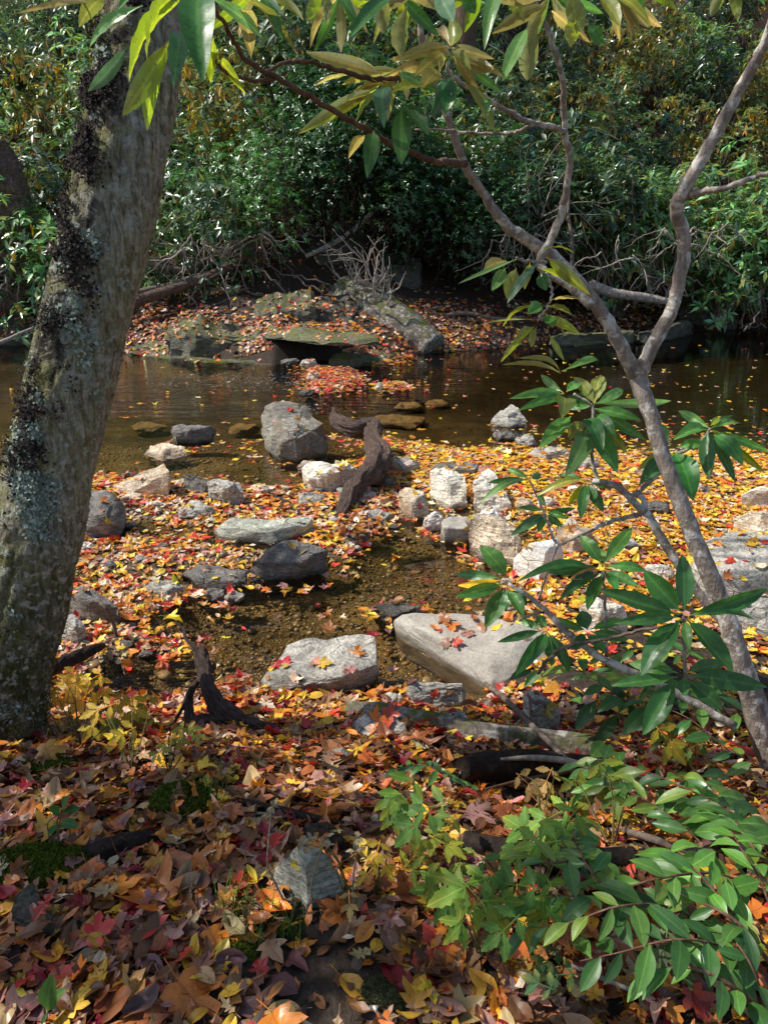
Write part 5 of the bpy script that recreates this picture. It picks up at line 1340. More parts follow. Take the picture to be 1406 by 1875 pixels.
wood('driftwood', 'twisted dark brown driftwood propped over the stones in midstream', 'drift', [(608, 758), (618, 774), (648, 786), (681, 784), (683, 806), (693, 832), (686, 856), (660, 880), (640, 908), (624, 946)], [.34, .3, .28, .27, .25, .23, .2, .15, .1, .03], w=[12, 24, 28, 36, 28, 40, 46, 32, 34, 20], seg=20, bumpy=.42, cat='driftwood',
     extra=[([(690, 832), (706, 828), (714, 820)], [.24, .26, .3], None, [22, 12, 5]), ([(690, 850), (700, 858), (706, 868)], [.2, .17, .12], None, [20, 12, 6]), ([(612, 762), (612, 752), (614, 746)], [.33, .36, .38], None, [12, 8, 5])])
wood('stump', 'rotten grey root stump leaning at the pool edge in the lower left', 'drift', [(366, 1192), (372, 1222), (382, 1258), (400, 1292), (440, 1322), (500, 1343), (550, 1360)], [.34, .31, .27, .23, .19, .16, .13], w=[24, 26, 24, 30, 32, 30, 10], seg=18, bumpy=.45, cat='stump',
     extra=[([(330, 1345), (362, 1330), (398, 1328), (436, 1345)], [.13, .16, .17, .14], None, [16, 34, 38, 20]), ([(370, 1205), (355, 1182), (342, 1172), (336, 1152), (318, 1138)], [.33, .37, .38, .4, .42], None, [9, 7, 6, 5, 2]), ([(352, 1335), (346, 1300), (350, 1268), (362, 1245)], [.14, .19, .24, .28], None, [22, 16, 12, 9]), ([(374, 1240), (350, 1262), (338, 1290), (320, 1322)], [.29, .23, .19, .12], None, [10, 9, 7, 4]), ([(430, 1312), (448, 1338), (468, 1352)], [.19, .16, .14], None, [26, 26, 20]), ([(378, 1236), (392, 1222), (396, 1206)], [.29, .3, .31], None, [10, 8, 3])])
wood('log', 'mossy grey log lying across the leaves at the right of the flat slab', 'log', [(640, 1298), (700, 1307), (790, 1324), (900, 1346), (990, 1358), (1090, 1370)], [.03, .04, .05, .055, .05, .05], w=[26, 36, 38, 42, 44, 46], seg=22, bumpy=.16, cat='log', rel=True)
wood('log', 'dark hollow rotten log below the mossy grey log', 'darklog', [(846, 1408), (900, 1404), (970, 1404), (1060, 1410), (1150, 1420)], [.05, .05, .05, .05, .05], w=[40, 56, 58, 56, 50], seg=20, bumpy=.16, cat='log', rel=True)
wood('log', 'dark half buried log under the herbs in the lower middle', 'darklog', [(850, 1540), (930, 1560), (1040, 1575), (1160, 1570)], [.03, .04, .04, .03], w=[36, 44, 42, 36], seg=16, cat='log', rel=True)
wood('log', 'dark mossy log end jutting from the moss at the lower left', 'darklog', [(120, 1590), (180, 1565), (240, 1545), (290, 1535)], [.0, .01, .015, .01], w=[44, 46, 42, 30], seg=18, cat='log', rel=True)
wood('stick', 'dark wet stick slanting down left of the small black stone', 'darklog', [(530, 1382), (580, 1398), (636, 1422)], [.025, .025, .03], w=[10, 16, 14], rel=True)
wood('stick', 'dark stick crossing the leaves in front of the flat slab', 'darklog', [(430, 1468), (500, 1482), (600, 1505), (660, 1512)], [.025, .025, .025, .02], w=[16, 18, 16, 8], rel=True)
wood('stick', 'long straight grey stick slanting over the mossy log', 'twig', [(888, 1252), (930, 1285), (985, 1340), (1045, 1398)], [.03, .08, .14, .12], w=[8, 10, 11, 10], rel=True)
wood('stick', 'pale bent stick arching above the dark hollow log', 'pale_twig', [(915, 1390), (975, 1388), (1030, 1392), (1080, 1405), (1130, 1424), (1175, 1440)], [.1, .13, .15, .16, .15, .12], w=[5, 11, 12, 12, 11, 9], rel=True)
wood('stick', 'thin reddish twig below the pale bent stick', 'redstem', [(888, 1445), (960, 1428), (1060, 1410), (1170, 1406)], [.1, .12, .14, .15], w=[4, 7, 7, 5], rel=True)
wood('stick', 'thick grey stick under the doghobble stems', 'twig', [(1140, 1520), (1190, 1535), (1250, 1555), (1310, 1560)], [.05, .06, .06, .05], w=[12, 14, 14, 10], rel=True)
wood('stick', 'thin brown stick lying along the bottom right edge', 'stem', [(1040, 1765), (1100, 1790), (1160, 1815), (1200, 1830)], [.03, .03, .03, .03], w=[6, 8, 8, 6], rel=True)
wood('stick', 'thin grey twig standing in front of the slate slab', 'twig', [(178, 1098), (195, 1115), (207, 1138), (214, 1165)], [.25, .22, .12, .03], w=[4, 6, 7, 6])
wood('stick', 'pale twig lying over the tall oblong stone', 'pale_twig', [(930, 1345), (950, 1322), (962, 1318)], [.05, .1, .1], w=[5, 5, 3], rel=True)
wood('stick', 'dark branch sticking out beside the foot of the big tree', 'darklog', [(95, 1225), (130, 1208), (170, 1190), (190, 1182)], [.2, .16, .1, .06], w=[26, 24, 20, 10], bumpy=.2)
wood('stick', 'pale forked dead stick reaching in from the left edge across the channel', 'pale_twig', [(-40, 640), (0, 628), (35, 612), (62, 600)], Y=[11, 11.5], w=[6, 8, 6, 4])
wood('tree_stump', 'broken brown tree stump across the stream at the far left', 'drift', [(30, 560), (24, 470), (12, 370), (0, 310), (-14, 262)], Y=[15.6, 15.6], w=[120, 96, 84, 74, 50], seg=24, bumpy=.3, cat='stump')
# far bank fallen wood
wood('fallen_branch', 'thick brown fallen branch slanting up the leafy far bank', 'drift', [(236, 556), (290, 538), (350, 518), (400, 498), (445, 470), (485, 430)], Y=[14.4, 15.2], w=[20, 18, 15, 17, 15, 11], extra=[([(350, 520), (380, 512), (402, 500)], None, [14.6, 14.7], [7, 6, 3])])
wood('fallen_branch', 'paler fallen branch above the thick brown one on the far bank', 'twig', [(245, 536), (310, 522), (345, 510), (380, 498)], Y=[14.7, 14.9], w=[9, 10, 8, 5])
wood('fallen_branch', 'grey fallen branch reaching right from behind the big trunk', 'twig', [(265, 482), (310, 490), (345, 494), (372, 478), (400, 468)], Y=[14.9, 15.1], w=[8, 9, 9, 8, 4])
wood('fallen_branch', 'long dark branch lying on the far bank right of the leaning slab', 'twig', [(690, 560), (740, 578), (800, 580), (850, 574), (910, 584), (960, 580)], Y=[14.8, 15.2], w=[5, 7, 9, 8, 7, 4], extra=[([(800, 580), (840, 592), (872, 600)], None, [14.9, 14.7], [6, 5, 3]), ([(760, 580), (790, 566), (812, 560)], None, [14.9, 15], [5, 4, 2])])
wood('log', 'big weathered log leaning from the far bank down into the water', 'log', [(625, 545), (680, 572), (735, 602), (795, 640)], Y=[15.2, 14.7, 14.2, 13.75], w=[78, 84, 78, 56], seg=24, bumpy=.12, cat='log')
wood('fallen_branch', 'brown bough slanting out of the dark hollow', 'stem', [(560, 470), (620, 440), (660, 410), (690, 380)], Y=[15.6, 16.4], w=[7, 9, 10, 10])
wood('fallen_branch', 'dark trunk lying in the shade behind the upright stems', 'stem', [(1080, 520), (1120, 536), (1180, 545), (1240, 556)], Y=[15.8, 16], w=[16, 18, 16, 12])
wood('stick', 'thin pale stem leaning up beside the slender branch in the background', 'twig', [(1046, 490), (1047, 440), (1040, 395), (1042, 350)], Y=[15.6, 16.2], w=[6, 7, 6, 4])


def brush(label, roots, n, Yc, spread, seed, mat='pale_twig', down=False, w0=4.5):
    rg = np.random.default_rng(seed)
    o0 = at_y(roots[0][0], roots[0][1], Yc)
    t_ = empty('dead_branch', o0, label, 'branch')
    m = MB()
    for k in range(n):
        b = roots[rg.integers(0, len(roots))]
        p = np.array([b[0] + rg.normal(0, 4), b[1] + rg.normal(0, 4)]); pts = [p]
        a = rg.uniform(-2.5, -.6) if not down else rg.uniform(.3, 2.9)
        L_ = rg.uniform(.4, 1.0) * spread
        for q in range(5):
            a += rg.normal(0, .32); p = p + np.array([math.cos(a), math.sin(a)]) * L_ / 5; pts.append(p)
        y0 = Yc + rg.normal(0, .3); Ys = y0 + np.cumsum(rg.normal(0, .08, 6))
        Q = np.array([at_y(a_[0], a_[1], y) for a_, y in zip(pts, Ys)])
        r_ = np.array([1, .85, .7, .55, .4, .2]) * .5 * rg.uniform(.6, 1.2) * w0 * Yc / F
        m.add(*tube(Q, r_, 5, 22, wob=.006, seed=seed * 100 + k))
        for s in range(2):
            i = rg.integers(1, 4); a2 = a + rg.choice([-1, 1]) * rg.uniform(.5, 1.1); L2 = L_ * rg.uniform(.25, .5)
            p2 = pts[i]; e = p2 + np.array([math.cos(a2), math.sin(a2)]) * L2
            mid = (p2 + e) / 2 + rg.normal(0, L2 * .1, 2)
            m.add(*tube(np.array([Q[i], at_y(mid[0], mid[1], Ys[i]), at_y(e[0], e[1], Ys[i] + .05)]), [r_[2] * .7, r_[3] * .6, r_[5] * .6], 4, 9, wob=.005, seed=k * 7 + s))
    m.build('twig', M[mat], t_, o0)


brush('pale dead brush fanning up behind the leaning slab', [(712, 556), (690, 548), (640, 540), (660, 520)], 20, 14.8, 170, 3)
brush('bare pale twigs curling below the thicket left of the slender branch', [(930, 420), (900, 440), (980, 420)], 10, 15.6, 110, 4, down=True, w0=3.2)
brush('bare twigs hanging under the thicket between the right stem and the edge', [(1270, 420), (1320, 410), (1220, 420), (1370, 430)], 14, 15.7, 130, 5, down=True, w0=3.2)
brush('pale bare stems rising in the gap behind the slender branch', [(960, 430), (990, 400), (940, 460)], 8, 16.2, 190, 6, w0=3)
brush('thin bare twigs hanging at the left edge of the hollow', [(480, 430), (430, 440), (520, 430)], 12, 14.9, 100, 7, down=True)
brush('small bare twigs across the channel at the left edge', [(20, 500), (38, 506), (8, 492)], 10, 15.0, 110, 8, down=True)
brush('bare twigs among the laurel leaves above the far bank', [(330, 450), (350, 436), (372, 446)], 14, 14.9, 110, 9, down=True, w0=4)
brush('curled bare twigs in the dark above the far right water', [(1100, 460), (1130, 440), (1160, 470)], 8, 15.6, 110, 10, down=True, w0=3)

# ------------------------------------------------------------------ doghobble at the lower right
def hobble(label, stems, leafpx, cols, seed, lab_part=None):
    rg = np.random.default_rng(seed); rr_ = random.Random(seed)
    o0 = G(*stems[0][0][0])
    t_ = empty('doghobble_shrub', o0, label, 'shrub')
    for pts, Ys, w in stems:
        n_ = len(pts)
        Fi = np.interp(np.linspace(0, 1, n_), [0, .5, 1], [.12, .22, .15])
        Q = np.array([abv(p[0], p[1], f) for p, f in zip(pts, Fi)])
        m = MB(); m.add(*tube(Q, np.linspace(w, w * .4, n_) * .5 * 1.8 / F, 7, n_ * 8, seed=seed)); m.build('stem', M['redstem'], t_, o0)
        C = catmull(Q, 60); seg = np.linalg.norm(np.diff(C, axis=0), axis=1); cum = np.concatenate([[0], np.cumsum(seg)])
        lf = MB(); s = .05; side = 1
        while s < cum[-1]:
            i = int(np.searchsorted(cum, s)); i = min(i, 58)
            b = C[i]; T = C[i + 1] - C[i]; T /= np.linalg.norm(T)
            vd = b - EYE; vd /= np.linalg.norm(vd)
            lat = np.cross(T, [0, 0, 1.0]) ; lat /= np.linalg.norm(lat) + 1e-6
            d = T * rg.uniform(.3, .9) + lat * side * rg.uniform(.6, 1.1) + np.array([0, 0, rg.uniform(-.65, .15)])
            d /= np.linalg.norm(d)
            L_ = .8 * leafpx * rg.uniform(.65, 1.2) * ((b - EYE) @ FW) / F
            up = np.array([rg.normal(0, .35), -.35 + rg.normal(0, .3), 1.0])
            Vv, Ff, lp = leaf_np(b, b + d * L_, rg.uniform(.32, .42), up, bend=rg.uniform(.03, .14), fold=rg.uniform(.1, .5), rows=10, shape=.8, wavy=.05)
            c = np.array(cols[rg.integers(0, len(cols))]) * np.exp(rg.normal(0, .18)); lf.add(Vv, Ff, Col=c, lp=lp)
            side = -side; s += L_ * rg.uniform(.28, .46)
        lf.build('leaf_spray', M['hobble'], t_, o0)
    return t_


HB = [(.05, .15, .03), (.075, .19, .035), (.04, .11, .03), (.1, .23, .04), (.16, .26, .04), (.06, .17, .035)]
HBR = [(.12, .32, .045), (.1, .26, .05), (.15, .36, .06)]
hobble('glossy doghobble arching in from the right edge below the trunk', [([(1420, 1560), (1350, 1500), (1270, 1450), (1160, 1405), (1070, 1385)], [1.7, 2.0], 4), ([(1420, 1420), (1330, 1370), (1250, 1310), (1150, 1280), (1050, 1290)], [1.85, 2.05], 4), ([(1420, 1340), (1330, 1300), (1220, 1290), (1120, 1310)], [1.9, 2.1], 3)], 82, HB, 1)
hobble('doghobble with the longest stem running left through the lower herbs', [([(1420, 1640), (1310, 1600), (1200, 1610), (1090, 1640), (960, 1635)], [1.5, 1.7], 5), ([(1300, 1700), (1220, 1660), (1130, 1660), (1040, 1690), (960, 1700)], [1.5, 1.62], 4)], 92, HB, 2)
hobble('bright sunlit doghobble at the right edge', [([(1410, 1740), (1330, 1660), (1270, 1590), (1220, 1560)], [1.45, 1.6], 5), ([(1420, 1690), (1390, 1610), (1360, 1560), (1320, 1500), (1260, 1460)], [1.5, 1.75], 4)], 96, HBR, 3)
hobble('dark doghobble hanging low above the leaves at the bottom right', [([(1420, 1800), (1340, 1740), (1240, 1720), (1130, 1745), (1060, 1760)], [1.4, 1.5], 4), ([(1400, 1850), (1380, 1780), (1340, 1720), (1290, 1700)], [1.35, 1.45], 4)], 100, HB[:3], 3)
hobble('doghobble sprig beside the pale bent stick', [([(1280, 1540), (1220, 1490), (1150, 1450), (1080, 1440), (1020, 1470)], [1.75, 1.85], 3), ([(1260, 1480), (1180, 1440), (1120, 1430), (1060, 1400)], [1.8, 1.95], 3)], 72, HB, 5)
hobble('low doghobble with small dark leaves under the large rhododendron whorls', [([(1200, 1330), (1110, 1260), (1040, 1220), (970, 1230)], [2.1, 2.3], 3), ([(1340, 1270), (1260, 1270), (1180, 1250), (1110, 1230)], [2.05, 2.2], 3), ([(1330, 1230), (1260, 1200), (1180, 1190), (1100, 1200)], [2.15, 2.3], 3)], 56, HB, 6)
hobble('dense doghobble along the bottom right edge below the bright one', [([(1420, 1780), (1360, 1700), (1300, 1660), (1230, 1640)], [1, 1], 7), ([(1420, 1870), (1330, 1800), (1250, 1770), (1180, 1790)], [1, 1], 7), ([(1420, 1600), (1370, 1540), (1330, 1480), (1280, 1420)], [1, 1], 7)], 94, HB + HBR, 8)
hobble('doghobble twining through the middle of the herb patch', [([(1200, 1700), (1120, 1640), (1060, 1560), (1040, 1500)], [1, 1], 6), ([(1150, 1600), (1080, 1570), (1010, 1580), (950, 1560)], [1, 1], 6)], 80, HB, 9)
hobble('thin doghobble sprig with small round leaves at the left of the dark hollow log', [([(880, 1450), (820, 1420), (770, 1400), (720, 1410)], [1.95, 2.0], 3)], 40, HB[:3], 4)

# ------------------------------------------------------------------ yellowroot and other herbs
def leaflet(base, tip, w, up, lobes=True):
    """toothed leaflet as a fan of outline points"""
    base = np.asarray(base); d = tip - base; L_ = np.linalg.norm(d); d = d / L_
    s = np.cross(d, up); s /= np.linalg.norm(s) + 1e-6; n = np.cross(s, d)
    prof = [(0, .0), (.18, .28), (.28, .72), (.36, .60), (.50, 1.0), (.58, .72), (.70, .78), (.76, .5), (.88, .42), (1, 0)]
    V, lp = [], []
    mid = [(t_, 0) for t_ in (0, .28, .5, .7, 1)]
    for t_, q in prof: V.append((t_, q * w * .5)); 
    Lp = V + [(t_, 0) for t_ in (.28, .5, .7)] + [(t_, -q) for t_, q in V[1:-1]]
    out = []
    for t_, q in Lp:
        out.append(base + L_ * (d * t_ + s * q + n * (-.18 * t_ * t_ + .12 * abs(q) + .04 * math.sin(t_ * 9 + q * 12))))
    n0 = len(prof); a, b_, c_ = n0, n0 + 1, n0 + 2
    F3 = [(0, 1, a), (1, 2, a), (2, 3, a), (3, b_, a), (3, 4, b_), (4, 5, b_), (5, c_, b_), (5, 6, c_), (6, 7, c_), (7, 8, c_), (8, 9, c_)]
    off = n0 + 3 - 1
    mp = lambda k: k if k in (0, 9, a, b_, c_) else off + k
    F3 += [(mp(x), mp(z), mp(y)) for x, y, z in list(F3)]
    return np.array(out), [np.array(F3)], np.array([(q, t_, 0) for t_, q in Lp])


def yroot(label, root, leaves, cols, Y, seed, name='yellowroot'):
    """leaves: (centre px, radius px) compound leaves of five toothed leaflets"""
    rg = np.random.default_rng(seed)
    o0 = G(*root)
    t_ = empty(name, o0, label, 'plant')
    for (cx, cy, r_) in leaves:
        c = abv(cx, cy, rg.uniform(.1, .2)); D = (c - EYE) @ FW; L_ = r_ * D / F * 1.15
        up = np.array([rg.normal(0, .3), -.5 + rg.normal(0, .2), .85]); up /= np.linalg.norm(up)
        e1 = np.cross(up, rg.normal(size=3)); e1 /= np.linalg.norm(e1)
        if e1[2] > .1: e1 = -e1
        e2 = np.cross(up, e1)
        m = MB(); cc = np.array(cols[rg.integers(0, len(cols))])
        ax0 = c - e1 * L_ * .75
        for (along, ang, ll) in ((.75, 0, .95), (.72, .9, .75), (.72, -.9, .75), (.15, 1.15, .7), (.15, -1.15, .7)):
            b = ax0 + e1 * L_ * along
            dd = e1 * math.cos(ang) + e2 * math.sin(ang)
            up2 = up + rg.normal(0, .18, 3)
            Vv, Ff, lp = leaflet(b, b + dd * L_ * ll * rg.uniform(.85, 1.15), .5, up2)
            # tips turn yellow
            k = cc[None] * np.exp(rg.normal(0, .12)) * np.ones((len(Vv), 3))
            if rg.random() < .5: k = k * (1 - .5 * lp[:, 1:2] ** 2) + np.array([.42, .32, .03]) * (.5 * lp[:, 1:2] ** 2)
            m.add(Vv, Ff, Col=k, lp=lp)
        m.add(*[q for q in tube([ax0, ax0 + e1 * L_ * .75], [.0012, .0008], 5, 4)], Col=cc, lp=(0, .5, 0))
        m.build('leaf', M['soft'], t_, o0)
        s = MB(); mid = (o0 + ax0) / 2 + np.array([rg.normal(0, .02), rg.normal(0, .02), .05]); s.add(*tube([o0, mid, ax0], [.0022, .0016, .001], 5, 12)); s.build('stem', M['greenstem'], t_, o0)
    return t_


GN = [(.13, .28, .04), (.17, .33, .05), (.1, .22, .045)]
YG2 = [(.3, .34, .04), (.5, .4, .04), (.16, .24, .04)]
YL = [(.55, .4, .04), (.62, .45, .07), (.4, .3, .04)]
DRY = [(.4, .27, .09), (.5, .36, .14)]
yroot('green yellowroot at the left of the herb patch with broad toothed leaves', (745, 1600), [(735, 1455, 52), (775, 1480, 56), (760, 1512, 50), (722, 1490, 42)], GN, 1.85, 1)
yroot('yellowing yellowroot in the middle of the herb patch', (815, 1640), [(812, 1520, 40), (818, 1548, 44), (760, 1565, 40), (842, 1580, 42), (780, 1600, 38)], YG2, 1.75, 2)
yroot('sunlit pale green yellowroot with the largest leaves', (985, 1650), [(960, 1520, 60), (1000, 1500, 58), (1030, 1512, 52), (950, 1560, 56), (985, 1545, 50)], [(.22, .42, .07), (.16, .34, .06)], 1.68, 3)
yroot('green yellowroot leaning over the red leaves', (880, 1760), [(850, 1625, 62), (820, 1650, 56), (880, 1650, 60), (800, 1625, 46), (845, 1690, 48), (920, 1705, 52)], GN, 1.58, 4)
yroot('yellowroot between the doghobble leaves with half yellow leaflets', (1010, 1740), [(940, 1620, 56), (990, 1640, 54), (1025, 1650, 50), (905, 1600, 44), (960, 1690, 54), (920, 1650, 44)], GN + YG2[:1], 1.6, 5)
yroot('bright yellow green yellowroot above the pale bent stick', (1120, 1560), [(1085, 1440, 44), (1115, 1420, 48), (1120, 1460, 40), (1060, 1455, 40), (1140, 1440, 38)], [(.12, .24, .04), (.2, .25, .03)], 1.85, 6)
yroot('dry straw coloured yellowroot above the dark hollow', (990, 1500), [(968, 1436, 34), (1000, 1430, 34), (985, 1470, 34)], DRY, 1.9, 7)
yroot('small dark green yellowroot by the fallen leaves at the bottom', (1000, 1830), [(1020, 1785, 40), (985, 1800, 36), (1000, 1760, 36)], [(.04, .12, .04)], 1.45, 8)
yroot('green and yellow yellowroot among the doghobble at the right', (1260, 1420), [(1225, 1360, 44), (1250, 1340, 40), (1210, 1340, 36), (1262, 1372, 36)], [(.1, .17, .03), (.3, .27, .03)], 1.95, 9)
yroot('pale curled yellowroot at the lower right', (1240, 1800), [(1215, 1740, 46), (1250, 1760, 46), (1225, 1700, 34)], [(.12, .17, .08), (.08, .14, .05)], 1.45, 10)
yroot('golden yellowroot spreading right of the tree foot', (150, 1370), [(130, 1255, 30), (165, 1245, 30), (110, 1275, 32), (150, 1282, 36), (190, 1262, 30), (215, 1290, 30), (125, 1240, 26), (180, 1300, 34), (95, 1260, 24)], YL, 2.3, 11)
yroot('yellow green yellowroot in front of the golden one', (240, 1420), [(200, 1320, 34), (245, 1300, 36), (255, 1330, 34), (225, 1345, 32), (265, 1290, 26), (170, 1330, 30)], YL[:1] + YG2, 2.15, 12)
yroot('tiny pale green yellowroot before the root stump', (310, 1420), [(305, 1365, 26), (330, 1350, 24), (345, 1335, 24), (290, 1380, 22), (360, 1345, 20)], [(.25, .28, .06), (.2, .25, .04)], 2.1, 13)
yroot('small yellow yellowroot behind the pointed grey stone', (690, 1640), [(690, 1565, 30), (672, 1600, 26), (706, 1585, 26)], YL, 1.8, 14)
yroot('small withered yellowroot leaning over the pointed grey stone', (650, 1680), [(640, 1655, 26), (655, 1560, 22), (560, 1545, 20), (585, 1540, 20)], DRY, 1.75, 15)


def broadleaf(label, root, leaves, Y, cols, seed, name='seedling', wr=.6, stems=True):
    """simple plant: leaves (base px, tip px, width ratio)"""
    rg = np.random.default_rng(seed); o0 = G(*root)
    t_ = empty(name, o0, label, 'plant')
    for (b, tp, wr_) in leaves:
        B = abv(b[0], b[1], .1); T = at_y(tp[0], tp[1], B[1] - .02)
        tc = EYE - B; tc /= np.linalg.norm(tc)
        Vv, Ff, lp = leaf_np(B, T, wr_, tc + [0, 0, .6], bend=.06, fold=.2, rows=10, shape=.8)
        m = MB(); m.add(Vv, Ff, Col=np.array(cols[rg.integers(0, len(cols))]) * rg.uniform(.8, 1.2), lp=lp); m.build('leaf', M['soft'], t_, o0)
        if stems:
            s = MB(); s.add(*tube([o0, (o0 + B) / 2 + [rg.normal(0, .01), 0, .03], B], [.002, .0016, .001], 5, 10)); s.build('stem', M['greenstem'], t_, o0)


broadleaf('seedling with one round sunlit green leaf against the dark trunk', (95, 1230), [((105, 1096), (116, 1132), .95), ((100, 1068), (115, 1050), .6)], 2.05, [(.14, .28, .06)], 1)
broadleaf('leafy green vine sprig at the left edge in front of the trunk', (-20, 1260), [((20, 1115), (12, 1165), .6), ((45, 1115), (72, 1130), .6), ((30, 1108), (60, 1112), .5), ((70, 1130), (108, 1142), .5), ((10, 1110), (-10, 1130), .6), ((35, 1180), (55, 1185), .5), ((5, 1180), (22, 1178), .5), ((0, 1170), (-10, 1195), .6), ((45, 1190), (48, 1205), .5)], 2.0, [(.08, .18, .04), (.06, .14, .04)], 2)
broadleaf('small green seedling rising from the moss at the lower left', (110, 1570), [((110, 1490), (90, 1478), .55), ((115, 1480), (128, 1460), .5), ((118, 1484), (148, 1482), .4), ((112, 1505), (146, 1514), .45), ((105, 1510), (88, 1530), .5)], 1.9, [(.05, .16, .04)], 3)
broadleaf('narrow green seedling at the bottom left corner', (85, 1875), [((95, 1840), (122, 1812), .3), ((90, 1850), (98, 1780), .28), ((88, 1852), (75, 1880), .3)], 1.25, [(.07, .16, .04)], 4, 'seedling')


def tuft(label, px, py, n, hpx, seed, mat='grass', name='grass_tuft', spread=.04, cat='grass'):
    rg = np.random.default_rng(seed); o0 = G(px, py); D = (o0 - EYE) @ FW
    m = MB()
    for k in range(n):
        b = o0 + np.array([rg.normal(0, spread), rg.normal(0, spread * .6), -.005]); b[2] = gz(b[0], b[1]) 
        h = hpx * D / F * rg.uniform(.5, 1.2); a = rg.uniform(0, 6.28); ln = rg.uniform(.2, .9) * h
        d = np.array([math.cos(a), math.sin(a), 0]); s = np.array([-d[1], d[0], 0]) * .0014
        c = [b, b + d * ln * .25 + [0, 0, h * .55], b + d * ln * .6 + [0, 0, h * .9], b + d * ln + [0, 0, h * .85]]
        V = [c[0] - s, c[0] + s, c[1] - s * .9, c[1] + s * .9, c[2] - s * .6, c[2] + s * .6, c[3]]
        m.add(np.array(V), [np.array([[0, 1, 3, 2], [2, 3, 5, 4]]), np.array([[4, 5, 6]])])
    return tag(m.build(name, M[mat], None, o0), label, cat)


tuft('grass tuft on the near bank left of the mossy knob', 430, 1665, 60, 55, 1)
tuft('short grass tuft beside the bare dirt', 505, 1715, 70, 48, 2)
tuft('thin grass hanging from the moss mound', 375, 1470, 50, 60, 3)
tuft('dry straw grass around the tree foot', 60, 1350, 70, 60, 4, 'dry', 'grass_tuft', .1)


def stalk(label, pts, Y, w, heads, seed):
    rg = np.random.default_rng(seed)
    n_ = len(pts); Q = np.array([abv(p[0], p[1], f) for p, f in zip(pts, np.linspace(0, .2, n_))])
    t_ = empty('dry_stalk', Q[0], label, 'plant')
    m = MB(); m.add(*tube(Q, np.linspace(w, w * .5, n_) * .5 * 1.7 / F, 6, n_ * 8, seed=seed)); m.build('stem', M['dry'], t_, Q[0])
    h = MB()
    for (x, y) in heads:
        c = abv(x, y, .2)
        for k in range(6):
            d = rg.normal(size=3); d /= np.linalg.norm(d); L_ = rg.uniform(.012, .024)
            Vv, Ff, lp = leaf_np(c, c + d * L_, .45, rows=5, bend=.1); h.add(Vv, Ff)
        h.add(*tube([Q[-1], (Q[-1] + c) / 2, c], [.0008, .0006, .0005], 4, 6))
    h.build('seed_head', M['dry'], t_, Q[0])


stalk('tall dry stalk left of the pointed grey stone', [(525, 1660), (508, 1625), (492, 1590), (490, 1560), (497, 1485)], 1.72, 5, [(500, 1478), (495, 1490)], 1)
stalk('dry flower stalk in front of the pointed grey stone', [(572, 1660), (570, 1620), (580, 1580), (590, 1550)], 1.62, 4, [(595, 1535), (570, 1540), (555, 1548), (605, 1548)], 2)
stalk('pale yellow stalk right of the pointed grey stone', [(645, 1660), (648, 1600), (655, 1545)], 1.65, 4, [(655, 1535), (650, 1560)], 3)


def mound(label, px, py, w, hpx, seed, mat='moss', n=5000, blade=.008, cat='moss', depth=.7, name='moss_mound', rise=.3):
    """low mossy hummock: displaced dome with a nap of short blades"""
    rg = np.random.default_rng(seed); o0 = G(px, py); D = (o0 - EYE) @ FW
    rx = w * .5 * D / F; ry = rx * depth; hz = hpx * D / F
    N = 34; u, v = np.meshgrid(np.linspace(0, 1, N), np.linspace(0, 2 * math.pi, 60, endpoint=False), indexing='ij')
    def surf(u, v):
        rad = u * (1 + .25 * fbm(np.cos(v) * 2 + seed, np.sin(v) * 2, 1.0, seed))
        x = rx * rad * np.cos(v); y = ry * rad * np.sin(v)
        z = hz * np.clip(1 - u ** 2, 0, 1) ** .6 + .3 * hz * fbm(x / rx * 2 + seed, y / rx * 2, 1.3, seed) * (1 - u) * 2
        X, Yw = o0[0] + x, o0[1] + y
        return np.stack([X, Yw, H(X, Yw) - .02 * u ** 3 + z], -1)
    S = surf(u, v)
    i = np.arange(N - 1)[:, None] * 60; j = np.arange(60)[None]
    Q = np.stack([i + j, i + 60 + j, i + 60 + (j + 1) % 60, i + (j + 1) % 60], -1).reshape(-1, 4)
    m = MB(); m.add(S.reshape(-1, 3), [Q])
    uu_, vv_ = np.sqrt(rg.random(n)) * .97, rg.uniform(0, 6.283, n)
    p = surf(uu_, vv_); d = rg.normal(0, .6, (n, 3)) + [0, 0, 1]; d /= np.linalg.norm(d, axis=1)[:, None]
    s = rg.normal(size=(n, 3)); s -= d * np.sum(s * d, 1)[:, None]; s /= np.linalg.norm(s, axis=1)[:, None]
    L_ = blade * rg.uniform(.5, 1.5, (n, 1))
    V = np.stack([p - s * L_ * .22, p + s * L_ * .22, p + d * L_], 1).reshape(-1, 3)
    m.add(V, [np.arange(3 * n).reshape(-1, 3)])
    o = m.build(name, M[mat], None, o0, smooth=False)
    collide(o)
    return tag(o, label, cat)


mound('dark green moss hummock on the bank edge in the shade', 335, 1475, 130, 46, 1, n=6000)
mound('broad green moss cushion on the log end at the left edge', 80, 1590, 250, 40, 2, n=9000, depth=.4)
mound('dry grey green mossy knob beside the red maple leaf at the bottom', 700, 1825, 120, 24, 3, 'drymoss', n=6000, blade=.005)
mound('patch of moss by the short grass tuft', 440, 1745, 90, 14, 4, n=2500, blade=.005, depth=.6)
mound('moss patch under the golden herbs at the tree foot', 100, 1400, 120, 20, 5, n=3000)
# ------------------------------------------------------------------ fallen leaves
ALLV = np.concatenate([TV] + COLV); off_ = len(TV)
ALLF = TQ.tolist() + [[i + off_ for i in f] for f in COLF]
DB = BVHTree.FromPolygons(ALLV.tolist(), ALLF)


def sym(half):
    h = [np.array(p) for p in half]
    return [tuple(p) for p in h] + [(-p[0], p[1]) for p in reversed(h) if abs(p[0]) > 1e-6]


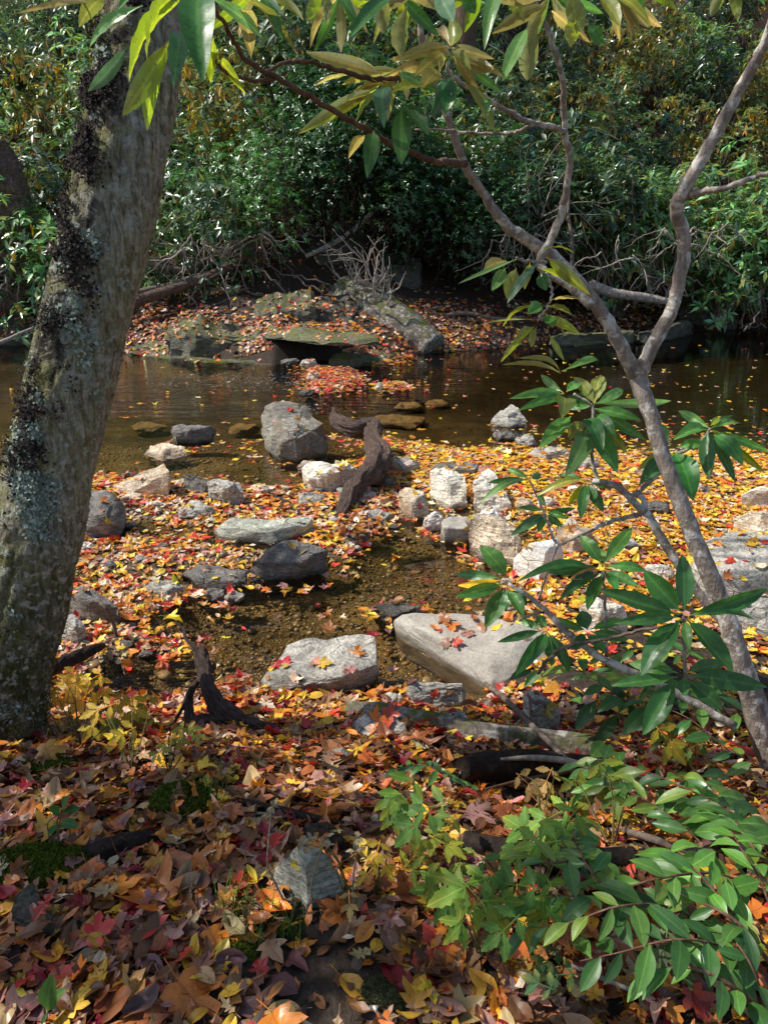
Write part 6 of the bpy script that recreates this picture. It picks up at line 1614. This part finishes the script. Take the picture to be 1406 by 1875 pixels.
def fan(outline, centre, subdiv=1):
    """outline ring + inner ring + centre -> V2, F"""
    O = np.array(outline); c = np.array(centre)
    I = c + (O - c) * .5
    n = len(O)
    V2 = np.vstack([O, I, c[None]])
    F_ = []
    for k in range(n):
        k2 = (k + 1) % n
        F_ += [(k, k2, n + k2), (k, n + k2, n + k), (n + k, n + k2, 2 * n)]
    return V2, np.array(F_)


MAPLE = sym([(0, 0), (.14, -.05), (.32, .0), (.30, .09), (.24, .17), (.42, .26), (.56, .44), (.46, .46), (.36, .50), (.29, .44), (.19, .46), (.22, .60), (.24, .70), (.15, .73), (.10, .84), (0, 1.0)])
MAPLE2 = sym([(0, 0), (.2, .02), (.42, .10), (.34, .18), (.26, .24), (.44, .38), (.50, .58), (.36, .55), (.22, .52), (.20, .68), (.12, .82), (0, 1.0)])
OVAL = sym([(0, 0), (.10, .06), (.20, .2), (.27, .4), (.26, .58), (.18, .78), (.08, .92), (0, 1.0)])
NARROW = sym([(0, 0), (.07, .1), (.14, .3), (.16, .5), (.12, .75), (.05, .92), (0, 1.0)])
OAK = sym([(0, 0), (.06, .12), (.2, .2), (.08, .3), (.26, .45), (.1, .52), (.24, .7), (.08, .74), (.06, .9), (0, 1.0)])
SHAPES = {'maple': (MAPLE, (0, .34)), 'lobed maple': (MAPLE2, (0, .36)), 'oval': (OVAL, (0, .45)), 'narrow': (NARROW, (0, .45)), 'oak': (OAK, (0, .45))}


def leaf_template(shape, rg, curl=1.0, stalk=True):
    O, c = SHAPES[shape]
    V2, F_ = fan(O, c)
    x, y = V2[:, 0], V2[:, 1]
    a, b, d = rg.normal(.25, .45) * curl, rg.normal(.05, .45) * curl, rg.normal(0, .35) * curl
    z = a * x * x + b * (y - .4) ** 2 + d * x * (y - .4) + .035 * curl * np.sin(x * 9 + rg.uniform(0, 6)) * np.cos(y * 7 + rg.uniform(0, 6)) - .05 * np.exp(-(x / .05) ** 2) * curl
    ph = rg.uniform(0, 6.28); z += curl * .10 * np.clip(np.hypot(x, y - .4) - .25, 0, 1) * np.sin(2.5 * np.arctan2(y - .4, x) + ph)
    V = np.stack([x, y, z], 1)
    if stalk:
        n = len(V); k = rg.normal(0, .12)
        P = np.array([(-.008, 0, 0), (.008, 0, 0), (k * .5 - .008, -.18, .02), (k * .5 + .008, -.18, .02), (k - .008, -.36, .03), (k + .008, -.36, .03)])
        V = np.vstack([V, P]); F_ = np.vstack([F_, np.array([(0, 1, 3), (0, 3, 2), (2, 3, 5), (2, 5, 4)]) + n])
    V[:, 1] -= .42
    return V, F_


rgl = np.random.default_rng(77)
TEMPL = {s: [leaf_template(s, rgl, (.7, .9, 1.2, 1.4, 1.0, 1.6, 1.9, 1.3, 2.1)[k]) for k in range(9)] for s in SHAPES}


def low_template(k):
    rg = np.random.default_rng(k)
    if k % 3 != 2: O = np.array(sym([(0, 0), (.30, .02), (.25, .17), (.54, .44), (.27, .46), (.2, .7), (0, 1.0)]))
    else: O = np.array(sym([(0, 0), (.22, .25), (.26, .55), (0, 1.0)]))
    c = np.array([[0, .4]]); n = len(O)
    V2 = np.vstack([O, c]); x, y = V2.T
    z = rg.normal(.2, .4) * x * x + rg.normal(.05, .35) * (y - .4) ** 2 + rg.normal(0, .35) * x * (y - .4)
    return np.stack([x, y - .4, z], 1), np.array([(k, (k + 1) % n, n) for k in range(n)])


LOW = [low_template(k) for k in range(9)]
C_YEL, C_GOLD, C_ORG, C_RED, C_CRIM, C_BRN, C_TAN, C_PUR, C_PINK, C_RUST = (.80, .52, .05), (.68, .36, .035), (.74, .25, .035), (.66, .055, .035), (.33, .018, .03), (.2, .088, .035), (.52, .34, .17), (.2, .09, .085), (.54, .28, .22), (.42, .145, .045)
C_PALE = (.80, .62, .44)  # pale leaf colour, sun glare put into the litter palette
PALN = [C_YEL, C_GOLD, C_ORG, C_RED, C_CRIM, C_BRN, C_TAN, C_PUR, C_PINK, C_RUST, C_PALE]


def drop(x, y):
    h = DB.ray_cast(Vector((x, y, 6.0)), Vector((0, 0, -1)))
    return h[0], h[1], h[2]


def scatter(xy, templs, sizes, cols, rg, tilt, mbuild, rock_keep=.08, layers=.02, float_keep=0.0, flat_on_water=True):
    pos, nrm, keep = [], [], []
    for k, (x, y) in enumerate(xy):
        p, n, fi = drop(x, y)
        if p is None: continue
        onrock = fi >= len(TQ)
        z = p[2]
        if onrock and (rg.random() > rock_keep or n[2] < .5): continue
        if z < -.004:
            if rg.random() > float_keep: continue
            z = .003; n = (0, 0, 1)
            pos.append((x, y, z)); nrm.append((0, 0, 1)); keep.append((k, .06)); continue
        pos.append((x, y, z + .004 + (0 if onrock else abs(rg.normal(0, layers))))); nrm.append(tuple(n)); keep.append((k, tilt if not onrock else tilt * .5))
    pos, nrm = np.array(pos), np.array(nrm); ki = np.array([k for k, _ in keep]); tl = np.array([t_ for _, t_ in keep])
    n = len(pos)
    z = nrm + rg.normal(0, 1, (n, 3)) * tl[:, None]; z[:, 2] = np.abs(z[:, 2]) + .05; z /= np.linalg.norm(z, axis=1)[:, None]
    y = rg.normal(size=(n, 3)); y -= z * np.sum(y * z, 1)[:, None]; y /= np.linalg.norm(y, axis=1)[:, None]
    rot = np.stack([np.cross(y, z), y, z], -1)
    ti = rg.integers(0, len(templs), n); sz = sizes[ki]; cl = cols[ki]
    for t_ in range(len(templs)):
        s = ti == t_
        if s.any(): inst(templs[t_][0], templs[t_][1], pos[s], rot[s], sz[s], cl[s], mbuild)
    return n


# --- near bank carpet
rg = np.random.default_rng(301)
NEAR_T = [TEMPL['maple'][k] for k in range(7)] + [TEMPL['lobed maple'][k] for k in range(5)] + [TEMPL['oval'][k] for k in range(9)] + [TEMPL['narrow'][k] for k in range(4)] + [TEMPL['oak'][k] for k in range(1)]
nb = MB()
N = 15500
px = rg.uniform(-260, 1660, N); py = rg.uniform(1225, 1990, N)
# uniform on the ground: accept with probability of the pixel's ground area
xy = np.stack([rg.uniform(-1.9, 2.0, N), rg.uniform(.85, 3.15, N)], 1)
s = sdf(BANK, xy[:, 0], xy[:, 1])
dirt = [G(520, 1800)[:2], G(600, 1770)[:2], G(640, 1840)[:2], G(930, 1470)[:2], G(1180, 1200)[:2]]
pr = np.ones(N)
for d_, r_ in zip(dirt, (.15, .12, .11, .2, .22)): pr *= 1 - .92 * np.exp(-(np.hypot(xy[:, 0] - d_[0], xy[:, 1] - d_[1]) / r_) ** 2)
ok = (s > -.08) & (rg.random(N) < pr * (.45 + .55 * sst(-.05, .3, s)))
xy = xy[ok]; N = len(xy)
wt = [1.0, 1.6, 1.7, .3, .5, 3.8, 1.9, .8, 1.0, 4.0, .35]
cols = pick_cols(N, PALN, wt, rg, .22)
edge = sdf(BANK, xy[:, 0], xy[:, 1]) < .55
ne = edge.sum(); cols[edge] = pick_cols(ne, PALN, [2.2, 2.4, 3, 1.8, .8, 1, 1.2, .6, 1.8, 1.5, 1.6], rg, .2)
# a matted bottom layer of small dark decayed bits first
Nd = 6000
xd = np.stack([rg.uniform(-1.9, 2.0, Nd), rg.uniform(.85, 3.15, Nd)], 1); xd = xd[sdf(BANK, xd[:, 0], xd[:, 1]) > -.05]
scatter(xd, LOW, np.exp(rg.normal(math.log(.032), .45, len(xd))), pick_cols(len(xd), [C_BRN, (.07, .035, .02), C_RUST, C_TAN, C_PUR], [3, 3, 1.5, .8, 1], rg, .3), rg, .3, nb, rock_keep=.12, layers=.006)
n1 = scatter(xy, NEAR_T, np.exp(rg.normal(math.log(.051), .32, N)), cols, rg, .27, nb, rock_keep=.22, layers=.014)
o = nb.build('leaf_litter', M['fallen'], None, (0, 2, 0))
tag(o, 'deep carpet of brown, orange and gold leaves covering the near bank', 'fallen leaves', kind='stuff')

# --- stream bars, rafts of floating leaves
rg = np.random.default_rng(302)
sb = MB()
N = 115000
xy = np.stack([rg.uniform(-3.2, 5.2, N), rg.uniform(2.9, 13.0, N)], 1)
best = np.full(N, -9.0); which = np.zeros(N, int)
for k, (P, h) in enumerate(BARS):
    d_ = sdf(P, xy[:, 0], xy[:, 1]) + .16 * fbm(xy[:, 0], xy[:, 1], 3.2, 61)
    u = d_ > best; best[u] = d_[u]; which[u] = k
dens = np.select([which == 0, which == 1, which == 2, which == 3, which == 4, which == 5, which == 6], [1.0, .75, .72, .6, .9, 1.0, 1.0], .7)
p_ = dens * sst(-.10, .08, best)
b1 = G(1190, 1190)[:2]; p_ *= 1 - .9 * np.exp(-(np.hypot(xy[:, 0] - b1[0], xy[:, 1] - b1[1]) / .3) ** 2)
# stray floaters: denser on the right hand calm channel and round the shallows
stray = .005 + .07 * np.exp(-((xy[:, 1] - 7.6) / .6) ** 2) * sst(1.0, 2.2, xy[:, 0]) + .05 * (best > -.3)
ok = rg.random(N) < np.maximum(p_, stray)
ok &= sdf(BANK, xy[:, 0], xy[:, 1]) < .02
xy = xy[ok]; wh = which[ok]; N = len(xy)
cols = pick_cols(N, PALN, [4.6, 4.0, 2.4, .8, .2, .4, 1.7, .1, 1.0, .6, 2.2], rg, .2)
redz = (wh >= 2) & (wh != 0)
cols[redz] = pick_cols(redz.sum(), PALN, [2.0, 2.4, 2.8, 1.8, .6, .8, 1.6, .5, 2.2, 1.2, 2.6], rg, .2)
isl = wh == 5
cols[isl] = pick_cols(isl.sum(), PALN, [.2, .6, 2.4, 3, .8, 1, .8, .5, 2.0, 2, 1], rg, .2)
# drifts caught against the stones
ex = []
for o in COL.objects:
    if o.name.startswith('rock') and o.type == 'MESH' and 3.0 < o.location.y < 8.2 and -2.6 < o.location.x < 2.2 and o.location.z > -.05:
        r_ = max(o.dimensions.x, o.dimensions.y) * .5
        if r_ < .04: continue
        n_ = int(40 * r_ / .15); a_ = rg.uniform(0, 6.283, n_)
        side = rg.uniform(.5, 1.0) ** 1
        q_ = np.stack([o.location.x + np.cos(a_) * r_ * rg.uniform(.85, 1.45, n_), o.location.y + np.sin(a_) * r_ * rg.uniform(.6, 1.15, n_)], 1)
        keepm = fbm(q_[:, 0], q_[:, 1], 2.2, 91) > -.04
        ex.append(q_[keepm])
ex = np.concatenate(ex); ex = ex[sdf(BANK, ex[:, 0], ex[:, 1]) < .02]
xy = np.vstack([xy, ex]); cols = np.vstack([cols, pick_cols(len(ex), PALN, [2.0, 2.4, 2.8, 1.5, .6, 1, 1.8, .5, 2.0, 1.2, 2.2], rg, .2)])
near = xy[:, 1] < 5.6
n2 = scatter(xy[near], NEAR_T, np.exp(rg.normal(math.log(.056), .25, near.sum())), cols[near], rg, .15, sb, rock_keep=.10, layers=.010, float_keep=.8)
far_ = ~near
n3 = scatter(xy[far_], LOW, np.exp(rg.normal(math.log(.06), .25, far_.sum())), cols[far_], rg, .12, sb, rock_keep=.10, layers=.012, float_keep=.8)
# scattered floating specks across the far channel
N = 170
xf = np.stack([rg.uniform(-6, 9, N), rg.uniform(9, 15.2, N)], 1)
xf = xf[rg.random(N) < (.35 + .65 * sst(.5, 3, xf[:, 0]))]
n4 = scatter(xf, LOW, rg.uniform(.05, .09, len(xf)), pick_cols(len(xf), [C_YEL, C_TAN, C_ORG], [3, 2, 1], rg), rg, .2, sb, float_keep=1.0, rock_keep=.2)
sb.A['Col'] = [np.clip(a * 1.22, 0, .95) for a in sb.A['Col']]
o = sb.build('leaf_litter', M['fallen'], None, (0, 6, 0))
tag(o, 'bright rafts of yellow, orange and red leaves on the gravel bars and water', 'fallen leaves', kind='stuff')

# --- far bank carpet
rg = np.random.default_rng(303)
fb = MB()
N = 34000
xy = np.stack([rg.uniform(-8, 9.5, N), rg.uniform(12.6, 19, N)], 1)
s = xy[:, 1] - np.interp(xy[:, 0], FARX[:, 0], FARX[:, 1])
pr = sst(-.7, -.45, s) * (.35 + .65 * sst(-.25, .1, fbm(xy[:, 0], xy[:, 1], 1.1, 71))) * (1 - .45 * sst(2.5, 5, xy[:, 0])) * (1 - .92 * sst(1.1, 2.2, s))
ok = rg.random(N) < pr; xy = xy[ok]; N = len(xy)
cols = pick_cols(N, PALN, [.5, 1.0, 2.0, .9, .7, 2.2, 1.6, .8, 2.2, 2.6, 1.6], rg, .25)
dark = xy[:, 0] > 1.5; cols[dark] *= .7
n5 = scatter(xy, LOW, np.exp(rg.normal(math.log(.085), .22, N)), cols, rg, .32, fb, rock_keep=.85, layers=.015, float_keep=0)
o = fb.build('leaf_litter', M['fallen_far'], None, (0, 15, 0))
tag(o, 'russet leaf carpet over the ledges and slope of the far bank', 'fallen leaves', kind='stuff')

# --- single leaves on top
CN = {'golden yellow': C_YEL, 'amber': C_GOLD, 'orange': C_ORG, 'bright red': C_RED, 'dark crimson': C_CRIM, 'dark brown': C_BRN, 'pale tan': C_TAN, 'purple grey': C_PUR, 'pinkish': C_PINK, 'rust brown': C_RUST}
rg = np.random.default_rng(404)
rnd = random.Random(404)


def one_leaf(px, py, shape, col, sizepx, label, group=None, tilt=.25, ang=None, lift=.012, up=None):
    d = Vector(ray(px, py)).normalized()
    p, n, fi, _ = DB.ray_cast(Vector(EYE), d)
    if p is None: return None
    if p[2] < -.004:
        q = at_z(px, py, .004); n = Vector((0, 0, 1)); tilt = .05
    else: q = np.array(p) + np.array([0, 0, lift])
    D = (q - EYE) @ FW
    V, F_ = TEMPL[shape][rnd.randrange(6)]
    z = np.array(n) + rg.normal(0, tilt, 3) if up is None else np.array(up, float)
    if up is None: z = z + np.array([0, -.15, .1])
    z[2] = abs(z[2]); z /= np.linalg.norm(z)
    a = rg.uniform(0, 6.28) if ang is None else ang
    y = np.array([math.cos(a), math.sin(a), 0]); y -= z * (y @ z); y /= np.linalg.norm(y)
    Rm = np.stack([np.cross(y, z), y, z], -1)
    sz = .85 * sizepx * D / F
    c = (np.array(CN[col]) * .78 + np.array((.2, .1, .05)) * .22) * np.exp(rg.normal(0, .1, 3))
    me = mesh_np('fallen_leaf', (V * sz) @ Rm.T, [F_], M['fallen'], {'Col': ('FLOAT_COLOR', np.tile(c, (len(V), 1))), 'lp': ('FLOAT_VECTOR', V * [.7, 1, 1] + [0, .42, 0])})
    o = link('fallen_leaf', me, None, q)
    return tag(o, label, 'leaf', group)


SPECIAL = [
    (800, 1770, 'maple', 'bright red', 150, 'brightest red maple leaf standing beside the mossy knob at the bottom'), (842, 1770, 'oval', 'orange', 120, 'large orange oval leaf right of the bright red maple leaf'), (1005, 1835, 'maple', 'purple grey', 120, 'greyish purple curled maple leaf at the bottom edge right of centre'),
    (1078, 1845, 'oval', 'pale tan', 110, 'upright tan oval leaf beside the curled grey purple leaf'), (410, 1482, 'oval', 'golden yellow', 58, 'golden oval beech leaf lying flat right of the moss hummock'), (62, 1462, 'oval', 'golden yellow', 48, 'yellow oval leaf in the shade left of the small seedling'),
    (260, 1540, 'oval', 'amber', 60, 'amber oval leaf at the tip of the dark mossy log end'), (280, 1590, 'oval', 'amber', 60, 'amber oval leaf below the dark mossy log end'), (545, 1592, 'oval', 'golden yellow', 40, 'yellow leaf leaning on the pointed grey stone'),
    (350, 1620, 'maple', 'orange', 80, 'spotted orange maple leaf left of the tall dry stalk'), (360, 1845, 'maple', 'orange', 150, 'largest orange maple leaf at the bottom edge left of centre'), (215, 1810, 'maple', 'amber', 120, 'amber maple leaf near the bottom left seedling'),
    (105, 1700, 'oval', 'golden yellow', 72, 'pale yellow oval leaf above the half buried stone'), (165, 1710, 'oval', 'golden yellow', 66, 'yellow beech leaf in the litter near the half buried stone'), (280, 1690, 'oval', 'pale tan', 66, 'pale pinkish tan oval leaf in the left foreground'), (30, 1730, 'oval', 'golden yellow', 66, 'yellow oval leaf at the left edge near the bottom'),
    (20, 1830, 'oval', 'golden yellow', 90, 'big yellow oval leaf in the bottom left corner'), (95, 1770, 'lobed maple', 'bright red', 66, 'dark red maple leaf in the bottom left litter'), (240, 1720, 'lobed maple', 'bright red', 50, 'small red maple leaf left of the bare dirt'), (240, 1570, 'maple', 'bright red', 46, 'red maple leaf beside the amber leaf on the left'),
    (325, 1550, 'maple', 'pinkish', 50, 'pink maple leaf right of the dark mossy log end'), (540, 1765, 'lobed maple', 'purple grey', 66, 'purple maple leaf lying on the bare dirt'), (420, 1760, 'oval', 'purple grey', 70, 'dark purple oval leaf at the left rim of the bare dirt'), (475, 1775, 'maple', 'bright red', 46, 'red and yellow leaf on the bare dirt'),
    (445, 1850, 'maple', 'purple grey', 90, 'purplish maple leaf at the bottom of the bare dirt'), (525, 1855, 'oval', 'pale tan', 70, 'tan oval leaf at the bottom edge below the bare dirt'), (615, 1680, 'lobed maple', 'orange', 80, 'orange maple leaf standing among dry stalks'), (480, 1680, 'maple', 'orange', 60, 'orange maple leaf left of the dry stalks'),
    (1155, 1720, 'oval', 'rust brown', 110, 'rust red spotted leaf hanging under the doghobble'), (1140, 1600, 'oval', 'pale tan', 62, 'tan oval leaf lying on the doghobble leaves'), (1100, 1588, 'oval', 'amber', 62, 'amber spotted leaf beside the tan leaf on the doghobble'), (1385, 1580, 'maple', 'pale tan', 120, 'tan torn maple leaf caught at the right edge'),
    (1370, 1430, 'maple', 'pale tan', 80, 'pale maple leaf caught in the twigs at the right edge'), (1290, 1690, 'maple', 'amber', 80, 'yellow and orange leaf under the bright doghobble'), (1220, 1830, 'maple', 'purple grey', 100, 'purple maple leaf at the bottom right'), (870, 1810, 'oval', 'golden yellow', 90, 'yellow crinkled leaf right of the mossy knob at the bottom'),
    (940, 1800, 'maple', 'golden yellow', 90, 'yellow maple leaf below the small dark yellowroot'), (955, 1560, 'narrow', 'pale tan', 50, 'narrow tan leaf caught in the herbs'), (20, 1250, 'oval', 'rust brown', 100, 'large rusty leaf leaning on the trunk at the left edge'), (408, 1325, 'oval', 'golden yellow', 36, 'yellow oval leaf stuck on the root stump'),
    (385, 1395, 'maple', 'amber', 66, 'amber maple leaf above the moss hummock'), (400, 1385, 'lobed maple', 'purple grey', 60, 'grey purple maple leaf beside the amber one above the moss hummock'), (195, 1385, 'maple', 'orange', 80, 'orange brown maple leaf in front of the yellow green herbs'), (90, 1390, 'maple', 'amber', 70, 'amber crumpled leaf below the tree foot'),
    (595, 1218, 'maple', 'golden yellow', 34, 'yellow maple leaf lying on the large flat pale slab'), (654, 1196, 'maple', 'orange', 36, 'orange maple leaf standing on the large flat pale slab'), (640, 1228, 'maple', 'pinkish', 32, 'pinkish leaf on the large flat pale slab'), (505, 1222, 'maple', 'bright red', 22, 'small red leaf at the left of the large flat pale slab'), (524, 1222, 'oval', 'golden yellow', 20, 'small yellow leaf on the left of the large flat pale slab'),
    (828, 1150, 'maple', 'orange', 40, 'orange leaf on the top of the long smooth boulder'), (815, 1138, 'maple', 'rust brown', 36, 'rusty leaf on the top left of the long smooth boulder'), (855, 1160, 'maple', 'pinkish', 34, 'pale pink leaf among others on the long smooth boulder'), (880, 1150, 'oval', 'rust brown', 36, 'rusty leaf at the right of the cluster on the long smooth boulder'), (838, 1180, 'maple', 'bright red', 28, 'red leaf low on the long smooth boulder'), (815, 1178, 'maple', 'pinkish', 30, 'pinkish leaf low on the long smooth boulder'), (868, 1135, 'oval', 'rust brown', 28, 'curled brown leaf on the crest of the long smooth boulder'), (795, 1152, 'oval', 'orange', 26, 'small orange leaf at the left end of the long smooth boulder'),
    (191, 920, 'lobed maple', 'orange', 22, 'orange leaf on the big dark rounded boulder beside the trunk'), (200, 955, 'maple', 'golden yellow', 20, 'yellow leaf on the front of the big dark rounded boulder'), (402, 872, 'lobed maple', 'bright red', 20, 'bright red leaf on top of the pale grey chunky stone'), (338, 940, 'maple', 'pinkish', 22, 'pink leaf on the rounded grey stone'), (345, 928, 'maple', 'golden yellow', 16, 'yellow leaf on the rounded grey stone'),
    (535, 1002, 'oval', 'golden yellow', 22, 'yellow leaf on the tilted dark slab'), (552, 1014, 'narrow', 'pale tan', 24, 'tan narrow leaf on the tilted dark slab'), (560, 1030, 'maple', 'pinkish', 14, 'tiny pink leaf on the tilted dark slab'), (590, 1003, 'oval', 'rust brown', 24, 'brown leaf on the right end of the tilted dark slab'), (425, 1040, 'maple', 'rust brown', 34, 'rusty maple leaf on the low flat dark stone'), (376, 1045, 'maple', 'pinkish', 26, 'pale maple leaf on the low flat dark stone'),
    (1355, 980, 'oval', 'amber', 20, 'round amber leaf on the large smooth boulder at the right'), (1378, 990, 'maple', 'golden yellow', 22, 'yellow leaf on the large smooth boulder at the right'), (1335, 1030, 'maple', 'bright red', 24, 'red leaf on the front of the large smooth boulder at the right'), (1322, 1000, 'narrow', 'pale tan', 22, 'tan leaf on the large smooth boulder at the right'), (1372, 1012, 'oval', 'pale tan', 16, 'small tan leaf on the large smooth boulder at the right'),
    (1005, 1300, 'maple', 'golden yellow', 44, 'yellow maple leaf on the tall oblong stone'), (800, 1280, 'maple', 'bright red', 34, 'red maple leaf beside the heart shaped stone'), (690, 1325, 'maple', 'orange', 60, 'bright orange maple leaf over the left end of the mossy log'), (712, 1318, 'maple', 'bright red', 50, 'red maple leaf beside the bright orange one on the mossy log'), (840, 1370, 'maple', 'pinkish', 70, 'pale pink leaf standing before the dark hollow log'), (838, 1300, 'maple', 'golden yellow', 36, 'yellow leaf right of the heart shaped stone'), (920, 1310, 'maple', 'golden yellow', 40, 'yellow and red leaf above the mossy log'),
    (532, 752, 'lobed maple', 'bright red', 14, 'red leaf on the top of the tall blocky rock'), (545, 768, 'maple', 'orange', 14, 'orange leaf on the slope of the tall blocky rock'), (562, 788, 'oval', 'golden yellow', 14, 'yellow leaf on the slope of the tall blocky rock'), (502, 772, 'maple', 'pinkish', 10, 'small pink leaf on the left face of the tall blocky rock'), (788, 893, 'maple', 'pinkish', 18, 'pink leaf on the tall cream stone'), (995, 832, 'oval', 'orange', 20, 'orange leaf on the flat grey stone of the leaf bar'), (760, 905, 'oval', 'golden yellow', 20, 'yellow leaf on the tan rounded stone'), (856, 970, 'oval', 'golden yellow', 16, 'yellow leaf on the large tan fractured stone'),
    (770, 970, 'maple', 'golden yellow', 20, 'yellow leaf by the water before the stone dam'), (845, 1008, 'maple', 'bright red', 24, 'red leaf at the foot of the large tan stone'), (843, 1027, 'maple', 'golden yellow', 22, 'bright yellow leaf at the foot of the large tan stone'), (600, 1122, 'maple', 'orange', 24, 'orange leaf floating on the pool'), (590, 1128, 'maple', 'pinkish', 20, 'pinkish leaf floating on the pool'), (508, 1130, 'lobed maple', 'purple grey', 22, 'purplish leaf sunk in the pool'), (602, 1148, 'maple', 'rust brown', 34, 'brown maple leaf at the back edge of the large flat pale slab'),
    (848, 1058, 'maple', 'dark crimson', 30, 'dark red curled leaf on the left hand whorl'),
]
for (a, b, c, d, e, f) in SPECIAL:
    one_leaf(a, b, c, d, e, f, tilt=.18)
# many more big leaves of the near bank, placed by neighbourhood; every label names colour, shape and place once
PLACES = [(120, 1660, 90, 45, 'above the half buried stone at the lower left'), (150, 1830, 110, 40, 'in the bottom left litter by the narrow seedling'), (330, 1760, 90, 50, 'left of the bare dirt'), (300, 1650, 90, 50, 'in the left foreground below the mossy log end'), (450, 1580, 60, 60, 'between the mossy log end and the pointed stone'),
          (430, 1430, 70, 40, 'right of the moss hummock'), (160, 1440, 90, 50, 'in the shade below the golden herbs'), (560, 1450, 80, 50, 'in front of the large flat slab'), (660, 1560, 50, 60, 'right of the pointed grey stone'), (690, 1700, 70, 40, 'behind the mossy knob'), (800, 1830, 60, 30, 'right of the mossy knob'), (920, 1780, 80, 50, 'under the toothed herbs at the bottom'),
          (1080, 1800, 80, 50, 'under the doghobble at the bottom'), (1280, 1820, 90, 40, 'in the bottom right corner'), (580, 1330, 70, 40, 'left of the mossy log'), (600, 1280, 70, 20, 'just below the large flat slab'), (430, 1262, 60, 24, 'between the root stump and the large flat slab'), (250, 1190, 60, 40, 'on the leaf bank right of the tree foot'), (760, 1360, 60, 30, 'below the mossy log'), (900, 1300, 60, 20, 'above the mossy log')]
ADJ = [('maple', 'maple leaf'), ('oval', 'oval leaf'), ('lobed maple', 'broad lobed leaf'), ('narrow', 'narrow leaf'), ('oak', 'oak leaf')]
for (cx, cy, sx, sy, place) in PLACES:
    combos = [(c, s_) for c in CN for s_ in ADJ]
    rnd.shuffle(combos)
    k = 0
    for (c, (s_, nm)) in combos:
        if s_ in ('oak', 'narrow') and rnd.random() < .6: continue
        if k >= 10: break
        x, y = rnd.gauss(cx, sx * .6), rnd.gauss(cy, sy * .6)
        g = G(x, y); D = (g - EYE) @ FW
        one_leaf(x, y, s_, c, rnd.uniform(.058, .088) * F / D, f'{c} {nm} {place}', 'large single leaves lying on the near litter', tilt=.3, lift=rnd.uniform(.01, .025))
        k += 1
